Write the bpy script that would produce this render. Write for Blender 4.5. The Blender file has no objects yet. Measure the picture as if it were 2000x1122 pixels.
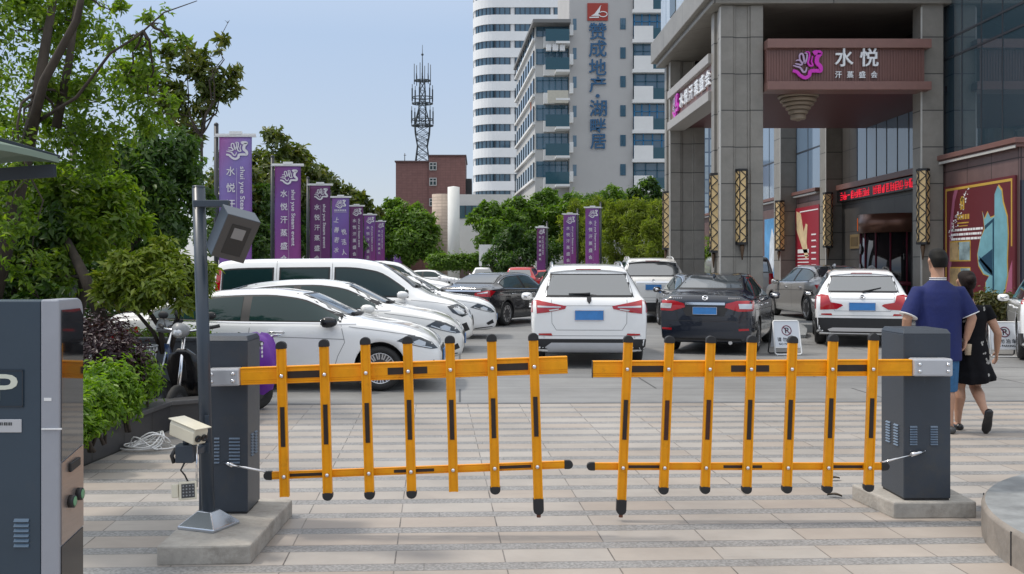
import bpy, bmesh, math, random
import numpy as np
from mathutils import Vector, Matrix
from mathutils.bvhtree import BVHTree
from mathutils.geometry import delaunay_2d_cdt

S = bpy.context.scene
COL = S.collection
R = math.radians
random.seed(7)
RNG = np.random.default_rng(11)

# ------------------------------------------------------------------ camera, sky, sun, exposure
F, CX, CY, HC = 2000.0, 940.0, 522.0, 1.6          # focal length and principal point of the photograph (px), eye height (m)
cd = bpy.data.cameras.new('camera')
cam = bpy.data.objects.new('camera', cd)
COL.objects.link(cam)
cam.location = (0, 0, HC)
cam.rotation_euler = (R(90), 0, 0)
cd.sensor_width = 36.0
cd.lens = 36.0 * F / 2000.0
cd.shift_x = (1000 - CX) / 2000.0
cd.shift_y = (CY - 561) / 2000.0
cd.clip_end = 3000
S.camera = cam

SUN_AZ, SUN_EL = R(-82), R(58)                     # azimuth from +Y, clockwise positive
w = bpy.data.worlds.new('World')
S.world = w
w.use_nodes = True
wn = w.node_tree.nodes
bg = wn['Background']
sky = wn.new('ShaderNodeTexSky')
sky.sky_type = 'NISHITA'
sky.sun_disc = False
sky.sun_elevation = SUN_EL
sky.sun_rotation = SUN_AZ
sky.air_density = 1.0
sky.dust_density = 0.6
sky.ozone_density = 2.2
hz = wn.new('ShaderNodeMix')                        # summer haze: the clear sky is bleached towards a pale blue
hz.data_type = 'RGBA'
hz.inputs[0].default_value = 0.72
gtc = wn.new('ShaderNodeTexCoord')                  # a bright veil: pale blue low down, whiter and brighter overhead
gsp = wn.new('ShaderNodeSeparateXYZ')
w.node_tree.links.new(gtc.outputs['Generated'], gsp.inputs[0])
veil = wn.new('ShaderNodeValToRGB')
veil.color_ramp.elements[0].position = 0.02
veil.color_ramp.elements[0].color = (.334, .345, .398, 1)
veil.color_ramp.elements[1].position = 0.75
veil.color_ramp.elements[1].color = (1.0, 1.0, .97, 1)
ve = veil.color_ramp.elements.new(0.22)
ve.color = (.303, .366, .468, 1)
w.node_tree.links.new(gsp.outputs[2], veil.inputs[0])
vm = wn.new('ShaderNodeVectorMath')
vm.operation = 'SCALE'
vm.inputs['Scale'].default_value = 10.0
w.node_tree.links.new(veil.outputs[0], vm.inputs[0])
w.node_tree.links.new(vm.outputs[0], hz.inputs[7])
w.node_tree.links.new(sky.outputs[0], hz.inputs[6])
w.node_tree.links.new(hz.outputs[2], bg.inputs[0])
bg.inputs[1].default_value = 0.135
sd = bpy.data.lights.new('sun', 'SUN')
sd.energy = 2.0
sd.angle = R(6)
sd.color = (1.0, 0.93, 0.83)
sun = bpy.data.objects.new('sun', sd)
COL.objects.link(sun)
sdir = Vector((math.sin(SUN_AZ) * math.cos(SUN_EL), math.cos(SUN_AZ) * math.cos(SUN_EL), math.sin(SUN_EL)))
sun.rotation_euler = sdir.to_track_quat('Z', 'Y').to_euler()
sun.location = (0, 0, 60)
S.view_settings.view_transform = 'Standard'
S.view_settings.look = 'None'
S.view_settings.exposure = 0.30
S.view_settings.gamma = 1.0


# ------------------------------------------------------------------ points, objects
def P(px, py, Y):
    return Vector(((px - CX) * Y / F, Y, HC + (CY - py) * Y / F))


def PX(px, Y):
    return (px - CX) * Y / F


def PZ(py, Y):
    return HC + (CY - py) * Y / F


def GY(py, z=0.0):
    return (HC - z) * F / (py - CY)


def tag(o, label=None, cat=None, group=None, kind=None):
    if label: o['label'] = label
    if cat: o['category'] = cat
    if group: o['group'] = group
    if kind: o['kind'] = kind
    return o


def thing(name, label, cat, loc=(0, 0, 0), rz=0.0, group=None):
    o = bpy.data.objects.new(name, None)
    COL.objects.link(o)
    o.empty_display_size = 0.2
    o.location = loc
    o.rotation_euler = (0, 0, rz)
    return tag(o, label, cat, group)


def link(name, me, parent=None, label=None):
    o = bpy.data.objects.new(name, me)
    COL.objects.link(o)
    if parent: o.parent = parent
    if label: o['label'] = label
    return o


def copy_tree(o, parent=None):
    c = o.copy()
    COL.objects.link(c)
    if parent: c.parent = parent
    for ch in list(o.children):
        copy_tree(ch, c)
    return c


# ------------------------------------------------------------------ materials
MATS = {}


def mat(name, col=(.5, .5, .5), rough=.5, metal=0., var=.0, scale=6., bump=0., bscale=40., coat=0., ior=1.5, spec=.5, emit=0., stretch=None, coatrough=.03):
    if name in MATS: return MATS[name]
    m = bpy.data.materials.new(name)
    m.use_nodes = True
    nt = m.node_tree
    b = nt.nodes['Principled BSDF']
    b.inputs['Base Color'].default_value = (*col, 1)
    b.inputs['Roughness'].default_value = rough
    b.inputs['Metallic'].default_value = metal
    b.inputs['Coat Weight'].default_value = coat
    b.inputs['Coat Roughness'].default_value = coatrough
    b.inputs['IOR'].default_value = ior
    b.inputs['Specular IOR Level'].default_value = spec
    if emit:
        b.inputs['Emission Color'].default_value = (*col, 1)
        b.inputs['Emission Strength'].default_value = emit
    if var or bump:
        tc = nt.nodes.new('ShaderNodeTexCoord')
        src = tc.outputs['Object']
        if stretch:
            mp = nt.nodes.new('ShaderNodeMapping')
            mp.inputs['Scale'].default_value = stretch
            nt.links.new(src, mp.inputs[0])
            src = mp.outputs[0]
    if var:
        n = nt.nodes.new('ShaderNodeTexNoise')
        n.inputs['Scale'].default_value = scale
        n.inputs['Detail'].default_value = 6
        n.inputs['Roughness'].default_value = .65
        nt.links.new(src, n.inputs['Vector'])
        r = nt.nodes.new('ShaderNodeMapRange')
        r.inputs[1].default_value = .3
        r.inputs[2].default_value = .7
        r.inputs[3].default_value = 1 - var
        r.inputs[4].default_value = 1 + var
        nt.links.new(n.outputs[0], r.inputs[0])
        x = nt.nodes.new('ShaderNodeMix')
        x.data_type = 'RGBA'
        x.blend_type = 'MULTIPLY'
        x.inputs[0].default_value = 1
        x.inputs[6].default_value = (*col, 1)
        nt.links.new(r.outputs[0], x.inputs[7])
        nt.links.new(x.outputs[2], b.inputs['Base Color'])
        rr = nt.nodes.new('ShaderNodeMapRange')
        rr.inputs[3].default_value = max(0.02, rough - var * .4)
        rr.inputs[4].default_value = min(1, rough + var * .4)
        nt.links.new(n.outputs[0], rr.inputs[0])
        nt.links.new(rr.outputs[0], b.inputs['Roughness'])
    if bump:
        n2 = nt.nodes.new('ShaderNodeTexNoise')
        n2.inputs['Scale'].default_value = bscale
        n2.inputs['Detail'].default_value = 4
        nt.links.new(src, n2.inputs['Vector'])
        bp = nt.nodes.new('ShaderNodeBump')
        bp.inputs['Strength'].default_value = bump
        bp.inputs['Distance'].default_value = .01
        nt.links.new(n2.outputs[0], bp.inputs['Height'])
        nt.links.new(bp.outputs[0], b.inputs['Normal'])
    MATS[name] = m
    return m


def nd(nt, t, **kw):
    n = nt.nodes.new(t)
    for k, v in kw.items():
        if k.startswith('i_'):
            n.inputs[k[2:].replace('_', ' ')].default_value = v
        else:
            setattr(n, k, v)
    return n


def mix_rgb(nt, fac, a, b, mode='MIX'):
    x = nt.nodes.new('ShaderNodeMix')
    x.data_type = 'RGBA'
    x.blend_type = mode
    for s, v in ((0, fac), (6, a), (7, b)):
        if hasattr(v, 'node'):
            nt.links.new(v, x.inputs[s])
        else:
            x.inputs[s].default_value = v if s == 0 else (*v, 1)
    return x.outputs[2]


def math_n(nt, op, a, b=0.0, c=0.0):
    n = nt.nodes.new('ShaderNodeMath')
    n.operation = op
    for i, v in enumerate((a, b, c)):
        if hasattr(v, 'node'):
            nt.links.new(v, n.inputs[i])
        else:
            n.inputs[i].default_value = v
    return n.outputs[0]


def leaf_mat(name, c1, c2, c3, trans=.35, rough=.42):
    """a leaf: colour varies from leaf to leaf and in larger patches, some light passes through"""
    if name in MATS: return MATS[name]
    m = bpy.data.materials.new(name)
    m.use_nodes = True
    nt = m.node_tree
    nt.nodes.clear()
    geo = nd(nt, 'ShaderNodeNewGeometry')
    tc = nd(nt, 'ShaderNodeTexCoord')
    no = nd(nt, 'ShaderNodeTexNoise', i_Scale=1.3, i_Detail=3.)
    nt.links.new(tc.outputs['Object'], no.inputs['Vector'])
    ramp = nd(nt, 'ShaderNodeValToRGB')
    cr = ramp.color_ramp
    cr.elements[0].color = (*c1, 1)
    cr.elements[1].color = (*c3, 1)
    e = cr.elements.new(.5)
    e.color = (*c2, 1)
    f = math_n(nt, 'MULTIPLY_ADD', geo.outputs['Random Per Island'], .6, 0.)
    f2 = math_n(nt, 'MULTIPLY_ADD', no.outputs[0], .9, -.25)
    f3 = math_n(nt, 'ADD', f, f2)
    nt.links.new(f3, ramp.inputs[0])
    p = nd(nt, 'ShaderNodeBsdfPrincipled', i_Roughness=rough)
    nt.links.new(ramp.outputs[0], p.inputs['Base Color'])
    t = nd(nt, 'ShaderNodeBsdfTranslucent')
    tcol = mix_rgb(nt, 1.0, ramp.outputs[0], (1.5, 1.6, .55), 'MULTIPLY')
    nt.links.new(tcol, t.inputs[0])
    mx = nd(nt, 'ShaderNodeMixShader')
    mx.inputs[0].default_value = trans
    nt.links.new(p.outputs[0], mx.inputs[1])
    nt.links.new(t.outputs[0], mx.inputs[2])
    out = nd(nt, 'ShaderNodeOutputMaterial')
    nt.links.new(mx.outputs[0], out.inputs[0])
    MATS[name] = m
    return m


def panel_mat(name, col, joint, w_, h_, jw=.012, rough=.5, var=.12, bump=.25, axis='xz', offs=.0, spec=.4, ang=0., zoff=0.):
    """stone / metal cladding: panels of w x h metres with thin joints; axis picks the wall plane ('w' = any vertical wall)"""
    if name in MATS: return MATS[name]
    m = bpy.data.materials.new(name)
    m.use_nodes = True
    nt = m.node_tree
    b = nt.nodes['Principled BSDF']
    tc = nd(nt, 'ShaderNodeTexCoord')
    sp = nd(nt, 'ShaderNodeSeparateXYZ')
    nt.links.new(tc.outputs['Object'], sp.inputs[0])
    cb = nd(nt, 'ShaderNodeCombineXYZ')
    if axis == 'w':
        u = math_n(nt, 'ADD', sp.outputs[0], sp.outputs[1])
    elif axis == 'yz':
        u = sp.outputs[1]
    else:
        u = sp.outputs[0]
    nt.links.new(u, cb.inputs[0])
    v = sp.outputs[1] if axis == 'xy' else sp.outputs[2]
    if zoff: v = math_n(nt, 'ADD', v, zoff)
    nt.links.new(v, cb.inputs[1])
    vec = cb.outputs[0]
    if ang:
        mp = nd(nt, 'ShaderNodeMapping')
        mp.inputs['Rotation'].default_value = (0, 0, ang)
        nt.links.new(vec, mp.inputs[0])
        vec = mp.outputs[0]
    br = nd(nt, 'ShaderNodeTexBrick')
    br.offset = offs
    br.inputs['Scale'].default_value = 1.0
    br.inputs['Brick Width'].default_value = w_
    br.inputs['Row Height'].default_value = h_
    br.inputs['Mortar Size'].default_value = jw
    br.inputs['Mortar Smooth'].default_value = .1
    br.inputs['Color1'].default_value = (1 - var, 1 - var, 1 - var, 1)
    br.inputs['Color2'].default_value = (1 + var, 1 + var, 1 + var, 1)
    br.inputs['Mortar'].default_value = (1, 1, 1, 1)
    nt.links.new(vec, br.inputs[0])
    no = nd(nt, 'ShaderNodeTexNoise', i_Scale=2.2, i_Detail=8., i_Roughness=.7)
    nt.links.new(tc.outputs['Object'], no.inputs['Vector'])
    nr = nd(nt, 'ShaderNodeMapRange')
    nr.inputs[1].default_value, nr.inputs[2].default_value = .3, .7
    nr.inputs[3].default_value, nr.inputs[4].default_value = .84, 1.14
    nt.links.new(no.outputs[0], nr.inputs[0])
    c = mix_rgb(nt, 1., col, br.outputs[0], 'MULTIPLY')
    c = mix_rgb(nt, 1., c, nr.outputs[0], 'MULTIPLY')
    c = mix_rgb(nt, br.outputs[1], c, joint)
    nt.links.new(c, b.inputs['Base Color'])
    b.inputs['Roughness'].default_value = rough
    b.inputs['Specular IOR Level'].default_value = spec
    if bump:
        inv = math_n(nt, 'SUBTRACT', 1.0, br.outputs[1])
        bp = nd(nt, 'ShaderNodeBump', i_Strength=bump, i_Distance=.02)
        nt.links.new(inv, bp.inputs['Height'])
        nt.links.new(bp.outputs[0], b.inputs['Normal'])
    MATS[name] = m
    return m


def paving_mat(name, ang):
    """beige slabs 0.6 x 0.23 m between rough grey bands, joints, stains"""
    m = bpy.data.materials.new(name)
    m.use_nodes = True
    nt = m.node_tree
    b = nt.nodes['Principled BSDF']
    tc = nd(nt, 'ShaderNodeTexCoord')
    mp = nd(nt, 'ShaderNodeMapping')
    mp.inputs['Rotation'].default_value = (0, 0, -ang)
    nt.links.new(tc.outputs['Object'], mp.inputs[0])
    sp = nd(nt, 'ShaderNodeSeparateXYZ')
    nt.links.new(mp.outputs[0], sp.inputs[0])
    per = .385
    fy = math_n(nt, 'FRACT', math_n(nt, 'DIVIDE', math_n(nt, 'ADD', sp.outputs[1], 100.0 * per - .03), per))
    band = math_n(nt, 'LESS_THAN', fy, .34)
    edge = math_n(nt, 'MINIMUM', math_n(nt, 'ABSOLUTE', math_n(nt, 'SUBTRACT', fy, .34)), math_n(nt, 'MINIMUM', fy, math_n(nt, 'SUBTRACT', 1.0, fy)))
    jrow = math_n(nt, 'LESS_THAN', edge, .012)
    row = math_n(nt, 'FLOOR', math_n(nt, 'DIVIDE', math_n(nt, 'ADD', sp.outputs[1], 100.0 * per - .03), per))
    # joints across: shared by the beige rows, shifted from row to row in the grey bands
    sh = math_n(nt, 'MULTIPLY', band, math_n(nt, 'ADD', math_n(nt, 'MULTIPLY', math_n(nt, 'FRACT', math_n(nt, 'MULTIPLY', row, .618)), .6), .17))
    ux = math_n(nt, 'ADD', math_n(nt, 'ADD', sp.outputs[0], 60.0 + .22), sh)
    fx = math_n(nt, 'FRACT', math_n(nt, 'DIVIDE', ux, .6))
    ix = math_n(nt, 'FLOOR', math_n(nt, 'DIVIDE', ux, .6))
    jcol = math_n(nt, 'LESS_THAN', fx, .013)
    joint = math_n(nt, 'MAXIMUM', math_n(nt, 'MULTIPLY', jrow, .6), math_n(nt, 'MULTIPLY', jcol, math_n(nt, 'SUBTRACT', 1.0, math_n(nt, 'MULTIPLY', band, .6))))
    # per slab tone
    cb = nd(nt, 'ShaderNodeCombineXYZ')
    nt.links.new(ix, cb.inputs[0])
    nt.links.new(math_n(nt, 'ADD', math_n(nt, 'MULTIPLY', row, 2.0), band), cb.inputs[1])
    wh = nd(nt, 'ShaderNodeTexWhiteNoise', noise_dimensions='2D')
    nt.links.new(cb.outputs[0], wh.inputs['Vector'])
    tone = nd(nt, 'ShaderNodeMapRange')
    tone.inputs[3].default_value, tone.inputs[4].default_value = .93, 1.04
    nt.links.new(wh.outputs[0], tone.inputs[0])
    beige = mix_rgb(nt, wh.outputs[0], (.375, .325, .283), (.355, .33, .305))
    n1 = nd(nt, 'ShaderNodeTexNoise', i_Scale=60., i_Detail=4.)
    nt.links.new(tc.outputs['Object'], n1.inputs['Vector'])
    sp1 = nd(nt, 'ShaderNodeMapRange')
    sp1.inputs[1].default_value, sp1.inputs[2].default_value = .35, .65
    sp1.inputs[3].default_value, sp1.inputs[4].default_value = .7, 1.3
    nt.links.new(n1.outputs[0], sp1.inputs[0])
    grey = mix_rgb(nt, 1., (.245, .242, .24), sp1.outputs[0], 'MULTIPLY')
    c = mix_rgb(nt, band, beige, grey)
    c = mix_rgb(nt, 1., c, tone.outputs[0], 'MULTIPLY')
    n2 = nd(nt, 'ShaderNodeTexNoise', i_Scale=.55, i_Detail=8., i_Roughness=.7)
    nt.links.new(tc.outputs['Object'], n2.inputs['Vector'])
    st = nd(nt, 'ShaderNodeMapRange')
    st.inputs[1].default_value, st.inputs[2].default_value = .3, .7
    st.inputs[3].default_value, st.inputs[4].default_value = .74, 1.14
    nt.links.new(n2.outputs[0], st.inputs[0])
    c = mix_rgb(nt, 1., c, st.outputs[0], 'MULTIPLY')
    mp2 = nd(nt, 'ShaderNodeMapping')
    mp2.inputs['Scale'].default_value = (.8, 6.0, 1)
    nt.links.new(tc.outputs['Object'], mp2.inputs[0])
    n3 = nd(nt, 'ShaderNodeTexNoise', i_Scale=1.5, i_Detail=6., i_Roughness=.75)
    nt.links.new(mp2.outputs[0], n3.inputs['Vector'])
    dirt = nd(nt, 'ShaderNodeMapRange')
    dirt.inputs[1].default_value, dirt.inputs[2].default_value = .56, .75
    dirt.inputs[4].default_value = .42
    nt.links.new(n3.outputs[0], dirt.inputs[0])
    c = mix_rgb(nt, dirt.outputs[0], c, (.2, .18, .165))
    n4 = nd(nt, 'ShaderNodeTexNoise', i_Scale=3.4, i_Detail=7., i_Roughness=.8)      # spots: gum, oil drips, worn corners
    nt.links.new(tc.outputs['Object'], n4.inputs['Vector'])
    spot = nd(nt, 'ShaderNodeMapRange')
    spot.inputs[1].default_value, spot.inputs[2].default_value = .66, .72
    spot.inputs[4].default_value = .5
    nt.links.new(n4.outputs[0], spot.inputs[0])
    c = mix_rgb(nt, spot.outputs[0], c, (.12, .105, .095))
    nj = nd(nt, 'ShaderNodeMapRange')
    nj.inputs[1].default_value, nj.inputs[2].default_value = .35, .6
    nj.inputs[3].default_value, nj.inputs[4].default_value = .35, .95
    nt.links.new(n4.outputs[0], nj.inputs[0])
    c = mix_rgb(nt, math_n(nt, 'MULTIPLY', joint, nj.outputs[0]), c, (.06, .052, .048))
    nt.links.new(c, b.inputs['Base Color'])
    rg = nd(nt, 'ShaderNodeMapRange')
    rg.inputs[3].default_value, rg.inputs[4].default_value = .42, .68
    nt.links.new(n2.outputs[0], rg.inputs[0])
    nt.links.new(rg.outputs[0], b.inputs['Roughness'])
    bp = nd(nt, 'ShaderNodeBump', i_Strength=.35, i_Distance=.006)
    hgt = math_n(nt, 'ADD', math_n(nt, 'MULTIPLY', n1.outputs[0], math_n(nt, 'MULTIPLY', band, .6)), math_n(nt, 'MULTIPLY', joint, -1.0))
    nt.links.new(hgt, bp.inputs['Height'])
    nt.links.new(bp.outputs[0], b.inputs['Normal'])
    MATS[name] = m
    return m


def asphalt_mat(name, ang):
    """grey stone forecourt with long thin joints and tyre stains"""
    m = bpy.data.materials.new(name)
    m.use_nodes = True
    nt = m.node_tree
    b = nt.nodes['Principled BSDF']
    tc = nd(nt, 'ShaderNodeTexCoord')
    mp = nd(nt, 'ShaderNodeMapping')
    mp.inputs['Rotation'].default_value = (0, 0, -ang)
    nt.links.new(tc.outputs['Object'], mp.inputs[0])
    br = nd(nt, 'ShaderNodeTexBrick')
    br.offset = .5
    br.inputs['Scale'].default_value = 1.
    br.inputs['Brick Width'].default_value = 5.2
    br.inputs['Row Height'].default_value = 1.35
    br.inputs['Mortar Size'].default_value = .016
    br.inputs['Mortar Smooth'].default_value = .2
    br.inputs['Color1'].default_value = (.215, .215, .215, 1)
    br.inputs['Color2'].default_value = (.25, .248, .243, 1)
    br.inputs['Mortar'].default_value = (.07, .07, .07, 1)
    nt.links.new(mp.outputs[0], br.inputs[0])
    n = nd(nt, 'ShaderNodeTexNoise', i_Scale=.8, i_Detail=9., i_Roughness=.72)
    nt.links.new(tc.outputs['Object'], n.inputs['Vector'])
    r1 = nd(nt, 'ShaderNodeMapRange')
    r1.inputs[1].default_value, r1.inputs[2].default_value = .3, .7
    r1.inputs[3].default_value, r1.inputs[4].default_value = .8, 1.18
    nt.links.new(n.outputs[0], r1.inputs[0])
    mp2 = nd(nt, 'ShaderNodeMapping')
    mp2.inputs['Scale'].default_value = (.35, 3.2, 1)
    mp2.inputs['Rotation'].default_value = (0, 0, .12)
    nt.links.new(tc.outputs['Object'], mp2.inputs[0])
    n2 = nd(nt, 'ShaderNodeTexNoise', i_Scale=1.1, i_Detail=6., i_Roughness=.7)
    nt.links.new(mp2.outputs[0], n2.inputs['Vector'])
    r2 = nd(nt, 'ShaderNodeMapRange')
    r2.inputs[1].default_value, r2.inputs[2].default_value = .35, .7
    r2.inputs[3].default_value, r2.inputs[4].default_value = 1.08, .82
    nt.links.new(n2.outputs[0], r2.inputs[0])
    c = mix_rgb(nt, 1., br.outputs[0], r1.outputs[0], 'MULTIPLY')
    c = mix_rgb(nt, 1., c, r2.outputs[0], 'MULTIPLY')
    nt.links.new(c, b.inputs['Base Color'])
    b.inputs['Roughness'].default_value = .5
    MATS[name] = m
    return m


def worn(m, grime=(.05, .04, .03), amount=.35, scuff=(.5, .45, .38), sc=5., lim=.58):
    nt = m.node_tree
    b = nt.nodes['Principled BSDF']
    src = b.inputs['Base Color'].links[0].from_socket
    tc = nd(nt, 'ShaderNodeTexCoord')
    n = nd(nt, 'ShaderNodeTexNoise', i_Scale=sc, i_Detail=9., i_Roughness=.78)
    nt.links.new(tc.outputs['Object'], n.inputs['Vector'])
    r = nd(nt, 'ShaderNodeMapRange')
    r.inputs[1].default_value, r.inputs[2].default_value = lim, lim + .16
    r.inputs[4].default_value = amount
    nt.links.new(n.outputs[0], r.inputs[0])
    c = mix_rgb(nt, r.outputs[0], src, grime)
    mp = nd(nt, 'ShaderNodeMapping')
    mp.inputs['Scale'].default_value = (30, 30, 2.5)
    nt.links.new(tc.outputs['Object'], mp.inputs[0])
    n2 = nd(nt, 'ShaderNodeTexNoise', i_Scale=1.6, i_Detail=5., i_Roughness=.7)
    nt.links.new(mp.outputs[0], n2.inputs['Vector'])
    r2 = nd(nt, 'ShaderNodeMapRange')
    r2.inputs[1].default_value, r2.inputs[2].default_value = .66, .74
    r2.inputs[4].default_value = .4
    nt.links.new(n2.outputs[0], r2.inputs[0])
    c = mix_rgb(nt, r2.outputs[0], c, scuff)
    nt.links.new(c, b.inputs['Base Color'])
    return m


M = {}
M['yellow'] = mat('yellow_enamel', (.82, .335, .004), .42, var=.10, scale=9, spec=.3, bump=.05, bscale=120)
worn(M['yellow'], (.24, .11, .02), .5, (.62, .40, .12), 7.)
M['black'] = mat('black_rubber', (.018, .018, .02), .55, var=.2, scale=20)
M['blackgloss'] = mat('black_gloss', (.012, .012, .014), .2)
M['tape'] = mat('black_tape', (.022, .012, .008), .45, var=.3, scale=14)
M['cabinet'] = mat('slate_blue_powder_coat', (.038, .048, .064), .42, var=.12, scale=3, bump=.12, bscale=260)
M['cabinet2'] = mat('slate_blue_steel', (.04, .054, .074), .35, var=.12, scale=3)
M['kiosk'] = mat('kiosk_blue_paint', (.034, .056, .082), .33, var=.1, scale=2)
worn(M['cabinet'], (.075, .07, .062), .5, (.11, .125, .15), 4., .54)
worn(M['kiosk'], (.07, .07, .068), .3, (.09, .12, .15), 4., .56)
M['silver'] = mat('silver_paint', (.5, .51, .54), .33, metal=.35, var=.05, scale=5)
M['chrome'] = mat('chrome', (.75, .75, .77), .12, metal=1.)
M['steel'] = mat('brushed_steel', (.42, .36, .33), .34, metal=.8, var=.08, scale=8, stretch=(1, 1, 14))
M['concrete'] = mat('rough_concrete', (.345, .325, .295), .85, var=.28, scale=5, bump=.5, bscale=35)
worn(M['concrete'], (.15, .13, .11), .55, (.42, .40, .37), 3.2, .52)
M['granite'] = mat('grey_granite', (.24, .25, .255), .55, var=.3, scale=5, bump=.15)
M['cream'] = mat('cream_plastic', (.66, .62, .5), .38, var=.06, scale=6)
M['darkgrey'] = mat('dark_grey_plastic', (.05, .052, .055), .45, var=.1)
M['glass'] = mat('dark_window_glass', (.010, .030, .032), .04, ior=1.5, spec=.5)
M['rearglass'] = mat('rear_window_glass', (.035, .045, .055), .05, ior=2.3, spec=.8)
M['fargls'] = mat('blue_tinted_glass', (.06, .13, .19), .06, ior=1.7, spec=.7)
M['tyre'] = mat('tyre_rubber', (.02, .02, .02), .75, var=.15, scale=12)
M['rim'] = mat('alloy_rim', (.6, .6, .62), .25, metal=.9)
M['rimdark'] = mat('dark_rim_metal', (.06, .06, .065), .4, metal=.5)  # dark metal of the inner rim and the scooter hubs
M['white'] = mat('white_car_paint', (.88, .885, .89), .3, coat=1., var=.02, scale=2)
M['pearl'] = mat('pearl_car_paint', (.84, .835, .81), .3, coat=1., var=.02, scale=2)
M['navy'] = mat('navy_car_paint', (.008, .013, .026), .25, coat=1.)
M['blackpaint'] = mat('black_car_paint', (.008, .009, .014), .25, coat=1.)
M['greypaint'] = mat('grey_car_paint', (.42, .405, .39), .3, metal=.35, coat=1.)
M['redpaint'] = mat('red_car_paint', (.5, .01, .015), .3, coat=1.)
M['trim'] = mat('black_car_trim', (.016, .016, .018), .5, var=.15, scale=10)
M['seam'] = mat('panel_gap', (.03, .03, .032), .7)
M['seamgrey'] = mat('panel_gap_grey', (.28, .28, .29), .6)
M['red'] = mat('red_lamp_glass', (.42, .004, .012), .1, coat=1.)
M['lampwhite'] = mat('clear_lamp_glass', (.62, .64, .66), .1, coat=1., metal=.3)
M['lampdark'] = mat('dark_lamp_glass', (.035, .04, .045), .07, coat=1.)
M['plate'] = mat('blue_number_plate', (.05, .22, .55), .4, var=.12, scale=7)
M['skin'] = mat('skin', (.45, .25, .165), .5, var=.08, scale=9)
M['hair'] = mat('black_hair', (.008, .007, .006), .6, spec=.2, var=.4, scale=60, bump=.5, bscale=160)
M['polo'] = mat('navy_polo_cotton', (.007, .015, .105), .8, var=.14, scale=7, bump=.35, bscale=26)
M['denim'] = mat('blue_denim', (.03, .12, .26), .8, var=.2, scale=30)
M['cotton'] = mat('white_cotton', (.72, .72, .72), .8)
M['bark'] = mat('tree_bark', (.055, .043, .034), .9, var=.35, scale=14, bump=.8, bscale=30, stretch=(1, 1, .3))
M['gold'] = mat('gold_lamp_panel', (.72, .52, .25), .45, var=.06, scale=3)
M['goldtrim'] = mat('gold_foil', (.72, .46, .08), .35, metal=.4)
M['white_paint'] = mat('white_paint', (.78, .78, .78), .5)
M['letter'] = mat('white_sign_letter', (.8, .82, .85), .35)
M['brown'] = mat('brown_metal_panel', (.18, .088, .074), .38, var=.08, scale=1.5)
M['maroon'] = mat('maroon_ceiling', (.10, .032, .034), .5, var=.1)
M['stone'] = panel_mat('grey_stone_cladding', (.245, .23, .205), (.06, .058, .055), 3.0, .93, .014, .42, .07, .3, 'w')
M['darkstone'] = panel_mat('dark_stone_cladding', (.075, .07, .066), (.02, .02, .02), 1.9, .93, .012, .4, .08, .2, 'w')
M['lightstone'] = mat('pale_stone_trim', (.5, .49, .46), .5, var=.08)
M['curtain'] = mat('blue_curtain_glass', (.03, .055, .075), .02, ior=2.3, spec=.8)
M['frame'] = mat('dark_window_frame', (.03, .035, .045), .4)
M['planter'] = panel_mat('dark_planter_tile', (.045, .045, .048), (.02, .02, .02), .62, .5, .012, .4, .1, .2, 'yz')
M['soil'] = mat('soil', (.045, .035, .025), .95, var=.3)
M['plasticgrey'] = mat('grey_plastic', (.25, .26, .27), .4)


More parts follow.
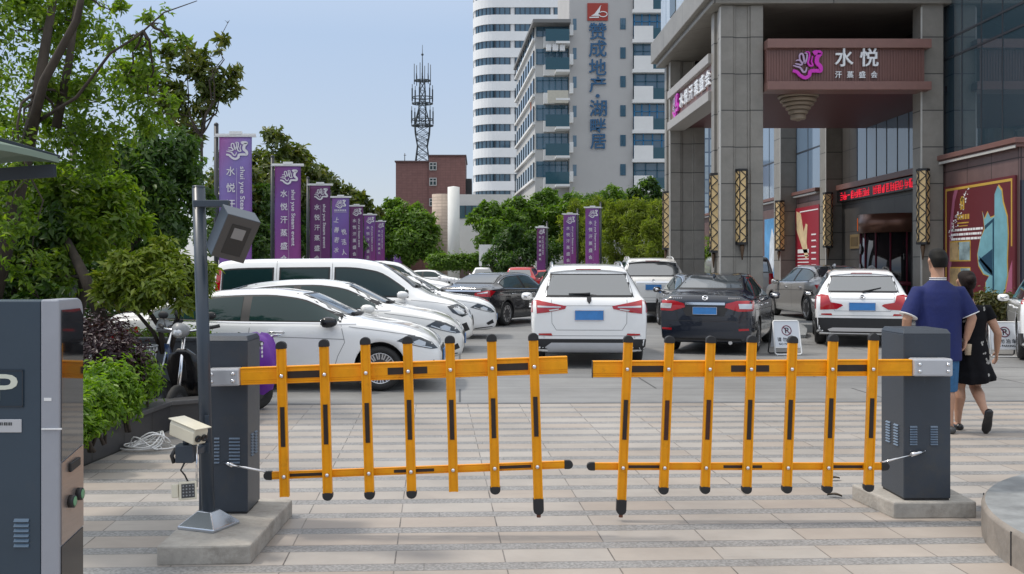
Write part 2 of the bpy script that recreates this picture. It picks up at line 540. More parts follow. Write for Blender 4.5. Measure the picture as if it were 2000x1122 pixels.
# ------------------------------------------------------------------ mesh builder
class MB:
    def __init__(s):
        s.v, s.f, s.m, s.sm = [], [], [], []

    def add(s, vs, fs, mi=0, smooth=False):
        o = len(s.v)
        s.v += [tuple(x) for x in vs]
        for f in fs:
            s.f.append([i + o for i in f])
            s.m.append(mi)
            s.sm.append(smooth)
        return s

    def box(s, x0, x1, y0, y1, z0, z1, mi=0, mx=None):
        vs = [Vector((x, y, z)) for z in (z0, z1) for y in (y0, y1) for x in (x0, x1)]
        if mx: vs = [mx @ v for v in vs]
        return s.add(vs, [(0, 2, 3, 1), (4, 5, 7, 6), (0, 1, 5, 4), (2, 6, 7, 3), (0, 4, 6, 2), (1, 3, 7, 5)], mi)

    def prism(s, poly, z0, z1, mi=0, mx=None):
        n = len(poly)
        vs = [Vector((x, y, z0)) for x, y in poly] + [Vector((x, y, z1)) for x, y in poly]
        if mx: vs = [mx @ v for v in vs]
        fs = [list(range(n))[::-1], list(range(n, 2 * n))] + [(i, (i + 1) % n, n + (i + 1) % n, n + i) for i in range(n)]
        return s.add(vs, fs, mi)

    def tube(s, pts, r, n=8, mi=0, smooth=True, cap=True):
        pts = [Vector(p) for p in pts]
        rs = r if isinstance(r, (list, tuple)) else [r] * len(pts)
        vs, fs = [], []
        prev = None
        for i, p in enumerate(pts):
            t = (pts[min(i + 1, len(pts) - 1)] - pts[max(i - 1, 0)]).normalized()
            if prev is None:
                a = Vector((0, 0, 1)) if abs(t.z) < .9 else Vector((1, 0, 0))
                u = t.cross(a).normalized()
            else:
                u = (prev - t * prev.dot(t)).normalized()
            prev = u
            v = t.cross(u)
            for k in range(n):
                a = 2 * math.pi * k / n
                vs.append(p + (u * math.cos(a) + v * math.sin(a)) * rs[i])
        for i in range(len(pts) - 1):
            for k in range(n):
                fs.append((i * n + k, i * n + (k + 1) % n, (i + 1) * n + (k + 1) % n, (i + 1) * n + k))
        s.add(vs, fs, mi, smooth)
        if cap:
            o = len(s.v) - len(vs)
            s.f += [[o + k for k in range(n)][::-1], [o + (len(pts) - 1) * n + k for k in range(n)]]
            s.m += [mi, mi]
            s.sm += [False, False]
        return s

    def lathe(s, prof, n=24, mx=None, mi=0, smooth=True, caps=True):
        vs, fs = [], []
        for r, z in prof:
            for k in range(n):
                a = 2 * math.pi * k / n
                v = Vector((r * math.cos(a), r * math.sin(a), z))
                vs.append(mx @ v if mx else v)
        for i in range(len(prof) - 1):
            for k in range(n):
                fs.append((i * n + k, i * n + (k + 1) % n, (i + 1) * n + (k + 1) % n, (i + 1) * n + k))
        s.add(vs, fs, mi, smooth)
        if not caps: return s
        if prof[0][0] > 1e-4: s.add([vs[k] for k in range(n)], [list(range(n))[::-1]], mi)
        if prof[-1][0] > 1e-4: s.add([vs[(len(prof) - 1) * n + k] for k in range(n)], [list(range(n))], mi)
        return s

    def loft(s, rings, mi=0, smooth=True, cap=True):
        n = len(rings[0])
        vs = [v for r in rings for v in r]
        fs = []
        for i in range(len(rings) - 1):
            for k in range(n):
                fs.append((i * n + k, i * n + (k + 1) % n, (i + 1) * n + (k + 1) % n, (i + 1) * n + k))
        if cap: fs += [list(range(n))[::-1], [(len(rings) - 1) * n + k for k in range(n)]]
        return s.add(vs, fs, mi, smooth)

    def bar(s, a, b, w_, h_, mi=0, up=(0, 0, 1)):
        a, b = Vector(a), Vector(b)
        t = (b - a).normalized()
        u = Vector(up)
        sd_ = t.cross(u)
        if sd_.length < 1e-4: sd_ = t.cross(Vector((0, 1, 0)))
        sd_.normalize()
        u = sd_.cross(t)
        vs = [p + sd_ * (i * w_ / 2) + u * (j * h_ / 2) for p in (a, b) for i, j in ((-1, -1), (1, -1), (1, 1), (-1, 1))]
        return s.add(vs, [(0, 1, 2, 3), (7, 6, 5, 4), (0, 4, 5, 1), (1, 5, 6, 2), (2, 6, 7, 3), (3, 7, 4, 0)], mi)

    def ball(s, c, r, n=12, mi=0, sx=1, sy=1, sz=1):
        vs, fs = [], []
        m_ = n // 2
        for i in range(m_ + 1):
            th = math.pi * i / m_
            for k in range(n):
                a = 2 * math.pi * k / n
                vs.append((c[0] + sx * r * math.sin(th) * math.cos(a), c[1] + sy * r * math.sin(th) * math.sin(a), c[2] + sz * r * math.cos(th)))
        for i in range(m_):
            for k in range(n):
                fs.append((i * n + k, (i + 1) * n + k, (i + 1) * n + (k + 1) % n, i * n + (k + 1) % n))
        return s.add(vs, fs, mi, True)

    def build(s, name, mats, parent=None, bevel=0., label=None, fix=True, seg=2):
        me = bpy.data.meshes.new(name)
        me.from_pydata(s.v, [], s.f)
        for m_ in (mats if isinstance(mats, (list, tuple)) else [mats]):
            me.materials.append(m_)
        me.polygons.foreach_set('material_index', s.m)
        me.polygons.foreach_set('use_smooth', s.sm)
        if fix and len(s.f) < 60000:
            bm = bmesh.new()
            bm.from_mesh(me)
            bmesh.ops.remove_doubles(bm, verts=bm.verts, dist=1e-5)
            bmesh.ops.recalc_face_normals(bm, faces=bm.faces)
            bm.to_mesh(me)
            bm.free()
        me.update()
        o = link(name, me, parent, label)
        if bevel:
            b = o.modifiers.new('bevel', 'BEVEL')
            b.width = bevel
            b.segments = seg
            b.limit_method = 'ANGLE'
            b.angle_limit = R(35)
        return o


# ------------------------------------------------------------------ lettering (curves turned into meshes once, before anything heavy)
TXT = {}


def txt(ch):
    """normalised glyph mesh data: vertices within [-.5,.5] of its own height box, faces"""
    if ch in TXT: return TXT[ch]
    cu = bpy.data.curves.new('glyph', 'FONT')
    cu.body = ch
    cu.size = 1.0
    cu.extrude = .03
    cu.resolution_u = 3
    cu.offset = .012
    ob = bpy.data.objects.new('glyph', cu)
    COL.objects.link(ob)
    dg = bpy.context.evaluated_depsgraph_get()
    me = bpy.data.meshes.new_from_object(ob.evaluated_get(dg))
    v = np.empty(len(me.vertices) * 3)
    me.vertices.foreach_get('co', v)
    v = v.reshape(-1, 3)
    fs = [list(p.vertices) for p in me.polygons]
    bpy.data.objects.remove(ob)
    bpy.data.meshes.remove(me)
    bpy.data.curves.remove(cu)
    if len(v):
        lo, hi = v.min(0), v.max(0)
        v[:, :2] -= ((lo + hi) / 2)[:2]
        v[:, 2] -= lo[2]
        size = (hi - lo)[:2]
    else:
        size = np.array([1., 1.])
    TXT[ch] = (v, fs, size)
    return TXT[ch]


def put_txt(mb, s, c, w_, h_, right, up, depth=.01, mi=0):
    """one string scaled to w x h, centred at c on the plane (right, up); depth towards right x up"""
    v, fs, sz = txt(s)
    right, up = Vector(right).normalized(), Vector(up).normalized()
    nn = right.cross(up)
    c = Vector(c)
    kx = w_ / max(sz[0], 1e-3)
    ky = h_ / max(sz[1], 1e-3)
    mb.add([c + right * (p[0] * kx) + up * (p[1] * ky) + nn * (p[2] / .06 * depth) for p in v], fs, mi)


for s_ in '水悦汗蒸盛会赞成地产湖畔居上善若活人生请勿泊车P' : txt(s_)
for s_ in ('shui yue Steam event', 'NO PARKING', '·'): txt(s_)

LOGO = [  # the banner emblem: a hand of rising ribbons, unit square
    [(.36, .56), (.26, .70), (.27, .86), (.36, .86), (.40, .70), (.43, .56), (.50, .72), (.50, .88), (.42, .90)],
    [(.46, .94), (.58, .92), (.58, .74), (.54, .58), (.60, .48), (.70, .48), (.66, .62), (.70, .80)],
    [(.12, .64), (.24, .66), (.34, .56), (.30, .50), (.20, .52), (.10, .54)],
    [(.03, .48), (.16, .44), (.28, .40), (.38, .26), (.46, .28), (.50, .42)],
    [(.02, .30), (.16, .26), (.28, .14), (.44, .06), (.58, .14), (.62, .28), (.80, .30), (.96, .30), (.96, .44), (.84, .58), (.86, .76), (.96, .90), (.80, .92), (.72, .88)],
]


def put_logo(mb, c, w_, h_, right, up, t=.03, depth=.01, mi=0, mi2=None):
    right, up = Vector(right).normalized(), Vector(up).normalized()
    nn = right.cross(up)
    c = Vector(c)
    for li, line in enumerate(LOGO):
        pts = []
        for i in range(len(line) - 1):      # Catmull-Rom through the points
            p0, p1, p2, p3 = line[max(i - 1, 0)], line[i], line[i + 1], line[min(i + 2, len(line) - 1)]
            for k in range(5):
                t_ = k / 5
                pts.append(tuple(.5 * (2 * p1[j] + (p2[j] - p0[j]) * t_ + (2 * p0[j] - 5 * p1[j] + 4 * p2[j] - p3[j]) * t_ ** 2 + (3 * p1[j] - p0[j] - 3 * p2[j] + p3[j]) * t_ ** 3) for j in (0, 1)))
        pts.append(line[-1])
        n = len(pts)
        L_, R_ = [], []
        for i, (x, y) in enumerate(pts):
            ax, ay = pts[max(i - 1, 0)]
            bx, by = pts[min(i + 1, n - 1)]
            dx, dy = bx - ax, by - ay
            l = math.hypot(dx, dy) or 1
            tt = t * (2.0 if li == 4 else 1.0) * (.45 + .55 * math.sin(math.pi * (i + .5) / n) if li < 4 else .8 + .5 * i / n)
            L_.append((x - dy / l * tt, y + dx / l * tt))
            R_.append((x + dy / l * tt, y - dx / l * tt))
        vs = []
        for q in (0, 1):
            for pl in (L_, R_):
                vs += [c + right * ((x - .5) * w_) + up * ((y - .5) * h_) + nn * (depth * q + .0006 * li) for x, y in pl]
        fs = []
        for i in range(n - 1):
            a = [0, n, 2 * n, 3 * n]
            fs.append((2 * n + i, 2 * n + i + 1, 3 * n + i + 1, 3 * n + i))
            fs.append((i, i + 1, 2 * n + i + 1, 2 * n + i))
            fs.append((n + i, 3 * n + i, 3 * n + i + 1, n + i + 1))
        mb.add(vs, fs, mi2 if (mi2 is not None and li in (1, 4)) else mi)


# ------------------------------------------------------------------ cars
def hermite(rows, n):
    """monotone cubic interpolation of the station table, n steps between rows"""
    A = np.array(rows, float)
    d = A[1:] - A[:-1]
    m_ = np.zeros_like(A)
    m_[0], m_[-1] = d[0], d[-1]
    for i in range(1, len(A) - 1):
        a, b = d[i - 1], d[i]
        ok = a * b > 0
        m_[i] = np.where(ok, 2 * a * b / np.where(ok, a + b, 1), 0)
    # x must keep moving even where slopes differ
    out = []
    for i in range(len(A) - 1):
        for k in range(n):
            t = k / n
            h00, h10, h01, h11 = 2 * t**3 - 3 * t**2 + 1, t**3 - 2 * t**2 + t, -2 * t**3 + 3 * t**2, t**3 - t**2
            out.append(h00 * A[i] + h10 * m_[i] + h01 * A[i + 1] + h11 * m_[i + 1])
    out.append(A[-1])
    return np.array(out)


ROWS = {
    'saloon': (4.6, 1.46, 1.8, [  # x, underside, top, half width, shoulder, half width of the top edge
        (-2.30, .42, .70, .64, .60, .54), (-2.285, .30, .95, .78, .84, .66), (-2.22, .22, 1.055, .845, .95, .72), (-2.02, .20, 1.085, .875, .985, .74),
        (-1.78, .18, 1.12, .89, .99, .71), (-1.20, .17, 1.36, .90, .985, .60), (-.80, .16, 1.435, .90, .975, .585), (-.1, .16, 1.46, .90, .96, .59),
        (.35, .16, 1.42, .90, .955, .60), (1.05, .16, 1.08, .90, .945, .68), (1.32, .17, 1.01, .895, .92, .72), (1.85, .18, .93, .88, .84, .71),
        (2.14, .20, .81, .81, .73, .63), (2.265, .26, .67, .70, .61, .56), (2.30, .36, .57, .60, .53, .48)]),
    'fastback': (4.6, 1.46, 1.8, [
        (-2.30, .42, .72, .64, .62, .54), (-2.28, .30, .98, .78, .88, .66), (-2.20, .22, 1.08, .845, .97, .70), (-1.95, .20, 1.14, .88, 1.0, .68),
        (-1.45, .17, 1.30, .90, .99, .61), (-1.0, .16, 1.41, .90, .975, .59), (-.45, .16, 1.455, .90, .96, .585), (-.1, .16, 1.46, .90, .955, .59),
        (.35, .16, 1.41, .90, .95, .60), (1.12, .16, 1.06, .90, .94, .70), (1.38, .17, 1.0, .895, .92, .74), (1.85, .18, .90, .875, .82, .71),
        (2.14, .20, .77, .80, .70, .62), (2.265, .26, .64, .70, .58, .56), (2.30, .36, .55, .60, .51, .48)]),
    'suv': (4.54, 1.68, 1.85, [
        (-2.27, .42, .72, .72, .62, .64), (-2.265, .33, .96, .86, .86, .73), (-2.22, .26, 1.10, .905, .99, .745), (-2.15, .24, 1.16, .92, 1.06, .735),
        (-1.98, .22, 1.50, .925, 1.075, .655), (-1.88, .22, 1.61, .925, 1.07, .635), (-1.7, .21, 1.645, .925, 1.065, .63), (-1.2, .2, 1.67, .925, 1.05, .63), (-.3, .2, 1.68, .925, 1.03, .635),
        (.3, .2, 1.62, .925, 1.02, .64), (1.05, .2, 1.17, .925, 1.0, .73), (1.35, .2, 1.09, .92, .98, .75), (1.9, .22, .99, .89, .88, .72),
        (2.15, .24, .86, .82, .76, .66), (2.25, .3, .70, .72, .64, .58), (2.27, .4, .58, .62, .54, .5)]),
    'van': (4.93, 1.8, 1.85, [
        (-2.46, .45, .8, .74, .7, .68), (-2.45, .3, 1.1, .89, .95, .78), (-2.41, .25, 1.56, .92, 1.05, .755), (-2.33, .22, 1.72, .925, 1.06, .735),
        (-2.15, .21, 1.765, .925, 1.06, .73), (-1.5, .2, 1.79, .925, 1.05, .73), (0, .2, 1.80, .925, 1.03, .73), (.62, .2, 1.73, .925, 1.02, .72), (1.42, .2, 1.22, .92, 1.0, .76), (1.64, .2, 1.1, .91, .98, .77),
        (2.1, .22, .96, .87, .85, .71), (2.35, .25, .8, .8, .71, .62), (2.45, .32, .64, .7, .58, .55), (2.465, .42, .55, .6, .5, .48)]),
}


def section(zb, zt, w_, zs, wt):
    g = max(zt - zs, .02)
    k = min(1., g / .25)
    ed = min(.085, .5 * g)
    e0 = (.955 * w_ if k < 1 else .935 * w_, zs + .035 * k)
    e1 = (wt, zt - ed)
    h = zs - zb
    pts = [(0, zb), (.7 * w_, zb), (.90 * w_, zb + .02), (.965 * w_, zb + .07), (.988 * w_, zb + .3 * h), (w_, zb + .6 * h), (.997 * w_, zb + .8 * h), (.982 * w_, zs - .03), (.966 * w_, zs)]
    for q in (0, .25, .5, .75, 1):
        bow = .018 * k * math.sin(math.pi * q)
        pts.append((e0[0] + (e1[0] - e0[0]) * q + bow, e0[1] + (e1[1] - e0[1]) * q))
    pts += [(wt - .035, zt - ed * .45), (wt - .10, zt - ed * .16), (.5 * wt, zt - .004), (0, zt)]
    return pts


class Car:
    """one car built along +x (front), y left, z up; every lamp, pane and gap is a sheet laid on the body by rays"""

    def __init__(s, kind, name, label, loc, head, paint, L=None, H=None, W=None, group='cars standing on the forecourt', wheel_r=.325, far=False, front_x=1.36, rear_x=-1.36, rim='spokes', cat='car', bh=None):
        L0, H0, W0, rows = ROWS[kind]
        sx, sz, sy = (L or L0) / L0, (H or H0) / H0, (W or W0) / W0
        s.rows = [(r[0] * sx, r[1] * sz, r[2] * sz, r[3] * sy, r[4] * sz, r[5] * sy) for r in rows]
        s.kind, s.sx, s.sy, s.sz, s.far = kind, sx, sy, sz, far
        s.L, s.W, s.H = L0 * sx, W0 * sy, H0 * sz
        s.root = thing(name, label, cat, (loc[0], loc[1], loc[2] if len(loc) > 2 else 0), head, group)
        n = 4 if far else 7
        st = hermite(s.rows, n)
        s.st = st
        rings = []
        for q in st:
            half = section(*q[1:])
            ring = [Vector((q[0], y, z)) for y, z in half] + [Vector((q[0], -y, z)) for y, z in half[-2:0:-1]]
            rings.append(ring)
        mb = MB()
        mb.loft(rings, 0, True)
        body = mb.build('body', [paint, M['trim']], s.root)
        s.wr = wheel_r
        wx = (front_x * sx, rear_x * sx)
        s.wx = wx
        if not far or True:
            cut = MB()
            ar = wheel_r + .045
            for x in wx:
                for sg in (-1, 1):
                    y0, y1 = sg * (s.W / 2 - .32), sg * (s.W / 2 + .3)
                    mx = Matrix.Translation((x, 0, wheel_r + .01)) @ Matrix.Rotation(R(-90), 4, 'X')
                    cut.lathe([(ar, min(y0, y1)), (ar, max(y0, y1))], 36, mx, 1, False)
            co = cut.build('cutter', [paint, M['trim']], s.root)
            bo = body.modifiers.new('arch', 'BOOLEAN')
            bo.object = co
            bo.operation = 'DIFFERENCE'
            bo.solver = 'EXACT'
            dg = bpy.context.evaluated_depsgraph_get()
            me = bpy.data.meshes.new_from_object(body.evaluated_get(dg), depsgraph=dg)
            body.modifiers.clear()
            body.data = me
            me.name = 'body'
            bpy.data.objects.remove(co)
        s.body = body
        me = body.data
        full = MB()
        full.loft(rings)
        s.bvh = BVHTree.FromPolygons([tuple(v) for v in full.v], [tuple(f) for f in full.f])
        s.wheels(rim)

    # --- curves of the body
    def zt(s, x): return float(np.interp(x, s.st[:, 0], s.st[:, 2]))
    def zs(s, x): return float(np.interp(x, s.st[:, 0], s.st[:, 4]))
    def wt(s, x): return float(np.interp(x, s.st[:, 0], s.st[:, 5]))
    def hw(s, x): return float(np.interp(x, s.st[:, 0], s.st[:, 3]))

    def hit(s, axis, u, v):
        o, d = {'L': ((u, 3, v), (0, -1, 0)), 'R': ((u, -3, v), (0, 1, 0)), 'B': ((-6, u, v), (1, 0, 0)), 'F': ((6, u, v), (-1, 0, 0)), 'T': ((u, v, 5), (0, 0, -1))}[axis]
        p, nrm, _, _ = s.bvh.ray_cast(Vector(o), Vector(d))
        if p is None: return None, None
        if nrm.dot(Vector(d)) > 0: nrm = -nrm
        return p, nrm

    def sheet(s, mb, axis, poly, off=.004, step=.06, mi=0):
        if not s.far:
            step = min(step, .05)
        pts = []
        n = len(poly)
        for i in range(n):
            a, b = Vector(poly[i]), Vector(poly[(i + 1) % n])
            k = max(1, int((b - a).length / step))
            for j in range(k):
                pts.append(a.lerp(b, j / k))
        ne = len(pts)
        xs = [p.x for p in pts]
        ys = [p.y for p in pts]
        inner = []
        u = min(xs) + step / 2
        while u < max(xs):
            v = min(ys) + step / 2
            while v < max(ys):
                inner.append(Vector((u + .0007, v + .0003)))
                v += step
            u += step
        try:
            vv, _, ff, _, _, _ = delaunay_2d_cdt(pts + inner, [(i, (i + 1) % ne) for i in range(ne)], [], 1, 1e-5)
        except Exception:
            return
        pos, bad = [], set()
        for i, p in enumerate(vv):
            q, nn = s.hit(axis, p.x, p.y)
            if q is None:
                bad.add(i)
                pos.append(Vector((0, 0, 0)))
            else:
                pos.append(q + nn * off)
        ff = [f for f in ff if not any(i in bad for i in f)]
        used = sorted({i for f in ff for i in f})
        mp = {i: k for k, i in enumerate(used)}
        mb.add([pos[i] for i in used], [[mp[i] for i in f] for f in ff], mi, True)

    def put(s, name, axis, polys, m, off=.004, label=None, parent=None, mirror=False, step=.06):
        if mirror: s.put(name, axis, [[(-a, b) for a, b in p] for p in polys], m, off, label, parent, False, step)
        mb = MB()
        for p in polys:
            s.sheet(mb, axis, p, off, step)
        if not mb.f: return None
        me = bpy.data.meshes.new(name)
        me.from_pydata(mb.v, [], mb.f)
        me.materials.append(m)
        me.polygons.foreach_set('use_smooth', [True] * len(mb.f))
        # outward faces
        o = link(name, me, parent or s.root, label)
        bm = bmesh.new()
        bm.from_mesh(me)
        bmesh.ops.recalc_face_normals(bm, faces=bm.faces)
        bm.to_mesh(me)
        bm.free()
        return o

    def line(s, mb, axis, pts, w_=.008, off=.0025, step=.05):
        dense = []
        for i in range(len(pts) - 1):
            a, b = Vector(pts[i]), Vector(pts[i + 1])
            k = max(1, int((b - a).length / step))
            dense += [a.lerp(b, j / k) for j in range(k)]
        dense.append(Vector(pts[-1]))
        prev = None
        for i, p in enumerate(dense):
            t = (dense[min(i + 1, len(dense) - 1)] - dense[max(i - 1, 0)]).normalized()
            nn = Vector((-t.y, t.x)) * w_ / 2
            q = []
            for c in (p + nn, p - nn):
                h, n_ = s.hit(axis, c.x, c.y)
                q.append(None if h is None else h + n_ * off)
            if prev and all(prev) and all(q):
                if all((prev[k] - q[k]).length < .25 for k in (0, 1)):
                    mb.add([prev[0], prev[1], q[1], q[0]], [(0, 1, 2, 3)], 0, True)
            prev = q

    # --- parts
    def wheels(s, rim):
        r = s.wr
        base = None
        for x in s.wx:
            for sg in (-1, 1):
                if base is None or True:
                    if base is None:
                        t = MB()
                        w2 = .105
                        prof = [(r * .70, -w2), (r * .86, -w2 - .008), (r * .965, -w2 + .012), (r, -w2 + .045), (r, w2 - .045), (r * .965, w2 - .012), (r * .86, w2 + .008), (r * .70, w2), (r * .68, 0)]
                        mx = Matrix.Rotation(R(-90), 4, 'X')
                        n = 24 if s.far else 40
                        t.lathe(prof + [prof[0]], n, mx)
                        tyre = t.build('wheel', M['tyre'])
                        tm = tyre.data
                        bpy.data.objects.remove(tyre)
                        q = MB()
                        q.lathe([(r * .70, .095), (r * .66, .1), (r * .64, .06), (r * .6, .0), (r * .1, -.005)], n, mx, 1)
                        q.lathe([(.0, .085), (r * .17, .082), (r * .19, .06), (r * .19, 0)], 16, mx, 0)
                        q.lathe([(r * .71, .07), (r * .71, .1), (r * .655, .104), (r * .645, .07)], n, mx, 0)
                        ns = {'spokes': 10, 'five': 5, 'many': 14}[rim]
                        for k in range(ns):
                            a = 2 * math.pi * (k + .5) / ns
                            wd = {'spokes': .05, 'five': .11, 'many': .032}[rim] * r / .32
                            ca, sa = math.cos(a), math.sin(a)
                            for da in ((-.10, .10) if rim != 'five' else (0,)):
                                c2, s2 = math.cos(a + da), math.sin(a + da)
                                q.bar((r * .14 * ca, .072, r * .14 * sa), (r * .67 * c2, .088, r * .67 * s2), wd * .6 if rim != 'five' else wd, .03, 0, up=(0, 1, 0))
                        rm = q.build('rim', [M['rim'], M['rimdark']])
                        rmm = rm.data
                        bpy.data.objects.remove(rm)
                        base = 1
                wo = link('wheel', tm, s.root)
                wo.location = (x, sg * (s.W / 2 - .125), r)
                wo.rotation_euler = (0, random.uniform(0, 6), 0 if sg > 0 else math.pi)
                ro = link('rim', rmm, wo)

    def side_poly(s, xa, xb, lo=.05, hi=.115, dxa=0., dxb=0.):
        """part of the side window band between xa and xb (slanted ends dxa, dxb at the top)"""
        n = 14
        bot, top = [], []
        for i in range(n + 1):
            x = xa + (xb - xa) * i / n
            zb, ztp = s.zs(x) + lo, s.zt(x) - hi
            if ztp - zb > .015:
                bot.append((x, zb))
                top.append((x, ztp))
        if len(bot) < 2: return None
        if dxa: top = [(x + dxa * max(0, 1 - i / 3), z) for i, (x, z) in enumerate(top)]
        if dxb: top = [(x + dxb * max(0, 1 - (len(top) - 1 - i) / 3), z) for i, (x, z) in enumerate(top)]
        return bot + top[::-1]

    def glasshouse(s, splits, lo=.05, hi=.115, trim=True, chrome=False, glassmat=None, sides='LR'):
        g = glassmat or M['glass']
        for ax in sides:
            if trim:
                p = s.side_poly(splits[0][0] - .05, splits[-1][1] + .05, lo - .02, hi - .025)
                if p: s.put('window_trim', ax, [p], M['trim'], .0025)
            if chrome:
                mb = MB()
                n = 20
                xs = [splits[0][0] - .05 + (splits[-1][1] - splits[0][0] + .1) * i / n for i in range(n + 1)]
                top = [(x, s.zt(x) - hi + .03) for x in xs if s.zt(x) - hi + .03 > s.zs(x) + lo]
                bot = [(x, s.zs(x) + lo - .025) for x in xs if s.zt(x) - hi + .03 > s.zs(x) + lo - .03]
                s.line(mb, ax, top, .018, .006)
                s.line(mb, ax, bot, .015, .006)
                if mb.f:
                    o = mb.build('window_moulding', M['chrome'], s.root, fix=False)
            for sp in splits:
                p = s.side_poly(sp[0], sp[1], lo, hi, *(sp[2:4] if len(sp) > 2 else ()))
                if p: s.put('side_window', ax, [p], g, .006)

    def screen(s, axis, zlo, zhi, wlo, whi, m=None, name=None, off=.005, border=.03):
        poly = [(-wlo, zlo), (wlo, zlo), (whi, zhi), (-whi, zhi)]
        b = border
        if b:
            s.put('screen_surround', axis, [[(-wlo - b, zlo - b), (wlo + b, zlo - b), (whi + b, zhi + b * .6), (-whi - b, zhi + b * .6)]], M['trim'], off * .5)
        return s.put(name or ('windshield' if axis == 'F' else 'rear_window'), axis, [poly], m or M['rearglass'], off)

    def seams(s, vert, horiz=(), sides='LR', m=None, extra=()):
        for ax in sides:
            mb = MB()
            for pl in list(vert) + list(horiz): s.line(mb, ax, pl)
            if mb.f: mb.build('panel_gaps', m or M['seamgrey'], s.root, fix=False)
        for axx, pls in extra:
            mb = MB()
            for pl in pls: s.line(mb, axx, pl)
            if mb.f: mb.build('panel_gaps', m or M['seamgrey'], s.root, fix=False)

    def mirrors(s, x, z, paint, sides=(1, -1)):
        for sg in sides:
            y = s.hw(x) * .93
            mb = MB()
            cy = y + .15
            rings = []
            for t, k in ((-.09, .55), (-.07, .88), (-.02, 1.), (.04, .92), (.09, .62), (.11, .2)):
                ring = []
                for j in range(16):
                    a = 2 * math.pi * j / 16
                    ca, sa = math.cos(a), math.sin(a)
                    ring.append(Vector((x + t, sg * (cy + .105 * k * math.copysign(abs(ca) ** .7, ca)), z + .072 * k * math.copysign(abs(sa) ** .7, sa))))
                rings.append(ring)
            mb.loft(rings)
            mb.bar((x, sg * (y - .05), z - .045), (x, sg * (cy - .03), z - .03), .06, .03)
            o = mb.build('mirror', paint, s.root)
            gm = MB()
            gm.loft([[v + Vector((-.004, 0, 0)) for v in rings[0]], [v + Vector((-.008, 0, 0)) for v in rings[0]]])
            gm.build('mirror_glass', M['chrome'], o)

    def handles(s, xs, z, m, sides=(1, -1)):
        for sg in sides:
            for x in xs:
                q, nn = s.hit('L' if sg > 0 else 'R', x, z)
                if q is None: continue
                mb = MB()
                mb.tube([q + nn * .0 + Vector((-.1, 0, 0)), q + nn * .03 + Vector((-.075, 0, 0)), q + nn * .034 + Vector((.075, 0, .003)), q + Vector((.1, 0, 0))], [.012, .013, .013, .012], 8)
                mb.build('door_handle', m, s.root)

    def rear_plate(s, z, w_=.44, h_=.14, y=0., axis='B', name='number_plate'):
        q, nn = s.hit(axis, y, z)
        if q is None: return
        sg = -1 if axis == 'B' else 1
        mb = MB()
        x = q.x + sg * .012
        mb.box(x - .008, x + .008, y - w_ / 2, y + w_ / 2, z - h_ / 2, z + h_ / 2)
        o = mb.build(name, M['plate'], s.root, bevel=.004)
        f = MB()
        for a in ((-w_ / 2, w_ / 2, h_ / 2 - .006, h_ / 2), (-w_ / 2, w_ / 2, -h_ / 2, -h_ / 2 + .006), (-w_ / 2, -w_ / 2 + .006, -h_ / 2, h_ / 2), (w_ / 2 - .006, w_ / 2, -h_ / 2, h_ / 2)):
            f.box(x + sg * .008, x + sg * .011, y + a[0], y + a[1], z + a[2], z + a[3])
        f.build('plate_frame', M['chrome'], o, fix=False)

    def rails(s, x0, x1, m, inset=.06, lift=.06):
        for sg in (1, -1):
            pts = []
            n = 10
            for i in range(n + 1):
                x = x0 + (x1 - x0) * i / n
                k = min(1., min(i, n - i) / 1.5)
                pts.append((x, sg * (s.wt(x) - inset), s.zt(x) - .035 + lift * k))
            mb = MB()
            mb.tube(pts, .017, 8)
            for i in (0, 5, 10):
                x = pts[i][0]
                mb.bar((x, pts[i][1], s.zt(x) - .06), pts[i], .05, .022, up=(1, 0, 0))
            mb.build('roof_rail', m, s.root)

    def wiper(s, p0, p1, axis='B'):
        pts = []
        for i in range(7):
            t = i / 6
            q, nn = s.hit(axis, p0[0] + (p1[0] - p0[0]) * t, p0[1] + (p1[1] - p0[1]) * t)
            if q is not None: pts.append(q + nn * .022)
        if len(pts) < 3: return
        mb = MB()
        mb.tube(pts, [.026, .02, .015, .012, .010, .009, .008][:len(pts)], 6)
        mb.build('wiper', M['black'], s.root)

    def disc(s, axis, u, v, r, m, name='badge', ring=True, label=None):
        q, nn = s.hit(axis, u, v)
        if q is None: return
        mx = Matrix.Translation(q) @ nn.to_track_quat('Z', 'Y').to_matrix().to_4x4()
        mb = MB()
        if ring:
            mb.lathe([(r, .002), (r, .012), (r * .72, .014), (r * .70, .004)], 20, mx, 0)
            mb.lathe([(r * .7, .006), (0, .007)], 20, mx, 1)
            mb.box(-r * .9, r * .9, -r * .16, r * .16, .006, .013, 0, mx)
        else:
            mb.lathe([(r, .0), (r, .012), (r * .8, .016), (0, .017)], 20, mx, 0)
        mb.build(name, [m, M['blackgloss']], s.root, label=label)

    def shark(s, x, m):
        z = s.zt(x)
        mb = MB()
        mb.prism([(x - .1, z - .01), (x + .12, z - .01), (x - .05, z + .06), (x - .09, z + .055)], -.02, .02, 0, Matrix(((1, 0, 0, 0), (0, 0, 1, 0), (0, 1, 0, 0), (0, 0, 0, 1))))
        mb.build('roof_antenna', m, s.root, bevel=.008)


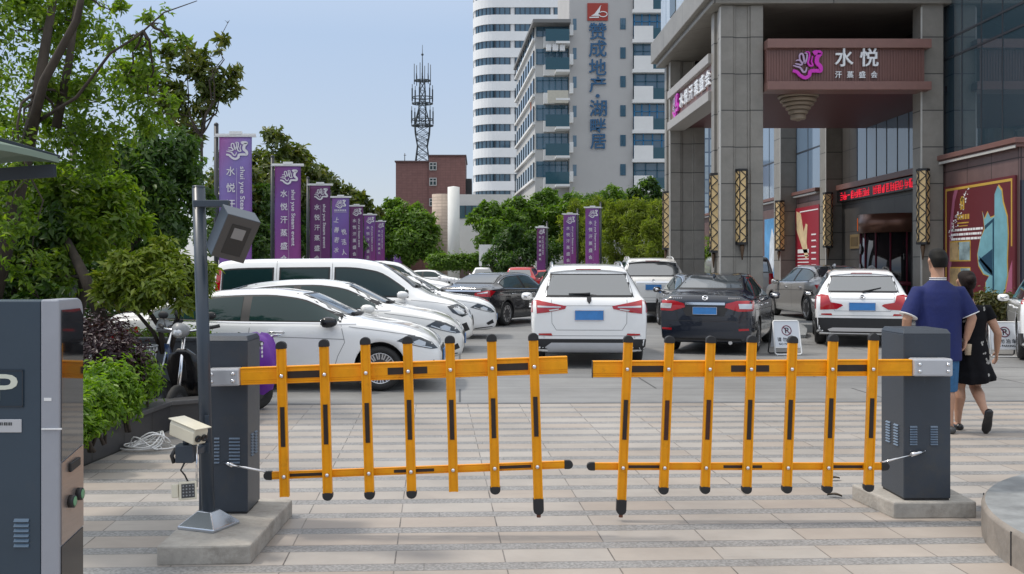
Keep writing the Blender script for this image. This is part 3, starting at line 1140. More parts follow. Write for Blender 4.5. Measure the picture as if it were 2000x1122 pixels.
def car_front_saloon(c, paint, grille='bars'):
    """headlamps, grille, lower intake for a car seen from its side and front"""
    kx, kz, ky = c.sx, c.sz, c.sy
    for ax in 'LR':
        hp = [(1.70 * kx, .715 * kz), (1.86 * kx, .80 * kz), (2.02 * kx, .765 * kz), (2.17 * kx, .69 * kz), (2.25 * kx, .60 * kz), (2.17 * kx, .595 * kz), (1.95 * kx, .645 * kz)]
        o = c.put('headlight', ax, [hp], M['lampdark'], .005, step=.035)
        if o:
            c.put('lamp_lens', ax, [[(1.92 * kx, .70 * kz), (2.0 * kx, .735 * kz), (2.09 * kx, .695 * kz), (2.08 * kx, .645 * kz), (1.96 * kx, .665 * kz)]], M['lampwhite'], .009, parent=o, step=.03)
            c.put('light_strip', ax, [[(1.78 * kx, .715 * kz), (1.95 * kx, .655 * kz), (2.17 * kx, .605 * kz), (2.17 * kx, .618 * kz), (1.95 * kx, .672 * kz), (1.79 * kx, .728 * kz)]], M['lampwhite'], .009, parent=o, step=.03)
    c.put('grille', 'F', [[(-.45 * ky, .40 * kz), (.45 * ky, .40 * kz), (.50 * ky, .60 * kz), (-.50 * ky, .60 * kz)]], M['trim'], .005)
    c.put('lower_intake', 'F', [[(-.6 * ky, .27 * kz), (.6 * ky, .27 * kz), (.55 * ky, .34 * kz), (-.55 * ky, .34 * kz)]], M['trim'], .005)
    for ax in 'LR':
        c.put('fog_lamp_recess', ax, [[(2.06 * kx, .36 * kz), (2.2 * kx, .44 * kz), (2.235 * kx, .36 * kz), (2.1 * kx, .31 * kz)]], M['trim'], .005, step=.03)
        c.put('lower_lip', ax, [[(1.80 * kx, .225 * kz), (2.2 * kx, .27 * kz), (2.2 * kx, .285 * kz), (1.80 * kx, .245 * kz)]], M['trim'], .005, step=.03)


# ------------------------------------------------------------------ ground
PAV_ANG = R(2.6)
g = MB()
g.box(-700, 700, -60, 1400, -.05, -.008)
tag(g.build('ground', asphalt_mat('forecourt_stone', R(1.2)), fix=False), kind='structure')
g = MB()
yb = 12.06
g.add([(-30, -40, -.004), (30, -40, -.004), (30, yb + 30 * .03, -.004), (-30, yb - 30 * .03, -.004)], [(0, 1, 2, 3)])
tag(g.build('pavement', paving_mat('banded_paving', PAV_ANG), fix=False), kind='structure')
g = MB()
g.add([(-30, yb - .06 - .9, 0), (30, yb - .06 + .9, 0), (30, yb + .06 + .9, 0), (-30, yb + .06 - .9, 0)], [(0, 1, 2, 3)])
tag(g.build('pavement_edge_band', mat('grey_edge_stone', (.16, .165, .175), .6, var=.15), fix=False), kind='structure')


# round traffic island, lower right
def arc_pts(cx, cy, r, a0, a1, n=24):
    return [(cx + r * math.cos(R(a0 + (a1 - a0) * i / n)), cy + r * math.sin(R(a0 + (a1 - a0) * i / n))) for i in range(n + 1)]


isl = MB()
ccx, ccy, cr = 4.82, 5.36, 1.98
prof = arc_pts(ccx, ccy, cr, 90, 270, 40)
rings = []
for dr, z in ((0, -.01), (0, .17), (-.02, .195), (-.34, .20)):
    rings.append([Vector((ccx + (x - ccx) * (cr + dr) / cr, ccy + (y - ccy) * (cr + dr) / cr, z)) for x, y in prof])
n = len(prof)
for i in range(3):
    isl.add(rings[i] + rings[i + 1], [(k, k + 1, n + k + 1, n + k) for k in range(n - 1)], 1 if i == 2 else 0, i == 1)
top = rings[3]
isl.add(list(top) + [Vector((9.5, top[-1].y, .2)), Vector((9.5, top[0].y, .2))], [list(range(n + 2))], 1)
isl.add([Vector((ccx, ccy + cr, 0)), Vector((9.5, ccy + cr, 0)), Vector((9.5, ccy + cr, .2)), Vector((ccx, ccy + cr, .2))], [(0, 1, 2, 3)], 0)
isl_o = isl.build('traffic_island', [mat('kerb_stone', (.25, .225, .2), .75, var=.22, scale=6, bump=.3), M['granite']])
tag(isl_o, 'rounded raised island with grey top and pale kerb at the lower right edge', 'traffic island')
jm = MB()
for a in (118, 147, 176, 205, 234):
    x, y = ccx + cr * math.cos(R(a)), ccy + cr * math.sin(R(a))
    dx, dy = math.cos(R(a)), math.sin(R(a))
    jm.bar((x + dx * .001, y + dy * .001, -.005), (x + dx * .001, y + dy * .001, .18), .008, .006, up=(dx, dy, 0))
jm.build('kerb_joint', M['seam'], isl_o, fix=False)

# entrance platform under the porch
pl = MB()
pl.prism([(5.6, 25.1), (7.62, 25.1), (11.6, 25.1), (11.6, 44), (5.6, 44)], -.01, .2)
tag(pl.build('entrance_platform', M['granite'], bevel=.02), kind='structure')
kb = MB()
kp = [(7.62, 25.1), (7.56, 24.5), (7.44, 23.9), (7.3, 23.45), (7.16, 23.1)]
kz = [.2, .2, .17, .13, .07]
for i in range(4):
    for sgn in (0,):
        a, b = kp[i], kp[i + 1]
        kb.add([(a[0], a[1], 0), (b[0], b[1], 0), (b[0], b[1], kz[i + 1]), (a[0], a[1], kz[i]),
                (a[0] + .16, a[1], 0), (b[0] + .16, b[1], 0), (b[0] + .16, b[1], kz[i + 1]), (a[0] + .16, a[1], kz[i])],
               [(0, 1, 2, 3), (5, 4, 7, 6), (3, 2, 6, 7)] + ([(1, 5, 6, 2)] if i == 3 else []))
tag(kb.build('ramp_kerb', M['granite']), 'low grey curved kerb running down beside the entrance platform', 'kerb')

# ------------------------------------------------------------------ hotel / spa building on the right
WX = 11.75
bl = thing('spa_building', 'grey stone and glass building with a columned entrance porch and bath house signs', 'building', (WX, 26, 0))
bl_inv = Matrix.Translation((-WX, -26, 0))


def part(mb, name, m, parent=None, bevel=0., label=None, fix=True):
    """build in world coordinates, then hang on the building"""
    par = parent or bl
    off = Vector((0, 0, 0))
    q = par
    while q:
        off += Vector(q.location)
        q = q.parent
    mb.v = [(v[0] - off.x, v[1] - off.y, v[2] - off.z) for v in mb.v]
    return mb.build(name, m, par, bevel, label, fix)


# main wall volumes
b = MB()
b.box(WX + .02, 20, 22.4, 26.3, -.01, 4.3)              # near wing, lower storey
part(b, 'ground_floor_wall', panel_mat('brown_cladding', (.15, .095, .09), (.03, .02, .02), 1.18, 4.0, .014, .35, .06, .2, 'w'))
b = MB()
b.box(12.5, 20, 26.32, 35.6, .1, 3.83)
part(b, 'recessed_wall', M['darkstone'])
b = MB()
b.box(WX + .25, 20, 36.2, 60, -.01, 4.3)
part(b, 'ground_floor_wall', MATS['brown_cladding'])
b = MB()
b.box(12.5, 20, 26.32, 29.0, 4.42, 16)
b.box(12.5, 20, 33.9, 35.6, 4.42, 16)
b.box(12.5, 20, 28.99, 33.91, 6.3, 16)
part(b, 'upper_wall', M['darkstone'])
# ledges
b = MB()
b.box(WX - .18, 20, 22.2, 26.28, 4.3, 4.42)
b.box(WX - .12, 20, 22.26, 26.26, 4.22, 4.3)
b.box(12.28, 20, 26.34, 35.58, 4.24, 4.42)
b.box(WX + .05, 20, 36.22, 60, 4.3, 4.42)
part(b, 'ledge', M['brown'], bevel=.01)
b = MB()
b.box(WX - .14, WX - .121, 22.28, 26.24, 4.2, 4.26)
b.box(WX + .1, WX + .24, 36.3, 60, 4.22, 4.28)
part(b, 'ledge_strip', M['lightstone'])


# glass curtain walls
def curtain(name, x, y0, y1, z0, z1, ny, zs_, parent=None, gm=None):
    b = MB()
    b.box(x, x + .1, y0, y1, z0, z1)
    o = part(b, name, gm or M['curtain'], parent)
    f = MB()
    for i in range(ny + 1):
        y = y0 + (y1 - y0) * i / ny
        f.box(x - .012, x + .05, y - .02, y + .02, z0, z1)
    for z in zs_:
        f.box(x - .014, x + .05, y0, y1, z - .025, z + .025)
    part(f, 'mullions', M['frame'], o)
    return o


curtain('curtain_window', WX + .12, 22.32, 26.26, 4.43, 16, 4, (6.9, 7.4, 9.6, 12.2))
curtain('curtain_window', 12.45, 29.0, 33.9, 4.43, 6.29, 6, (), None, mat('sky_painted_glass', (.15, .22, .31), .05, ior=1.9))  # sky reflection of these panes is put into the pale blue base colour
curtain('curtain_window', WX + .25, 36.2, 39.0, 4.43, 16, 2, (5.9, 7.7, 10.5), None, MATS['sky_painted_glass'])
curtain('curtain_window', WX + .25, 40.0, 48.0, 4.43, 16, 6, (5.9, 7.7, 10.5), None, MATS['sky_painted_glass'])
b = MB()
b.box(WX + .13, 20, 22.3, 22.36, 4.43, 16)
part(b, 'front_window', M['curtain'])
b = MB()
b.box(WX + .04, 20, 22.34, 22.41, .2, 3.5)
part(b, 'front_window', mat('navy_glass', (.008, .012, .03), .08, ior=1.7))


# columns: core, corner pilasters, shallow recess on each face
def column(xc, yc, w_, d_, z0, z1, name='column', label=None):
    b = MB()
    h = w_ / 2
    hd = d_ / 2
    b.box(xc - h + .07, xc + h - .07, yc - hd + .07, yc + hd - .07, z0, z1)
    q = .3 * w_
    for sx in (-1, 1):
        for sy in (-1, 1):
            x0, x1 = sorted((xc + sx * h, xc + sx * (h - q)))
            y0, y1 = sorted((yc + sy * hd, yc + sy * (hd - .3 * d_)))
            b.box(x0, x1, y0, y1, z0 - .002, z1 + .002)
            x0, x1 = sorted((xc + sx * (h - q), xc + sx * (h - q - .06)))
            y0, y1 = sorted((yc + sy * (hd - .035), yc + sy * (hd - .3 * d_)))
            b.box(x0, x1, y0, y1, z0 - .001, z1 + .001)
    return part(b, name, M['stone'], bevel=.015, label=label)


column(6.62, 26.54, 1.08, 1.08, .1, 8.25)
column(6.66, 33.6, 1.1, 1.1, .1, 8.25)
b = MB()
b.box(11.18, 11.74, 26.0, 26.55, .1, 16)
part(b, 'pier', M['stone'], bevel=.015)
b = MB()
b.box(11.40, 12.2, 39.0, 39.9, .1, 16)
part(b, 'pier', M['stone'], bevel=.015)
b = MB()
b.box(11.96, 12.6, 35.5, 36.19, .1, 16)
part(b, 'pier', M['stone'], bevel=.015)
b = MB()
for x, y in ((6.055, 25.985), (6.085, 33.035), (11.165, 25.99), (11.385, 38.99), (11.945, 35.49)):
    b.box(x, x + .03, y, y + .05, .2, 8.2)
part(b, 'lit_corner_trim', M['lightstone'])  # sunlit left edges of the columns, painted on as pale trim strips

# porch: fascia beams, ceiling, upper beam, upper storey
fas = MB()
fas.box(7.2, 11.17, 25.82, 26.3, 6.26, 7.1)
for i in range(56):
    x = 7.24 + i * .07
    fas.box(x, x + .028, 25.8, 25.821, 6.27, 7.09)
part(fas, 'sign_fascia', M['brown'])
b = MB()
b.box(7.185, 11.3, 25.68, 26.35, 7.1, 7.33)
b.box(7.185, 11.3, 25.68, 26.35, 6.05, 6.26)
part(b, 'fascia_ledge', mat('brown_ledge', (.22, .115, .098), .4, var=.08), bevel=.01)
b = MB()
b.box(6.12, 6.5, 27.1, 33.0, 6.26, 7.0)
part(b, 'sign_fascia', M['brown'])
b = MB()
b.box(6.0, 6.55, 27.1, 33.04, 7.0, 7.25)
b.box(6.0, 6.55, 27.1, 33.04, 6.0, 6.26)
part(b, 'fascia_ledge', mat('grey_ledge', (.36, .34, .32), .45, var=.08), bevel=.01)
b = MB()
b.box(6.56, 12.44, 26.36, 33.2, 6.1, 6.25)
part(b, 'porch_ceiling', M['maroon'])
b = MB()
b.box(6.9, 12.4, 33.05, 33.3, 6.25, 8.25)
b.box(7.3, 11.9, 32.9, 33.05, 7.25, 7.35)
part(b, 'porch_back_panel', mat('dark_red_panel', (.11, .05, .044), .5, var=.2, scale=.8))
b = MB()
b.box(7.5, 10.2, 32.5, 32.58, 7.62, 7.68)
part(b, 'ceiling_strip', mat('bronze_strip', (.28, .18, .1), .4, metal=.4))
b = MB()
b.box(5.85, 12.3, 25.85, 34.3, 8.26, 8.42)
b.box(5.7, 12.3, 25.7, 34.45, 8.42, 9.1)
part(b, 'porch_roof', M['stone'], bevel=.02)
b = MB()
b.box(6.0, 12.44, 26.9, 34.2, 9.11, 20)
part(b, 'upper_storey', panel_mat('pale_glass_panel', (.42, .47, .52), (.12, .14, .17), 1.5, 1.5, .05, .12, .12, .2, 'w', spec=.7))
b = MB()
for y in (27.6, 29.4, 31.6):
    b.box(5.98, 6.06, y, y + .9, 9.5, 10.6)
part(b, 'upper_window', M['glass'])
# stepped pendant under the ceiling
pd = MB()
prof = []
for i, (r, z0, z1) in enumerate(((.62, 6.0, 6.08), (.55, 5.89, 5.99), (.47, 5.79, 5.88), (.38, 5.69, 5.78), (.30, 5.58, 5.68), (.235, 5.44, 5.57))):
    pd.lathe([(r * .9, z0), (r, z0 + .02), (r, z1 - .02), (r * .93, z1)], 28, Matrix.Translation((8.34, 26.95, .04)) @ Matrix.Scale(.85, 4, (1, 0, 0)) @ Matrix.Scale(.85, 4, (0, 1, 0)))
pd.lathe([(.06, 5.4), (.06, 6.09)], 10, Matrix.Translation((8.34, 26.95, .04)) @ Matrix.Scale(.85, 4, (1, 0, 0)) @ Matrix.Scale(.85, 4, (0, 1, 0)))
tag(pd.build('ceiling_lamp', mat('stepped_lamp_stone', (.36, .29, .22), .5, var=.1)), 'stepped pale stone lamp hanging under the porch ceiling', 'ceiling lamp')

# LED message board
lb = thing('message_board', 'long black message board with red glowing characters over the entrance', 'message board', (12.34, 32.3, 3.85))
b = MB()
b.box(0, .15, -3.15, 3.2, -.02, .36)
b.build('case', mat('black_board_case', (.014, .014, .016), .35), lb, bevel=.01)
led = MB()
rnd = random.Random(5)
y = 2.9
k = 0
while y > -3.0:
    cw = .34
    if k == 8:
        y -= .22
    if k == 2:
        led.box(-.012, -.004, y - .26, y - .04, .155, .185)
    else:
        cols = 7
        for c in range(cols):
            if rnd.random() < .55:
                z0 = rnd.choice((.03, .06, .1))
                led.box(-.012, -.004, y - .03 - c * .044 - .026, y - .03 - c * .044, z0, rnd.choice((.2, .26, .3)))
        for rr in range(4):
            if rnd.random() < .85:
                z = .04 + rr * .075
                led.box(-.0125, -.0045, y - .03 - rnd.choice((.2, .26, .3)), y - .03 - rnd.choice((0, .04)), z, z + .022)
    y -= cw
    k += 1
led.build('led_characters', mat('red_led', (.9, .012, .04), .5, emit=.5), lb, fix=False)

# revolving door, plaque
rd = thing('revolving_door', 'dark cylindrical glass entrance door under a bronze band with an orange sign', 'door', (12.62, 30.9, .2))
b = MB()
b.lathe([(1.18, 2.42), (1.18, 2.98)], 40)
b.build('header', mat('bronze_band', (.16, .075, .05), .3, metal=.5), rd)
b = MB()
b.lathe([(1.1, 0), (1.1, 2.42)], 40)
b.build('curved_glass', mat('smoked_glass', (.012, .012, .013), .05, ior=1.7), rd)
b = MB()
for a in range(120, 260, 23):
    b.bar((1.115 * math.cos(R(a)), 1.115 * math.sin(R(a)), 0), (1.115 * math.cos(R(a)), 1.115 * math.sin(R(a)), 2.42), .035, .035)
b.lathe([(1.13, .85), (1.13, .98)], 40)
b.build('door_frame', mat('wine_frame', (.13, .015, .03), .35), rd)
b = MB()
for a0, a1 in ((140, 158),):
    n = 6
    ring = [(1.2, R(a0 + (a1 - a0) * i / n)) for i in range(n + 1)]
    b.add([(r * math.cos(t), r * math.sin(t), 2.5) for r, t in ring] + [(r * math.cos(t), r * math.sin(t), 2.9) for r, t in ring], [(i, i + 1, n + 2 + i, n + 1 + i) for i in range(n)], 0, True)
b.build('door_sign', mat('orange_sign', (.85, .16, .03), .4, emit=.35), rd)
b = MB()
for a, z, r in ((168, 1.95, .16), (165, 1.25, .26), (205, 1.25, .2)):
    mx = Matrix.Translation((1.12 * math.cos(R(a)), 1.12 * math.sin(R(a)), z)) @ Matrix.Rotation(R(a), 4, 'Z') @ Matrix.Rotation(R(90), 4, 'Y')
    b.lathe([(r, 0), (r, .012), (r * .55, .012), (r * .55, 0)], 20, mx)
b.build('round_sticker', mat('frosted_sticker', (.38, .38, .38), .6), rd)
pq = thing('wall_plaque', 'small brass plaque in a frame on the dark entrance wall', 'plaque', (12.47, 34.2, 2.45))
b = MB()
b.box(-.01, .03, -.42, .42, -.24, .24)
b.build('frame', mat('brass', (.45, .32, .16), .35, metal=.7), pq, bevel=.01)
b = MB()
b.box(-.018, -.01, -.32, .32, -.15, .15)
b.build('plate', mat('dark_brass', (.2, .14, .07), .4, metal=.6), pq)

# porch lettering: front and side signs
sg = thing('shop_sign', 'silver characters with a pink wave emblem on the front fascia of the porch', 'sign', (9.2, 25.78, 6.7))
b = MB()
put_logo(b, (-1.12 + .1, 0, -.02), .74, .74, (1, 0, 0), (0, 0, 1), depth=.06, mi=0, mi2=1)
b.build('emblem', [mat('lilac_metal', (.5, .36, .52), .3, metal=.3), mat('magenta_sign', (.62, .03, .5), .35)], sg, fix=False)
for ch, x in (('水', -.08), ('悦', .55)):
    b = MB()
    put_txt(b, ch, (x, 0, .17), .46, .46, (1, 0, 0), (0, 0, 1), .06)
    b.build('large_character', M['letter'], sg, fix=False)
for i, ch in enumerate('汗蒸盛会'):
    b = MB()
    put_txt(b, ch, (-.22 + i * .30, 0, -.26), .16, .17, (1, 0, 0), (0, 0, 1), .04)
    b.build('small_character', M['letter'], sg, fix=False)
sg = thing('side_sign', 'white characters with a pink wave emblem along the side beam of the porch', 'sign', (6.1, 30, 6.63))
b = MB()
put_logo(b, (0, 1.95, -.02), .85, .72, (0, -1, 0), (0, 0, 1), depth=.06, mi=0, mi2=1)
b.build('emblem', [MATS['lilac_metal'], MATS['magenta_sign']], sg, fix=False)
for i, ch in enumerate('水悦汗蒸盛会'):
    b = MB()
    put_txt(b, ch, (0, 1.0 - i * .72, .02), .55, .42, (0, -1, 0), (0, 0, 1), .06)
    b.build('character', M['letter'], sg, fix=False)


# gold wall lamps
def wall_lamp(x, y, z0, z1, w_, rz, label):
    t = thing('wall_lamp', label, 'wall lamp', (x, y, z0), rz, 'gold lattice lamps on the columns')
    h = z1 - z0
    d = w_ * .55
    b = MB()
    b.prism([(-w_ / 2, .0), (-w_ * .28, -d), (w_ * .28, -d), (w_ / 2, 0)], 0, h)
    b.build('shade', M['gold'], t)
    f = MB()
    fw = .022
    for z in (0, h):
        f.prism([(-w_ / 2 - .012, .01), (-w_ * .28 - .012, -d - .012), (w_ * .28 + .012, -d - .012), (w_ / 2 + .012, .01)], z - .03, z + .03)
    n = 6
    P4 = [(-w_ / 2, 0), (-w_ * .28, -d), (w_ * .28, -d), (w_ / 2, 0)]
    for (a, b_) in ((P4[0], P4[1]), (P4[1], P4[2]), (P4[2], P4[3])):
        for i in range(n):
            za, zm, zb = h * i / n, h * (i + .5) / n, h * (i + 1) / n
            nx, ny = b_[1] - a[1], -(b_[0] - a[0])
            l = math.hypot(nx, ny)
            o = (nx / l * .006, ny / l * .006)
            if o[1] > 0: o = (-o[0], -o[1])
            f.bar((a[0] + o[0], a[1] + o[1], za), (b_[0] + o[0], b_[1] + o[1], zm), fw, fw)
            f.bar((b_[0] + o[0], b_[1] + o[1], zm), (a[0] + o[0], a[1] + o[1], zb), fw, fw)
    for q in P4[1:3]:
        f.bar((q[0], q[1], 0), (q[0], q[1], h), fw, fw)
    f.build('lattice', M['black'], t, fix=False)
    c = MB()
    c.loft([[Vector((r * math.cos(2 * math.pi * k / 10), -d * .5 + r * .8 * math.sin(2 * math.pi * k / 10), z)) for k in range(10)] for r, z in ((w_ * .16, -.03), (w_ * .2, -.1), (w_ * .1, -.3), (.012, -.42))])
    c.build('finial', mat('bronze', (.12, .075, .045), .4, metal=.5), t)
    return t


wall_lamp(6.62, 26.06, 2.2, 4.06, .3, 0, 'gold lattice lamp on the front face of the big corner column')
wall_lamp(6.1, 26.54, 2.0, 4.0, .3, R(-90), 'narrow edge-on gold lattice lamp on the left face of the corner column')
wall_lamp(6.13, 33.6, 2.2, 4.05, .3, R(-90), 'gold lattice lamp on the left face of the rear left column')
wall_lamp(11.2, 25.96, 2.2, 4.06, .3, R(-28), 'gold lattice lamp on the pier right of the entrance')
wall_lamp(12.0, 35.45, 2.3, 4.15, .32, R(-15), 'gold lattice lamp beside the small red poster')
wall_lamp(11.38, 39.0, 2.25, 4.1, .34, R(-45), 'gold lattice lamp on the far pier behind the silver van')


# posters on the wall (flat boards)
def board(name, label, x, y, z, hw_, hh, m):
    t = thing(name, label, 'poster', (x, y, z))
    b = MB()
    b.box(0, .05, -hw_, hw_, -hh, hh)
    b.build('board', m, t)
    return t


def yz_poly(mb, poly, x, t, mi=0):
    n = len(poly)
    mb.add([(x, -u, v) for u, v in poly] + [(x + t, -u, v) for u, v in poly], [list(range(n)), list(range(n, 2 * n))[::-1]] + [(i, (i + 1) % n, n + (i + 1) % n, n + i) for i in range(n)], mi)


big = board('wall_poster', 'large dark red poster with gold border and a teal silhouette on the right wing', WX - .04, 24.2, 2.26, 1.72, 1.36, mat('dark_red_print', (.115, .012, .018), .45, var=.06, scale=1))
# u runs to the viewer's right (towards -y)
b = MB()
sil = [(.30, .62), (.40, .44), (.55, .60), (.68, .46), (.86, .50), (.86, 1.0), (1.0, 1.18), (1.16, 1.06), (1.22, .78), (1.40, .45), (1.44, .05), (1.40, -.5), (1.42, -.85), (1.30, -1.2), (1.05, -1.34), (.42, -1.34), (.46, -1.0), (.62, -.86), (.36, -.82), (.12, -.62), (.06, -.35), (.20, .0), (.40, .22), (.36, .45)]
gs = [(u * 1.0 + (.035 if u > .8 else -.035), v + (.03 if v > 0 else -.02)) for u, v in sil]
yz_poly(b, gs, -.006, .006)
for z in (1.24,):
    b.box(-.006, 0, -1.62, 1.62, z, z + .06)
b.box(-.006, 0, -1.62, -1.57, -.2, 1.24)
b.box(-.006, 0, 1.57, 1.62, -1.2, 1.24)
b.box(-.006, 0, .62, .70, .74, 1.02); b.box(-.006, 0, .74, .82, .74, 1.02); b.box(-.006, 0, .66, .78, .95, 1.06)
for i in range(5): b.box(-.006, 0, .98 - i * .13 - .09, .98 - i * .13, .50, .62)
b.box(-.006, 0, .40, .98, .40, .43); b.box(-.006, 0, .45, .92, .33, .35)
for u0, v0, u1, v1 in ((-1.38, -.52, -.30, -.02), (-1.38, -1.18, -.30, -.66)):
    b.box(-.006, 0, -u1, -u0, v0, v1)
b.build('gold_print', M['goldtrim'], big, fix=False)
b = MB()
yz_poly(b, sil, -.012, .006)
b.build('teal_silhouette', mat('teal_print', (.16, .36, .42), .45, var=.2, scale=2), big, fix=False)
b = MB()
yz_poly(b, [(.42, .3), (.84, .46), (.84, -1.3), (.78, -1.3), (.78, -.75), (.14, -.4), (.2, -.5), (.78, -.85), (.78, .38), (.42, .22)], -.018, .006)
yz_poly(b, [(.1, -.5), (.76, -.25), (.76, -.86), (.4, -.74)], -.018, .006)
b.build('dark_print', mat('dark_teal_print', (.01, .05, .09), .45), big, fix=False)
b = MB()
for r in range(5):
    u = -1.3
    while u < (.2 if r < 3 else -.35):
        l = rnd.choice((.06, .1, .14, .22))
        b.box(-.006, 0, -u - l, -u, .22 - r * .11, .275 - r * .11)
        u += l + .03
for i in range(70):
    t = rnd.random()
    u = -1.05 + t * .75 + rnd.uniform(-.18, .12) - .3 * (1 - t)
    v = .05 + t * 1.25 + rnd.uniform(-.1, .1)
    if v < 1.33:
        s_ = rnd.uniform(.012, .03)
        yz_poly(b, [(u + s_ * math.cos(k * 1.05), v + s_ * math.sin(k * 1.05)) for k in range(6)], -.006, .006)
b.build('white_print', M['white_paint'], big, fix=False)
b = MB()
yz_poly(b, [(-1.5, -1.3), (-1.42, -.2), (-1.36, .5), (-1.22, 1.1), (-1.1, 1.3), (-.92, 1.3), (-1.12, .95), (-1.24, .4), (-1.28, -.2), (-1.36, -1.3)], -.004, .004)
yz_poly(b, [(1.1, -1.34), (1.4, -.9), (1.62, -.5), (1.62, -1.34)], -.004, .004)
b.build('pink_print', mat('pink_print', (.34, .10, .17), .45), big, fix=False)
b = MB()
for u0, v0, u1, v1 in ((-1.35, -.49, -.92, -.05), (-1.35, -1.15, -.84, -.69)):
    b.box(-.011, -.006, -u1, -u0, v0, v1)
b.build('photo_print', mat('warm_photo_print', (.42, .29, .14), .45, var=.5, scale=3), big, fix=False)
b = MB()
for u0, v0, u1, v1 in ((-.88, -.49, -.33, -.05), (-.8, -1.15, -.33, -.69)):
    b.box(-.011, -.006, -u1, -u0, v0, v1)
b.build('photo_print', mat('cool_photo_print', (.25, .34, .36), .45, var=.6, scale=2.2), big, fix=False)

sm = board('wall_poster', 'small red poster with a cream dancer-like swirl beyond the entrance', WX + .2, 37.6, 2.4, 1.35, 1.42, mat('red_print', (.3, .014, .03), .45, var=.06))
b = MB()
yz_poly(b, [(-1.2, 1.3), (-.7, 1.2), (-.35, .5), (-.1, .8), (.1, .75), (.0, .1), (.2, -.4), (-.1, -.5), (-.6, .0), (-1.2, .6)], -.008, .008)
b.build('cream_print', mat('cream_print', (.65, .5, .3), .5, var=.2, scale=3), sm, fix=False)
b = MB()
for r in range(9):
    z = -.28 - r * .12
    b.box(-.008, 0, -.25, 1.05, z, z + (.14 if r == 0 else .035))
for r in range(8):
    z = .35 - r * .22
    b.box(-.008, 0, -1.05, -.55, z, z + .05)
b.box(-.008, 0, -1.28, .8, 1.24, 1.28)
b.build('white_print', M['white_paint'], sm, fix=False)
bp_ = board('wall_poster', 'narrow blue poster glimpsed behind the far gold lamp', WX + .2, 42.0, 2.3, 1.2, 1.3, mat('blue_print', (.1, .3, .55), .45, var=.3, scale=1.2))
b = MB()
yz_poly(b, [(-.5, -.9), (-.4, .3), (-.1, .9), (.25, .5), (.3, -.3), (.1, -.9)], -.008, .008)
b.build('pale_print', mat('pale_print', (.6, .65, .7), .5, var=.2, scale=3), bp_, fix=False)

# ------------------------------------------------------------------ distant buildings
# residential block with painted lettering
RY = 105.0
rs = thing('apartment_block', 'grey apartment block with large blue characters and a red emblem down its wall', 'building', (PX(1180, RY), RY, 0))


def rp(px, Y=RY): return PX(px, Y)


b = MB()
b.box(rp(1112), rp(1236), RY, RY + 16, 0, 40)
part(b, 'wall', mat('grey_render', (.47, .462, .455), .85, var=.06, scale=.25), rs)
b = MB()
b.box(rp(1236), rp(1330), RY + 1.6, RY + 16, 0, 40)
part(b, 'wall', MATS['grey_render'], rs)
wl = MB()
wl.prism([(rp(1046), RY + .8), (rp(1112), RY + .8), (rp(1112), RY + 24), (PX(1009, 128), 128)], 0, 26.4)
part(wl, 'wall', mat('pale_grey_render', (.52, .52, .51), .8, var=.06, scale=.3), rs)
b = MB()
b.prism([(rp(1040), RY - 1.2), (rp(1113), RY - 1.2), (rp(1113), RY + 24.2), (PX(1003, 129), 129)], 26.4, 26.75)
part(b, 'roof_edge', mat('roof_edge_grey', (.2, .2, .2), .7), rs)
flz = [PZ(py, RY) for py in (366, 311, 255, 200, 145, 90)]
wgl = M['fargls']
teal = mat('teal_tinted_glass', (.025, .085, .115), .06, ior=1.55)
lam = mat('white_render', (.78, .78, .77), .75, var=.05, scale=.5)
# left bay balconies
for i, z in enumerate(flz):
    s_ = 2.9
    b = MB()
    b.box(rp(1084), rp(1111), RY - 1.3, RY + .8, z + .0, z + .22)
    b.box(rp(1062), rp(1084), RY + .2, RY + .8, z - .1, z + 1.0)
    part(b, 'balcony_slab', lam, rs)
    if i != 3:
        b = MB()
        b.box(rp(1064), rp(1110), RY - 1.25, RY - 1.2, z + .22, z + 1.45)
        o = part(b, 'balcony_front', teal, rs)
    b = MB()
    b.box(rp(1049), rp(1110), RY + .72, RY + .79, z + 1.1, z + 2.72)
    o = part(b, 'window', wgl, rs)
    f = MB()
    for k in range(6):
        x = rp(1049) + (rp(1110) - rp(1049)) * k / 5
        f.box(x - .05, x + .05, RY + .66, RY + .72, z + 1.1, z + 2.72)
    f.box(rp(1049), rp(1110), RY + .66, RY + .72, z + 2.3, z + 2.38)
    part(f, 'window_frame', mat('blue_steel_frame', (.03, .11, .17), .4), o)
    # long side strip
    a = Vector((rp(1046), RY + .8, 0))
    e = Vector((PX(1009, 128), 128, 0))
    dv = (e - a).normalized()
    nv = Vector((-dv.y, dv.x, 0))
    if nv.x > 0: nv = -nv
    f = MB()
    f.bar(a + dv * .6 + nv * .03 + Vector((0, 0, z + 1.9)), e - dv * .4 + nv * .03 + Vector((0, 0, z + 1.9)), .12, 1.55)
    o = part(f, 'strip_window', wgl, rs)
    f = MB()
    for k in range(9):
        q = a + dv * (.6 + k * 2.8) + nv * .1
        f.bar(q + Vector((0, 0, z + 1.1)), q + Vector((0, 0, z + 2.68)), .12, .12)
    part(f, 'window_frame', M['frame'], o)
    f = MB()
    f.bar(a + nv * .12 + Vector((0, 0, z + .85)), e + nv * .12 + Vector((0, 0, z + .85)), .3, .25)
    part(f, 'string_course', lam, rs)
b = MB()
for x0, x1 in ((1066, 1075), (1078, 1089), (1092, 1102)):
    b.box(rp(x0), rp(x1), RY - 1.0, RY - .5, PZ(103, RY), PZ(91, RY))
part(b, 'air_conditioner', M['white_paint'], rs)
b = MB()
b.box(rp(1068), rp(1108), RY - 1.28, RY - 1.0, PZ(205, RY), PZ(181, RY))
part(b, 'boarded_balcony', mat('cream_board', (.55, .52, .44), .7, var=.1), rs)
b = MB()
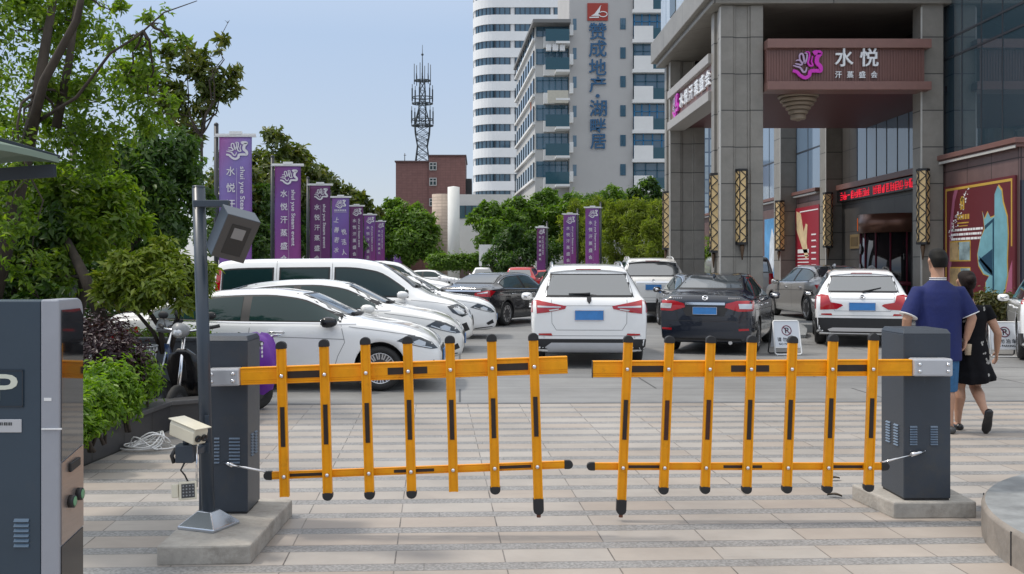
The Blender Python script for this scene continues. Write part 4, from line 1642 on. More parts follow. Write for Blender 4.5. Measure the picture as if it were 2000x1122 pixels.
b.box(PX(1036, 110), PX(1045, 110), 109.6, 110.2, PZ(228, 110), PZ(198, 110))
part(b, 'orange_sign', mat('orange_cloth', (.55, .14, .06), .7), rs)
# slit windows, small recess windows
for py in (47, 104, 160, 217, 275, 332):
    b = MB()
    b.box(rp(1212), rp(1221), RY - .04, RY + .05, PZ(py + 11, RY), PZ(py - 11, RY))
    o = part(b, 'slit_window', wgl, rs)
    f = MB()
    for x in (1211.4, 1216, 1221):
        f.box(rp(x), rp(x + .8), RY - .08, RY - .04, PZ(py + 11, RY), PZ(py - 11, RY))
    part(f, 'window_frame', MATS['blue_steel_frame'], o)
    b = MB()
    b.box(rp(1119), rp(1126), RY - .03, RY + .05, PZ(py + 12, RY), PZ(py - 10, RY))
    part(b, 'slit_window', wgl, rs)
    b = MB()
    b.box(rp(1112), rp(1119), RY - .5, RY - .01, PZ(py + 24, RY), PZ(py + 4, RY))
    part(b, 'air_conditioner_box', lam, rs)
# right bay
for i, py in enumerate((370, 311.5, 255, 196, 137, 79, 21)):
    z = PZ(py, RY)
    b = MB()
    b.box(rp(1234), rp(1330), RY - .6, RY + 1.6, z - .35, z)
    part(b, 'balcony_slab', lam, rs)
    b = MB()
    b.box(rp(1237), rp(1274), RY - .55, RY - .4, z + .001, z + 1.35)
    part(b, 'balcony_parapet', lam, rs)
    b = MB()
    b.box(rp(1274), rp(1330), RY - .5, RY - .45, z + .001, z + 1.15)
    part(b, 'balcony_front', teal, rs)
    b = MB()
    b.box(rp(1238), rp(1330), RY + .2, RY + .3, z + .01, z + 2.7)
    o = part(b, 'window', wgl, rs)
    f = MB()
    nf = 5 + (i % 3)
    for k in range(nf):
        x = rp(1239) + (rp(1329) - rp(1239)) * k / (nf - 1)
        f.box(x - .06, x + .06, RY + .1, RY + .199, z + .01, z + 2.7)
    f.box(rp(1239), rp(1329), RY + .1, RY + .199, z + 1.9, z + 1.98)
    part(f, 'window_frame', mat('bright_blue_frame', (.02, .2, .42), .4) if i in (1, 2, 5) else MATS['blue_steel_frame'], o)
em = MB()
em.box(rp(1147), rp(1187), RY - .12, RY - .02, PZ(41, RY), PZ(7, RY))
eo = part(em, 'emblem', mat('red_emblem', (.36, .045, .03), .6), rs)
em = MB()


def ep(u, v): return (rp(1147 + 40 * u), PZ(7 + 34 * v, RY))


def xz_poly(mb, poly, y0, y1, mi=0):
    n = len(poly)
    mb.add([(x, y0, z) for x, z in poly] + [(x, y1, z) for x, z in poly], [list(range(n)), list(range(n, 2 * n))[::-1]] + [(i, (i + 1) % n, n + (i + 1) % n, n + i) for i in range(n)], mi)


xz_poly(em, [ep(*q) for q in ((.18, .74), (.35, .62), (.5, .38), (.68, .1), (.58, .4), (.56, .74))], RY - .17, RY - .13)
xz_poly(em, [ep(*q) for q in ((.1, .8), (.56, .78), (.56, .85), (.1, .86))], RY - .17, RY - .13)
ring = [(.76 + .2 * math.cos(a * .35), .64 + .15 * math.sin(a * .35)) for a in range(19)]
for i in range(18):
    u0, v0 = ring[i]
    u1, v1 = ring[(i + 1)]
    em.bar((*[ep(u0, v0)[0]], RY - .15, ep(u0, v0)[1]), (ep(u1, v1)[0], RY - .15, ep(u1, v1)[1]), .05, .09)
em.bar((ep(.62, .2)[0], RY - .15, ep(.62, .2)[1]), (ep(.56, .66)[0], RY - .15, ep(.56, .66)[1]), .05, .09)
part(em, 'emblem_mark', M['white_paint'], eo)
for ch, py, sz in (('赞', 62, 35), ('成', 96, 35), ('地', 132, 34), ('产', 166, 33), ('·', 188, 8), ('湖', 212, 34), ('畔', 246, 31), ('居', 277, 31)):
    k = sz * RY / F
    tx = MB()
    put_txt(tx, ch, (rp(1167 + (1 if py > 200 else 0)), RY - .1, PZ(py, RY)), k, k * (.95 if sz > 20 else .9), (1, 0, 0), (0, 0, 1), .08)
    part(tx, 'wall_character', mat('blue_characters', (.03, .11, .23), .6), rs, fix=False)

# white tower with rounded corner
TY = 170.0
tw = thing('white_tower', 'white high-rise with rounded corner and blue window bands', 'tower', (PX(1015, TY), TY, 0))
x0, x1 = PX(926, TY), PX(1200, TY)
rr = 3.6


def tower_outline(o):
    return [(x1 + o, TY - o), (x1 + o, TY + 20)] + [(x0 - o, TY + 20)] + [(x0 + rr - (rr + o) * math.cos(R(a)), TY + rr - (rr + o) * math.sin(R(a))) for a in range(0, 91, 10)]


b = MB()
b.prism(tower_outline(0), 0, 56)
part(b, 'wall', mat('tower_white', (.78, .79, .80), .7, var=.04, scale=.2), tw)
fp = 32.5 * TY / F
z = PZ(387, TY)
k = 0
while z < 50:
    b = MB()
    b.prism(tower_outline(.22), z - 1.55, z)
    part(b, 'floor_band', mat('tower_band', (.84, .85, .855), .65, var=.04, scale=.3), tw, fix=False)
    # windows on this floor: curved strip and two flat ones
    zs_ = (z + .02, z + fp - 1.58)
    b = MB()
    cv = [(x0 + rr - (rr + .06) * math.cos(R(a)), TY + rr - (rr + .06) * math.sin(R(a))) for a in range(25, 91, 13)] + [(PX(957, TY), TY - .06)]
    n = len(cv)
    b.add([(x, y, zs_[0]) for x, y in cv] + [(x, y, zs_[1]) for x, y in cv], [(i, i + 1, n + i + 1, n + i) for i in range(n - 1)], 0, True)
    o = part(b, 'curved_window', wgl, tw)
    f = MB()
    for x, y in cv: f.bar((x, y - .03, zs_[0]), (x, y - .03, zs_[1]), .12, .1)
    part(f, 'window_frame', M['frame'], o)
    spans = [(966, 996)] + ([(1006, 1074), (1082, 1112)] if z > 20 else [(1006, 1074)])
    for a, c in spans:
        b = MB()
        b.box(PX(a, TY), PX(c, TY), TY - .08, TY + .1, zs_[0], zs_[1])
        o = part(b, 'window', wgl, tw)
        f = MB()
        nn_ = max(3, int((c - a) / 9))
        for i in range(nn_ + 1):
            x = PX(a + (c - a) * i / nn_, TY)
            f.box(x - .07, x + .07, TY - .14, TY - .081, zs_[0], zs_[1])
        part(f, 'window_frame', M['frame'], o)
    z += fp
    k += 1

# red-brown block
BY = 120.0
rb = thing('brick_block', 'windowless red brown block with two roof levels under the antenna mast', 'building', (PX(845, BY), BY, 0))
b = MB()
b.box(PX(773, BY), PX(838, BY), BY, BY + 10, 0, PZ(317, BY))
b.box(PX(838, BY), PX(909, BY), BY - .3, BY + 10, 0, PZ(306, BY))
part(b, 'wall', panel_mat('red_brown_tile', (.21, .105, .095), (.16, .08, .075), .6, .3, .02, .6, .05, .1, 'w'), rb)
b = MB()
b.box(PX(771, BY), PX(838, BY), BY - .25, BY + 10.2, PZ(317, BY), PZ(314.5, BY))
b.box(PX(837, BY), PX(911, BY), BY - .5, BY + 10.2, PZ(306, BY), PZ(303.5, BY))
part(b, 'coping', mat('dark_coping', (.1, .06, .06), .6), rb)
for px, py in ((846, 326), (846, 356), (846, 396)):
    b = MB()
    b.box(PX(px - 6.5, BY), PX(px + 6.5, BY), BY - .42, BY - .29, PZ(py + 7, BY), PZ(py - 7, BY))
    o = part(b, 'window', M['glass'], rb)
    f = MB()
    for u in (-6.5, 0, 6.5): f.box(PX(px + u, BY) - .05, PX(px + u, BY) + .05, BY - .47, BY - .42, PZ(py + 7.5, BY), PZ(py - 7.5, BY))
    for v in (-7, -1.5, 7): f.box(PX(px - 6.5, BY), PX(px + 6.5, BY), BY - .465, BY - .42, PZ(py + v, BY) - .05, PZ(py + v, BY) + .05)
    part(f, 'window_frame', mat('aluminium_frame', (.42, .42, .42), .5), o)
b = MB()
b.tube([(PX(788, BY), BY + 2, PZ(315, BY)), (PX(788, BY), BY + 2, PZ(296, BY))], .05, 6)
b.bar((PX(786, BY), BY + 2, PZ(300, BY)), (PX(791, BY), BY + 2, PZ(300, BY)), .06, .06)
part(b, 'roof_aerial', M['darkgrey'], rb)
b = MB()
b.box(PX(909.5, BY), PX(921, BY), BY + 3, BY + 8, 0, PZ(345, BY))
part(b, 'side_stair', M['darkgrey'], rb)

# low wing, brick drum, white shaft
lw = thing('low_annex', 'low pale annex with a blue window band between the brick block and the tower', 'building', (PX(925, 112), 112, 0))
b = MB()
b.box(PX(850, 112), PX(1000, 112), 112, 118, 3.0, PZ(380, 112))
part(b, 'wall', mat('annex_pale', (.66, .65, .62), .8, var=.06, scale=.4), lw)
b = MB()
b.box(PX(850, 112), PX(1000, 112), 112.5, 118, 0, 3.0)
part(b, 'lower_wall', mat('annex_brown', (.14, .10, .09), .8, var=.1, scale=.4), lw)
b = MB()
b.box(PX(896, 112), PX(960, 112), 111.92, 112.05, PZ(427, 112), PZ(402, 112))
o = part(b, 'window_band', teal, lw)
b = MB()
for k in range(6): b.box(PX(896 + k * 12.8, 112) - .05, PX(896 + k * 12.8, 112) + .05, 111.86, 111.92, PZ(427, 112), PZ(402, 112))
part(b, 'window_frame', M['frame'], o)
dr = MB()
dm = Matrix.Translation((PX(864, 104), 104, 0))
dr.lathe([(1.05, 0), (1.05, PZ(380, 104)), (.0, PZ(380, 104))], 28, dm)
tag(dr.build('brick_drum', panel_mat('beige_brick', (.46, .37, .30), (.33, .27, .23), 1.0, .32, .03, .8, .1, .2, 'w')), 'round beige brick stair drum beside the white shaft', 'stair tower')
vs_ = MB()
vs_.lathe([(.56, 0), (.56, PZ(366, 96)), (0, PZ(364, 96))], 24, Matrix.Translation((PX(886, 96), 96, 0)))
tag(vs_.build('white_shaft', mat('shaft_white', (.74, .74, .71), .7, var=.05, scale=.5)), 'tall plain pale cylindrical shaft in front of the brick drum', 'column')

# lattice mast on the roof
my = BY + 4
mast = thing('antenna_mast', 'tall grey lattice antenna mast with two ring platforms on the brown roof', 'antenna mast', (PX(825, my), my, PZ(316, my)))


def mz(py): return PZ(py, my) - PZ(316, my)


lat = MB()
lv = [(316, 13), (286, 9.5), (262, 13.5), (244, 14.5), (214, 7), (194, 5.5), (160, 4.5)]
def mcorner(i, k):
    hw_ = lv[i][1] * my / F
    return Vector(((1, -1, -1, 1)[k] * hw_, (1, 1, -1, -1)[k] * hw_, mz(lv[i][0])))
sub = []
for i in range(len(lv) - 1):
    n = max(1, round(abs(lv[i][0] - lv[i + 1][0]) / 16))
    for q in range(n):
        c0 = [mcorner(i, k).lerp(mcorner(i + 1, k), q / n) for k in range(4)]
        c1 = [mcorner(i, k).lerp(mcorner(i + 1, k), (q + 1) / n) for k in range(4)]
        for k in range(4):
            lat.bar(c0[k], c1[k], .085, .085)
            lat.bar(c0[k], c1[(k + 1) % 4], .06, .06)
            lat.bar(c1[k], c1[(k + 1) % 4], .055, .055)
            lat.bar(c1[k], c0[(k + 1) % 4], .055, .055)
mg = mat('mast_steel', (.06, .075, .085), .6, metal=.2)
lat.build('lattice', mg, mast, fix=False)
b = MB()
b.tube([(0, 0, mz(162)), (0, 0, mz(120)), (0, 0, mz(88))], [.09, .06, .03], 6)
b.ball((0, 0, mz(107)), .16, 8)
b.build('top_rod', mg, mast, fix=False)
for py, rad in ((246, 21), (203, 20), (158, 16)):
    rad = rad * my / F
    b = MB()
    n = 16
    z = mz(py)
    for zz in ((z, z + .75) if py > 170 else (z,)):
        for k in range(n):
            a0, a1 = 2 * math.pi * k / n, 2 * math.pi * (k + 1) / n
            b.bar((rad * math.cos(a0), rad * math.sin(a0), zz), (rad * math.cos(a1), rad * math.sin(a1), zz), .1, .1)
    for k in range(8):
        a = 2 * math.pi * k / 8
        b.bar((0, 0, z), (rad * math.cos(a), rad * math.sin(a), z), .08, .08)
        b.bar((rad * math.cos(a), rad * math.sin(a), z), (rad * math.cos(a), rad * math.sin(a), z + .75), .07, .07)
    b.build('platform', mg, mast, fix=False)
    for k in range(6):
        a = 2 * math.pi * k / 6 + .3
        b = MB()
        q = Vector((rad * 1.02 * math.cos(a), rad * 1.02 * math.sin(a), z))
        if py > 170:
            b.box(q.x - .08, q.x + .08, q.y - .07, q.y + .07, z + .3, z + 1.8)
            b.tube([q, q + Vector((0, 0, 2.3))], .05, 6)
        else:
            b.tube([q + Vector((0, 0, -.5)), q + Vector((0, 0, 2.0))], .05, 6)
        b.build('antenna', mg, mast, fix=False)

# far glass tower seen between the columns
fg = thing('glass_tower', 'pale glass tower glimpsed between the porch columns', 'tower', (PX(1385, 75), 75, 0))
b = MB()
b.box(PX(1371, 75), PX(1425, 75), 75, 90, 3.6, 30)
part(b, 'glass_front', panel_mat('pale_curtain', (.34, .42, .48), (.1, .14, .2), .36, 1.0, .06, .08, .35, .1, 'w', spec=.8), fg)
b = MB()
b.box(PX(1360, 75), PX(1425, 75), 74.7, 90, 0, 3.58)
part(b, 'base_wall', mat('terracotta_base', (.27, .11, .075), .7, var=.1, scale=.5), fg)


# ------------------------------------------------------------------ vegetation
def leaf_mesh(name, blobs, n, size, mtl, seed=1, sub=26, sig=.16, up=.45, aspect=.42, flat=1.0, extra=None):
    """leaf-sized folded faces gathered in sprays over the blobs (x, y, z, r[, weight])"""
    g = np.random.default_rng(seed)
    B = np.array([list(b[:4]) for b in blobs], float)
    wts = np.array([(b[4] if len(b) > 4 else 1.) * b[3] ** 2 for b in blobs])
    wts /= wts.sum()
    ns = max(4, n // sub)
    bi = g.choice(len(B), ns, p=wts)
    d = g.normal(size=(ns, 3))
    d /= np.linalg.norm(d, axis=1)[:, None]
    rad = B[bi, 3] * g.uniform(.35, 1.0, ns) ** .45
    cen = B[bi, :3] + d * rad[:, None] * np.array([1, 1, flat])
    si = np.repeat(np.arange(ns), sub)
    N = len(si)
    srad = (B[bi, 3] * sig * g.uniform(.6, 1.5, ns))[si]
    off = g.normal(size=(N, 3)) * srad[:, None]
    pos = cen[si] + off
    out = d[si] * .6 + off / np.maximum(srad[:, None], 1e-6) * .35
    nrm = out + g.normal(size=(N, 3)) * .55 + np.array([0, 0, up])
    nrm /= np.linalg.norm(nrm, axis=1)[:, None]
    t = np.cross(nrm, g.normal(size=(N, 3)))
    t += out * .35
    t -= nrm * (t * nrm).sum(1)[:, None]
    t /= np.linalg.norm(t, axis=1)[:, None] + 1e-9
    b = np.cross(nrm, t)
    L = size * g.uniform(.6, 1.35, N)
    W = L * aspect * g.uniform(.8, 1.2, N)
    tip = pos + t * L[:, None] - nrm * (L * .18)[:, None]
    mid = pos + t * (L * .48)[:, None]
    le = mid + b * (W / 2)[:, None] + nrm * (W * .16)[:, None]
    ri = mid - b * (W / 2)[:, None] + nrm * (W * .16)[:, None]
    V = np.stack([pos, ri, tip, le], 1).reshape(-1, 3)
    idx = np.arange(N)[:, None] * 4
    F_ = np.concatenate([idx + [0, 1, 2], idx + [0, 2, 3]], 1).reshape(-1)
    me = bpy.data.meshes.new(name)
    me.vertices.add(len(V))
    me.vertices.foreach_set('co', V.reshape(-1))
    me.loops.add(len(F_))
    me.loops.foreach_set('vertex_index', F_.astype(np.int32))
    nf = len(F_) // 3
    me.polygons.add(nf)
    me.polygons.foreach_set('loop_start', np.arange(nf, dtype=np.int32) * 3)
    me.materials.append(mtl)
    me.update(calc_edges=True)
    me.validate()
    return me, cen


def limb(mb, a, b, r0, r1, wob=.06, n=6, rnd=random):
    a, b = Vector(a), Vector(b)
    l = (b - a).length
    pts, rs = [], []
    for i in range(n + 1):
        t = i / n
        p = a.lerp(b, t)
        if 0 < i < n: p += Vector((rnd.uniform(-1, 1), rnd.uniform(-1, 1), rnd.uniform(-.5, .7))) * wob * l
        pts.append(p)
        rs.append(r0 + (r1 - r0) * t)
    mb.tube(pts, rs, 7)
    return pts


def tree(name, label, cat, base, blobs, n, size, lm, trunk_r=.12, seed=1, group=None, trunks=None, twigs=1, kind=None, **kw):
    """base point on the ground, crown blobs in world coordinates; trunk with limbs into every blob"""
    base = Vector(base)
    t = thing(name, label, cat, base, 0, group)
    bl_ = [(b[0] - base.x, b[1] - base.y, b[2] - base.z, *b[3:]) for b in blobs]
    rg_ = random.Random(seed * 7 + 1)
    ragged = []                       # every clump breaks into an inner mass and several smaller uneven bunches
    for b in bl_:
        wt_ = b[4] if len(b) > 4 else 1.
        ragged.append((b[0], b[1], b[2], b[3] * .8, wt_ * .75))
        for q in range(5):
            dv = Vector((rg_.gauss(0, 1), rg_.gauss(0, 1), rg_.gauss(.25, .9))).normalized() * b[3] * rg_.uniform(.55, 1.08)
            ragged.append((b[0] + dv.x, b[1] + dv.y, b[2] + dv.z, b[3] * rg_.uniform(.22, .46), wt_ * rg_.uniform(.7, 1.5)))
    me, cen = leaf_mesh('crown', ragged, n, size, lm, seed, **kw)
    link('crown', me, t)
    rnd = random.Random(seed)
    mb = MB()
    cz = Vector((sum(b[0] for b in bl_) / len(bl_), sum(b[1] for b in bl_) / len(bl_), min(b[2] - b[3] * .6 for b in bl_)))
    if trunks:
        for tr in trunks:
            pts = [Vector(p) - base for p in tr[0]]
            rs = [tr[1] + (tr[2] - tr[1]) * i / (len(pts) - 1) for i in range(len(pts))]
            mb.tube(pts, rs, 9)
        fork = [(Vector(p) - base).lerp(Vector(q) - base, f_) for tr in trunks for p, q in zip(tr[0][len(tr[0]) // 2:-1], tr[0][len(tr[0]) // 2 + 1:]) for f_ in (.2, .5, .8)]
    else:
        pts = limb(mb, (0, 0, -.05), cz, trunk_r, trunk_r * .7, .04, 6, rnd)
        fork = [pts[-1]]
    if twigs:
        for b in bl_:
            c = Vector(b[:3])
            f = min(fork, key=lambda q: (q - c).length)
            limb(mb, f, c, trunk_r * .5, trunk_r * .12, .07, 6, rnd)
            for k in range(twigs * 3):
                d = Vector((rnd.gauss(0, 1), rnd.gauss(0, 1), rnd.gauss(.2, 1))).normalized() * b[3] * .85
                limb(mb, c, c + d, trunk_r * .14, trunk_r * .04, .07, 4, rnd)
    mb.build('trunk', M['bark'], t, fix=False)
    return t


def shrub(name, label, cat, base, blobs, n, size, lm, seed=1, group=None, stems=5, **kw):
    base = Vector(base)
    t = thing(name, label, cat, base, 0, group)
    bl_ = [(b[0] - base.x, b[1] - base.y, b[2] - base.z, *b[3:]) for b in blobs]
    me, _ = leaf_mesh('foliage', bl_, n, size, lm, seed, **kw)
    link('foliage', me, t)
    rnd = random.Random(seed)
    mb = MB()
    for b in bl_:
        for k in range(stems):
            limb(mb, (b[0] * .5 + rnd.uniform(-.1, .1), b[1] * .5 + rnd.uniform(-.1, .1), -.04), (b[0] + rnd.uniform(-.5, .5) * b[3], b[1] + rnd.uniform(-.5, .5) * b[3], b[2] + rnd.uniform(-.3, .4) * b[3]), .016, .005, .05, 4, rnd)
    mb.build('stems', M['bark'], t, fix=False)
    return t


def B(px, py, Y, rpx, wt=1.0):
    """a clump of crown whose middle stands at depth Y"""
    p = P(px, py, Y)
    return (p.x, p.y, p.z, rpx * Y / F, wt)


LG = leaf_mat('leaf_green', (.06, .12, .014), (.135, .225, .022), (.26, .33, .045), .52)
LD = leaf_mat('leaf_dark', (.022, .06, .014), (.05, .11, .022), (.12, .19, .035), .45)
LY = leaf_mat('leaf_yellow_green', (.085, .14, .016), (.19, .26, .028), (.38, .41, .075))
LM = leaf_mat('leaf_magnolia', (.04, .065, .014), (.09, .125, .024), (.20, .19, .045), .38, .3)
LB = leaf_mat('leaf_bright', (.06, .14, .008), (.14, .26, .016), (.30, .42, .045), .45)
LP = leaf_mat('leaf_purple', (.012, .006, .01), (.03, .012, .02), (.07, .03, .035), .2)
LF = leaf_mat('leaf_far_green', (.05, .115, .016), (.105, .20, .024), (.19, .29, .045), .45)
LBA = leaf_mat('leaf_bamboo', (.10, .15, .016), (.19, .25, .03), (.32, .35, .07), .5)

# planter beside the way in
plan = thing('planter', 'dark tiled low planter running along the left side', 'planter', (-3.4, 9, 0))
wx0, wy0, wx1, wy1 = PX(150, 8.0), 7.6, PX(328, 10.0), 10.0
b = MB()
b.prism([(-3.32 - .0, 6.6), (-3.06, 10.06), (-3.32, 10.08), (-3.58, 6.6)], -.01, .24)
b.prism([(-3.06, 10.06), (-2.45, 10.5), (-2.45, 10.75), (-3.32, 10.08)], -.01, .24)
b.v = [(v[0] + 3.4, v[1] - 9, v[2]) for v in b.v]
b.build('wall', M['planter'], plan)
b = MB()
b.prism([(-3.30, 6.5), (-3.035, 10.04), (-2.43, 10.48), (-2.43, 10.78), (-3.36, 10.12), (-3.62, 6.5)], .24, .285)
b.v = [(v[0] + 3.4, v[1] - 9, v[2]) for v in b.v]
b.build('coping', mat('planter_coping', (.075, .075, .078), .35, var=.15), plan, bevel=.008)
b = MB()
b.prism([(-3.6, 6.5), (-3.34, 10.1), (-3.62, 10.8), (-3.62, 12), (-12, 12), (-12, 6.5)], .0, .2)
b.v = [(v[0] + 3.4, v[1] - 9, v[2]) for v in b.v]
b.build('soil', M['soil'], plan)
wl_ = MB()
wl_.box(-4.2, -2.8, 12.15, 12.3, -.01, .72)
wl_.box(-4.2, -2.8, 12.12, 12.33, .72, .76)
tag(wl_.build('low_wall', mat('grey_wall_panel', (.085, .092, .1), .5, var=.08, scale=2), bevel=.006), 'low slate grey wall behind the parked scooters', 'wall')

# left trees
tree('broadleaf_tree', 'big tall tree with dark forked trunks at the left edge', 'tree', (-5.7, 11.2, .2),
     [B(30, 60, 11.6, 95), B(130, 40, 12, 90, .8), B(250, 150, 11.2, 70, .9), B(60, 190, 12.2, 110), B(190, 200, 11.8, 90), B(10, 300, 11, 90), B(15, 430, 10.6, 60, .9), B(60, 520, 10.8, 50, .7), B(150, 290, 12, 90), B(310, 45, 11.0, 34, .7), B(235, 80, 11.0, 44, .8), B(280, 110, 11.2, 40, .7), B(340, 80, 11.0, 24, .6), B(300, 215, 11.5, 60, .8), B(215, 20, 11.0, 40, .5), B(60, -40, 12, 120)],
     14000, .085, LG, .035, 3, trunks=[
         ([(-5.6, 11.2, .1), P(45, 330, 11.2), P(72, 200, 11.3), P(90, 80, 11.4), P(112, -40, 11.5)], .10, .035),
         ([P(55, 280, 11.2), P(85, 160, 11.0), P(150, 40, 10.9), P(170, -60, 10.8)], .06, .03),
         ([P(110, 250, 11.6), P(135, 120, 11.6), P(155, -30, 11.6)], .055, .03),
         ([P(70, 240, 11.2), P(150, 190, 10.9), P(215, 105, 10.8), P(270, 70, 10.8), P(320, 25, 10.7), P(385, 2, 10.7)], .022, .004)], twigs=1, sig=.2, sub=22)
tree('broadleaf_tree', 'dense dark tree with thick crown left of the first purple banner', 'tree', (-5.5, 16.5, 0),
     [B(255, 330, 16, 75), B(320, 300, 16.5, 68), B(350, 405, 16.5, 62), B(290, 430, 16, 80), B(210, 400, 15.5, 70), B(365, 335, 17, 44), B(120, 400, 15, 90), B(30, 420, 14, 90)],
     22000, .13, LD, .14, 4, sub=26, sig=.17)
tree('broadleaf_tree', 'lighter leafy tree in the planter behind the round clipped tree', 'tree', (-5.2, 12.6, .2),
     [B(140, 400, 12.6, 75), B(200, 450, 12.4, 70), B(70, 470, 12.2, 75), B(110, 540, 12, 60, .7), B(230, 380, 12.8, 50)],
     9000, .11, LG, .06, 5, trunks=[([(-5.2, 12.6, .1), P(165, 560, 12.2), P(140, 470, 12.4)], .085, .06), ([P(205, 640, 11.6), P(165, 540, 11.7), P(130, 470, 12)], .075, .05)], sub=22, sig=.19)
tree('broadleaf_tree', 'dark leafy tree low at the far left behind the kiosk', 'tree', (-6.2, 12.4, .2),
     [B(30, 480, 12, 90), B(20, 560, 12, 90), B(90, 600, 11.6, 60), B(-60, 520, 12, 120)], 7500, .12, LD, .09, 6, sub=24, sig=.18)
tree('clipped_tree', 'round clipped small tree with glossy yellow green leaves and bare stems', 'tree', (-3.72, 11.6, .2),
     [B(255, 530, 11.2, 46), B(300, 515, 11.4, 48), B(350, 530, 11.6, 46), B(225, 545, 11.4, 38), B(390, 555, 11.8, 34), B(300, 560, 11.2, 52), B(210, 575, 11.4, 34), B(355, 580, 11.5, 40)],
     8200, .105, LY, .035, 8, trunks=[([P(322, 690, 11.5), P(312, 640, 11.5), P(285, 600, 11.4)], .035, .022), ([P(330, 690, 11.6), P(345, 640, 11.6), P(352, 590, 11.6)], .035, .022), ([P(318, 690, 11.6), P(300, 650, 11.5), P(262, 605, 11.3)], .028, .018)], sub=18, sig=.16, flat=.75, up=.9, aspect=.34)
shrub('shrub', 'dark purple leaved shrub in the planter', 'shrub', (-3.75, 9.8, .2),
      [B(215, 670, 9.8, 50), B(255, 690, 9.6, 40), B(190, 700, 9.4, 48), B(235, 730, 9.5, 48), B(165, 660, 9.8, 36)], 6000, .05, LP, 9, sub=20, sig=.2)
for i, (px, py, Y, r, sx) in enumerate(((182, 782, 8.3, 42, 1), (215, 748, 9.0, 42, 1), (262, 735, 9.6, 44, 1), (145, 812, 7.9, 38, 1), (232, 772, 9.0, 36, 1))):
    c = P(px, py, Y)
    shrub('shrub', ('bright green shrub at the near end of the planter edge', 'bright green shrub under the purple leaved one', 'bright green shrub at the far corner of the planter beside the scooter', 'bright green shrub half hidden behind the kiosk edge', 'bright green shrub spilling over the middle of the planter edge')[i], 'shrub',
          (c.x, c.y, .2), [(c.x, c.y, c.z, r * Y / F), (c.x - .16, c.y + .1, c.z - .02, r * Y / F * .8), (c.x + .08, c.y - .02, c.z - .08, r * Y / F * .75)], 2600, .06, LB, 20 + i, 'bright shrubs along the planter edge', stems=3, sub=16, sig=.2, up=.7, aspect=.36)
shrub('hedge', 'small green hedge plants above the low grey wall', 'hedge', (-3.3, 12.7, 0), [B(px, 668, 12.6, 22) for px in (255, 290, 325, 360, 395)], 3000, .06, LG, 31, sub=16, sig=.25)

shrub('hedge', 'tall dark green hedge closing the gap behind the planter trees on the left', 'hedge', (PX(200, 19), 19, 0),
      [B(px, 520 + (px * 7 % 23), 19 + (px % 3) * .4, 52) for px in range(-30, 345, 42)] + [B(px, 585, 19, 48) for px in range(-10, 290, 55)], 15000, .13, LD, 33, stems=2, sub=24, sig=.2)

# magnolia row behind the banners, darker trees under them
for i, (px, Y, tp, bt, r) in enumerate(((460, 48, 300, 470, 46), (535, 62, 258, 420, 50), (585, 70, 300, 440, 48), (640, 84, 345, 450, 44), (690, 98, 380, 460, 38))):
    bl_ = [B(px, tp + r * .4, Y, r * .62), B(px - r * .6, tp + r * 1.3, Y, r * .7), B(px + r * .7, tp + r * 1.1, Y + 1, r * .62), B(px, tp + r * 1.8, Y - 1, r * .85), B(px + r * .5, tp + r * 2.4, Y, r * .8), B(px - r * .5, tp + r * 2.6, Y, r * .8)]
    tree('magnolia_tree', ('magnolia tree behind the nearest purple banner', 'tall magnolia tree rising above the second purple banner', 'bronze tinged magnolia tree between the second and third banners', 'magnolia tree above the fourth banner from the left', 'smallest magnolia tree above the far banners')[i], 'tree', (PX(px, Y), Y, 0), bl_, 4200, .0068 * Y, LM, .16, 40 + i, 'magnolia trees behind the banners', sub=14, sig=.24, aspect=.45)
tree('broadleaf_tree', 'magnolia like tree reaching over the first banner with leafy branches', 'tree', (PX(400, 26), 26, 0),
     [B(395, 150, 24, 34), B(440, 172, 24, 26), B(350, 120, 24, 34), B(455, 140, 24, 15), B(400, 200, 24, 26, .8), B(340, 210, 24, 34), B(365, 255, 25, 36), B(430, 75, 23, 14, .7), B(445, 45, 23, 9, .6), B(300, 170, 24, 42), B(410, 110, 24, 20, .6)], 3000, .21, LM, .05, 47, sub=14, sig=.22, aspect=.42)
for i, (px, Y) in enumerate(((470, 46), (560, 62), (630, 78), (700, 100))):
    tree('broadleaf_tree', ('dark green tree directly behind the nearest banner post', 'dark green tree filling the gap behind the second banner', 'dark green tree filling the gap behind the third and fourth banners', 'dark green tree behind the fifth and sixth banners')[i], 'tree', (PX(px, Y + 2), Y + 2, 0), [B(px - 25, 400 + i * 12, Y + 2, 55 - i * 5), B(px + 30, 420 + i * 10, Y + 2, 52 - i * 5), B(px, 470, Y + 1, 55), B(px + 40, 480, Y + 1, 42), B(px - 40, 470, Y + 1, 45)], 7000, .006 * Y, LD, .2, 50 + i, 'dark trees behind the banners', sub=20, sig=.18)
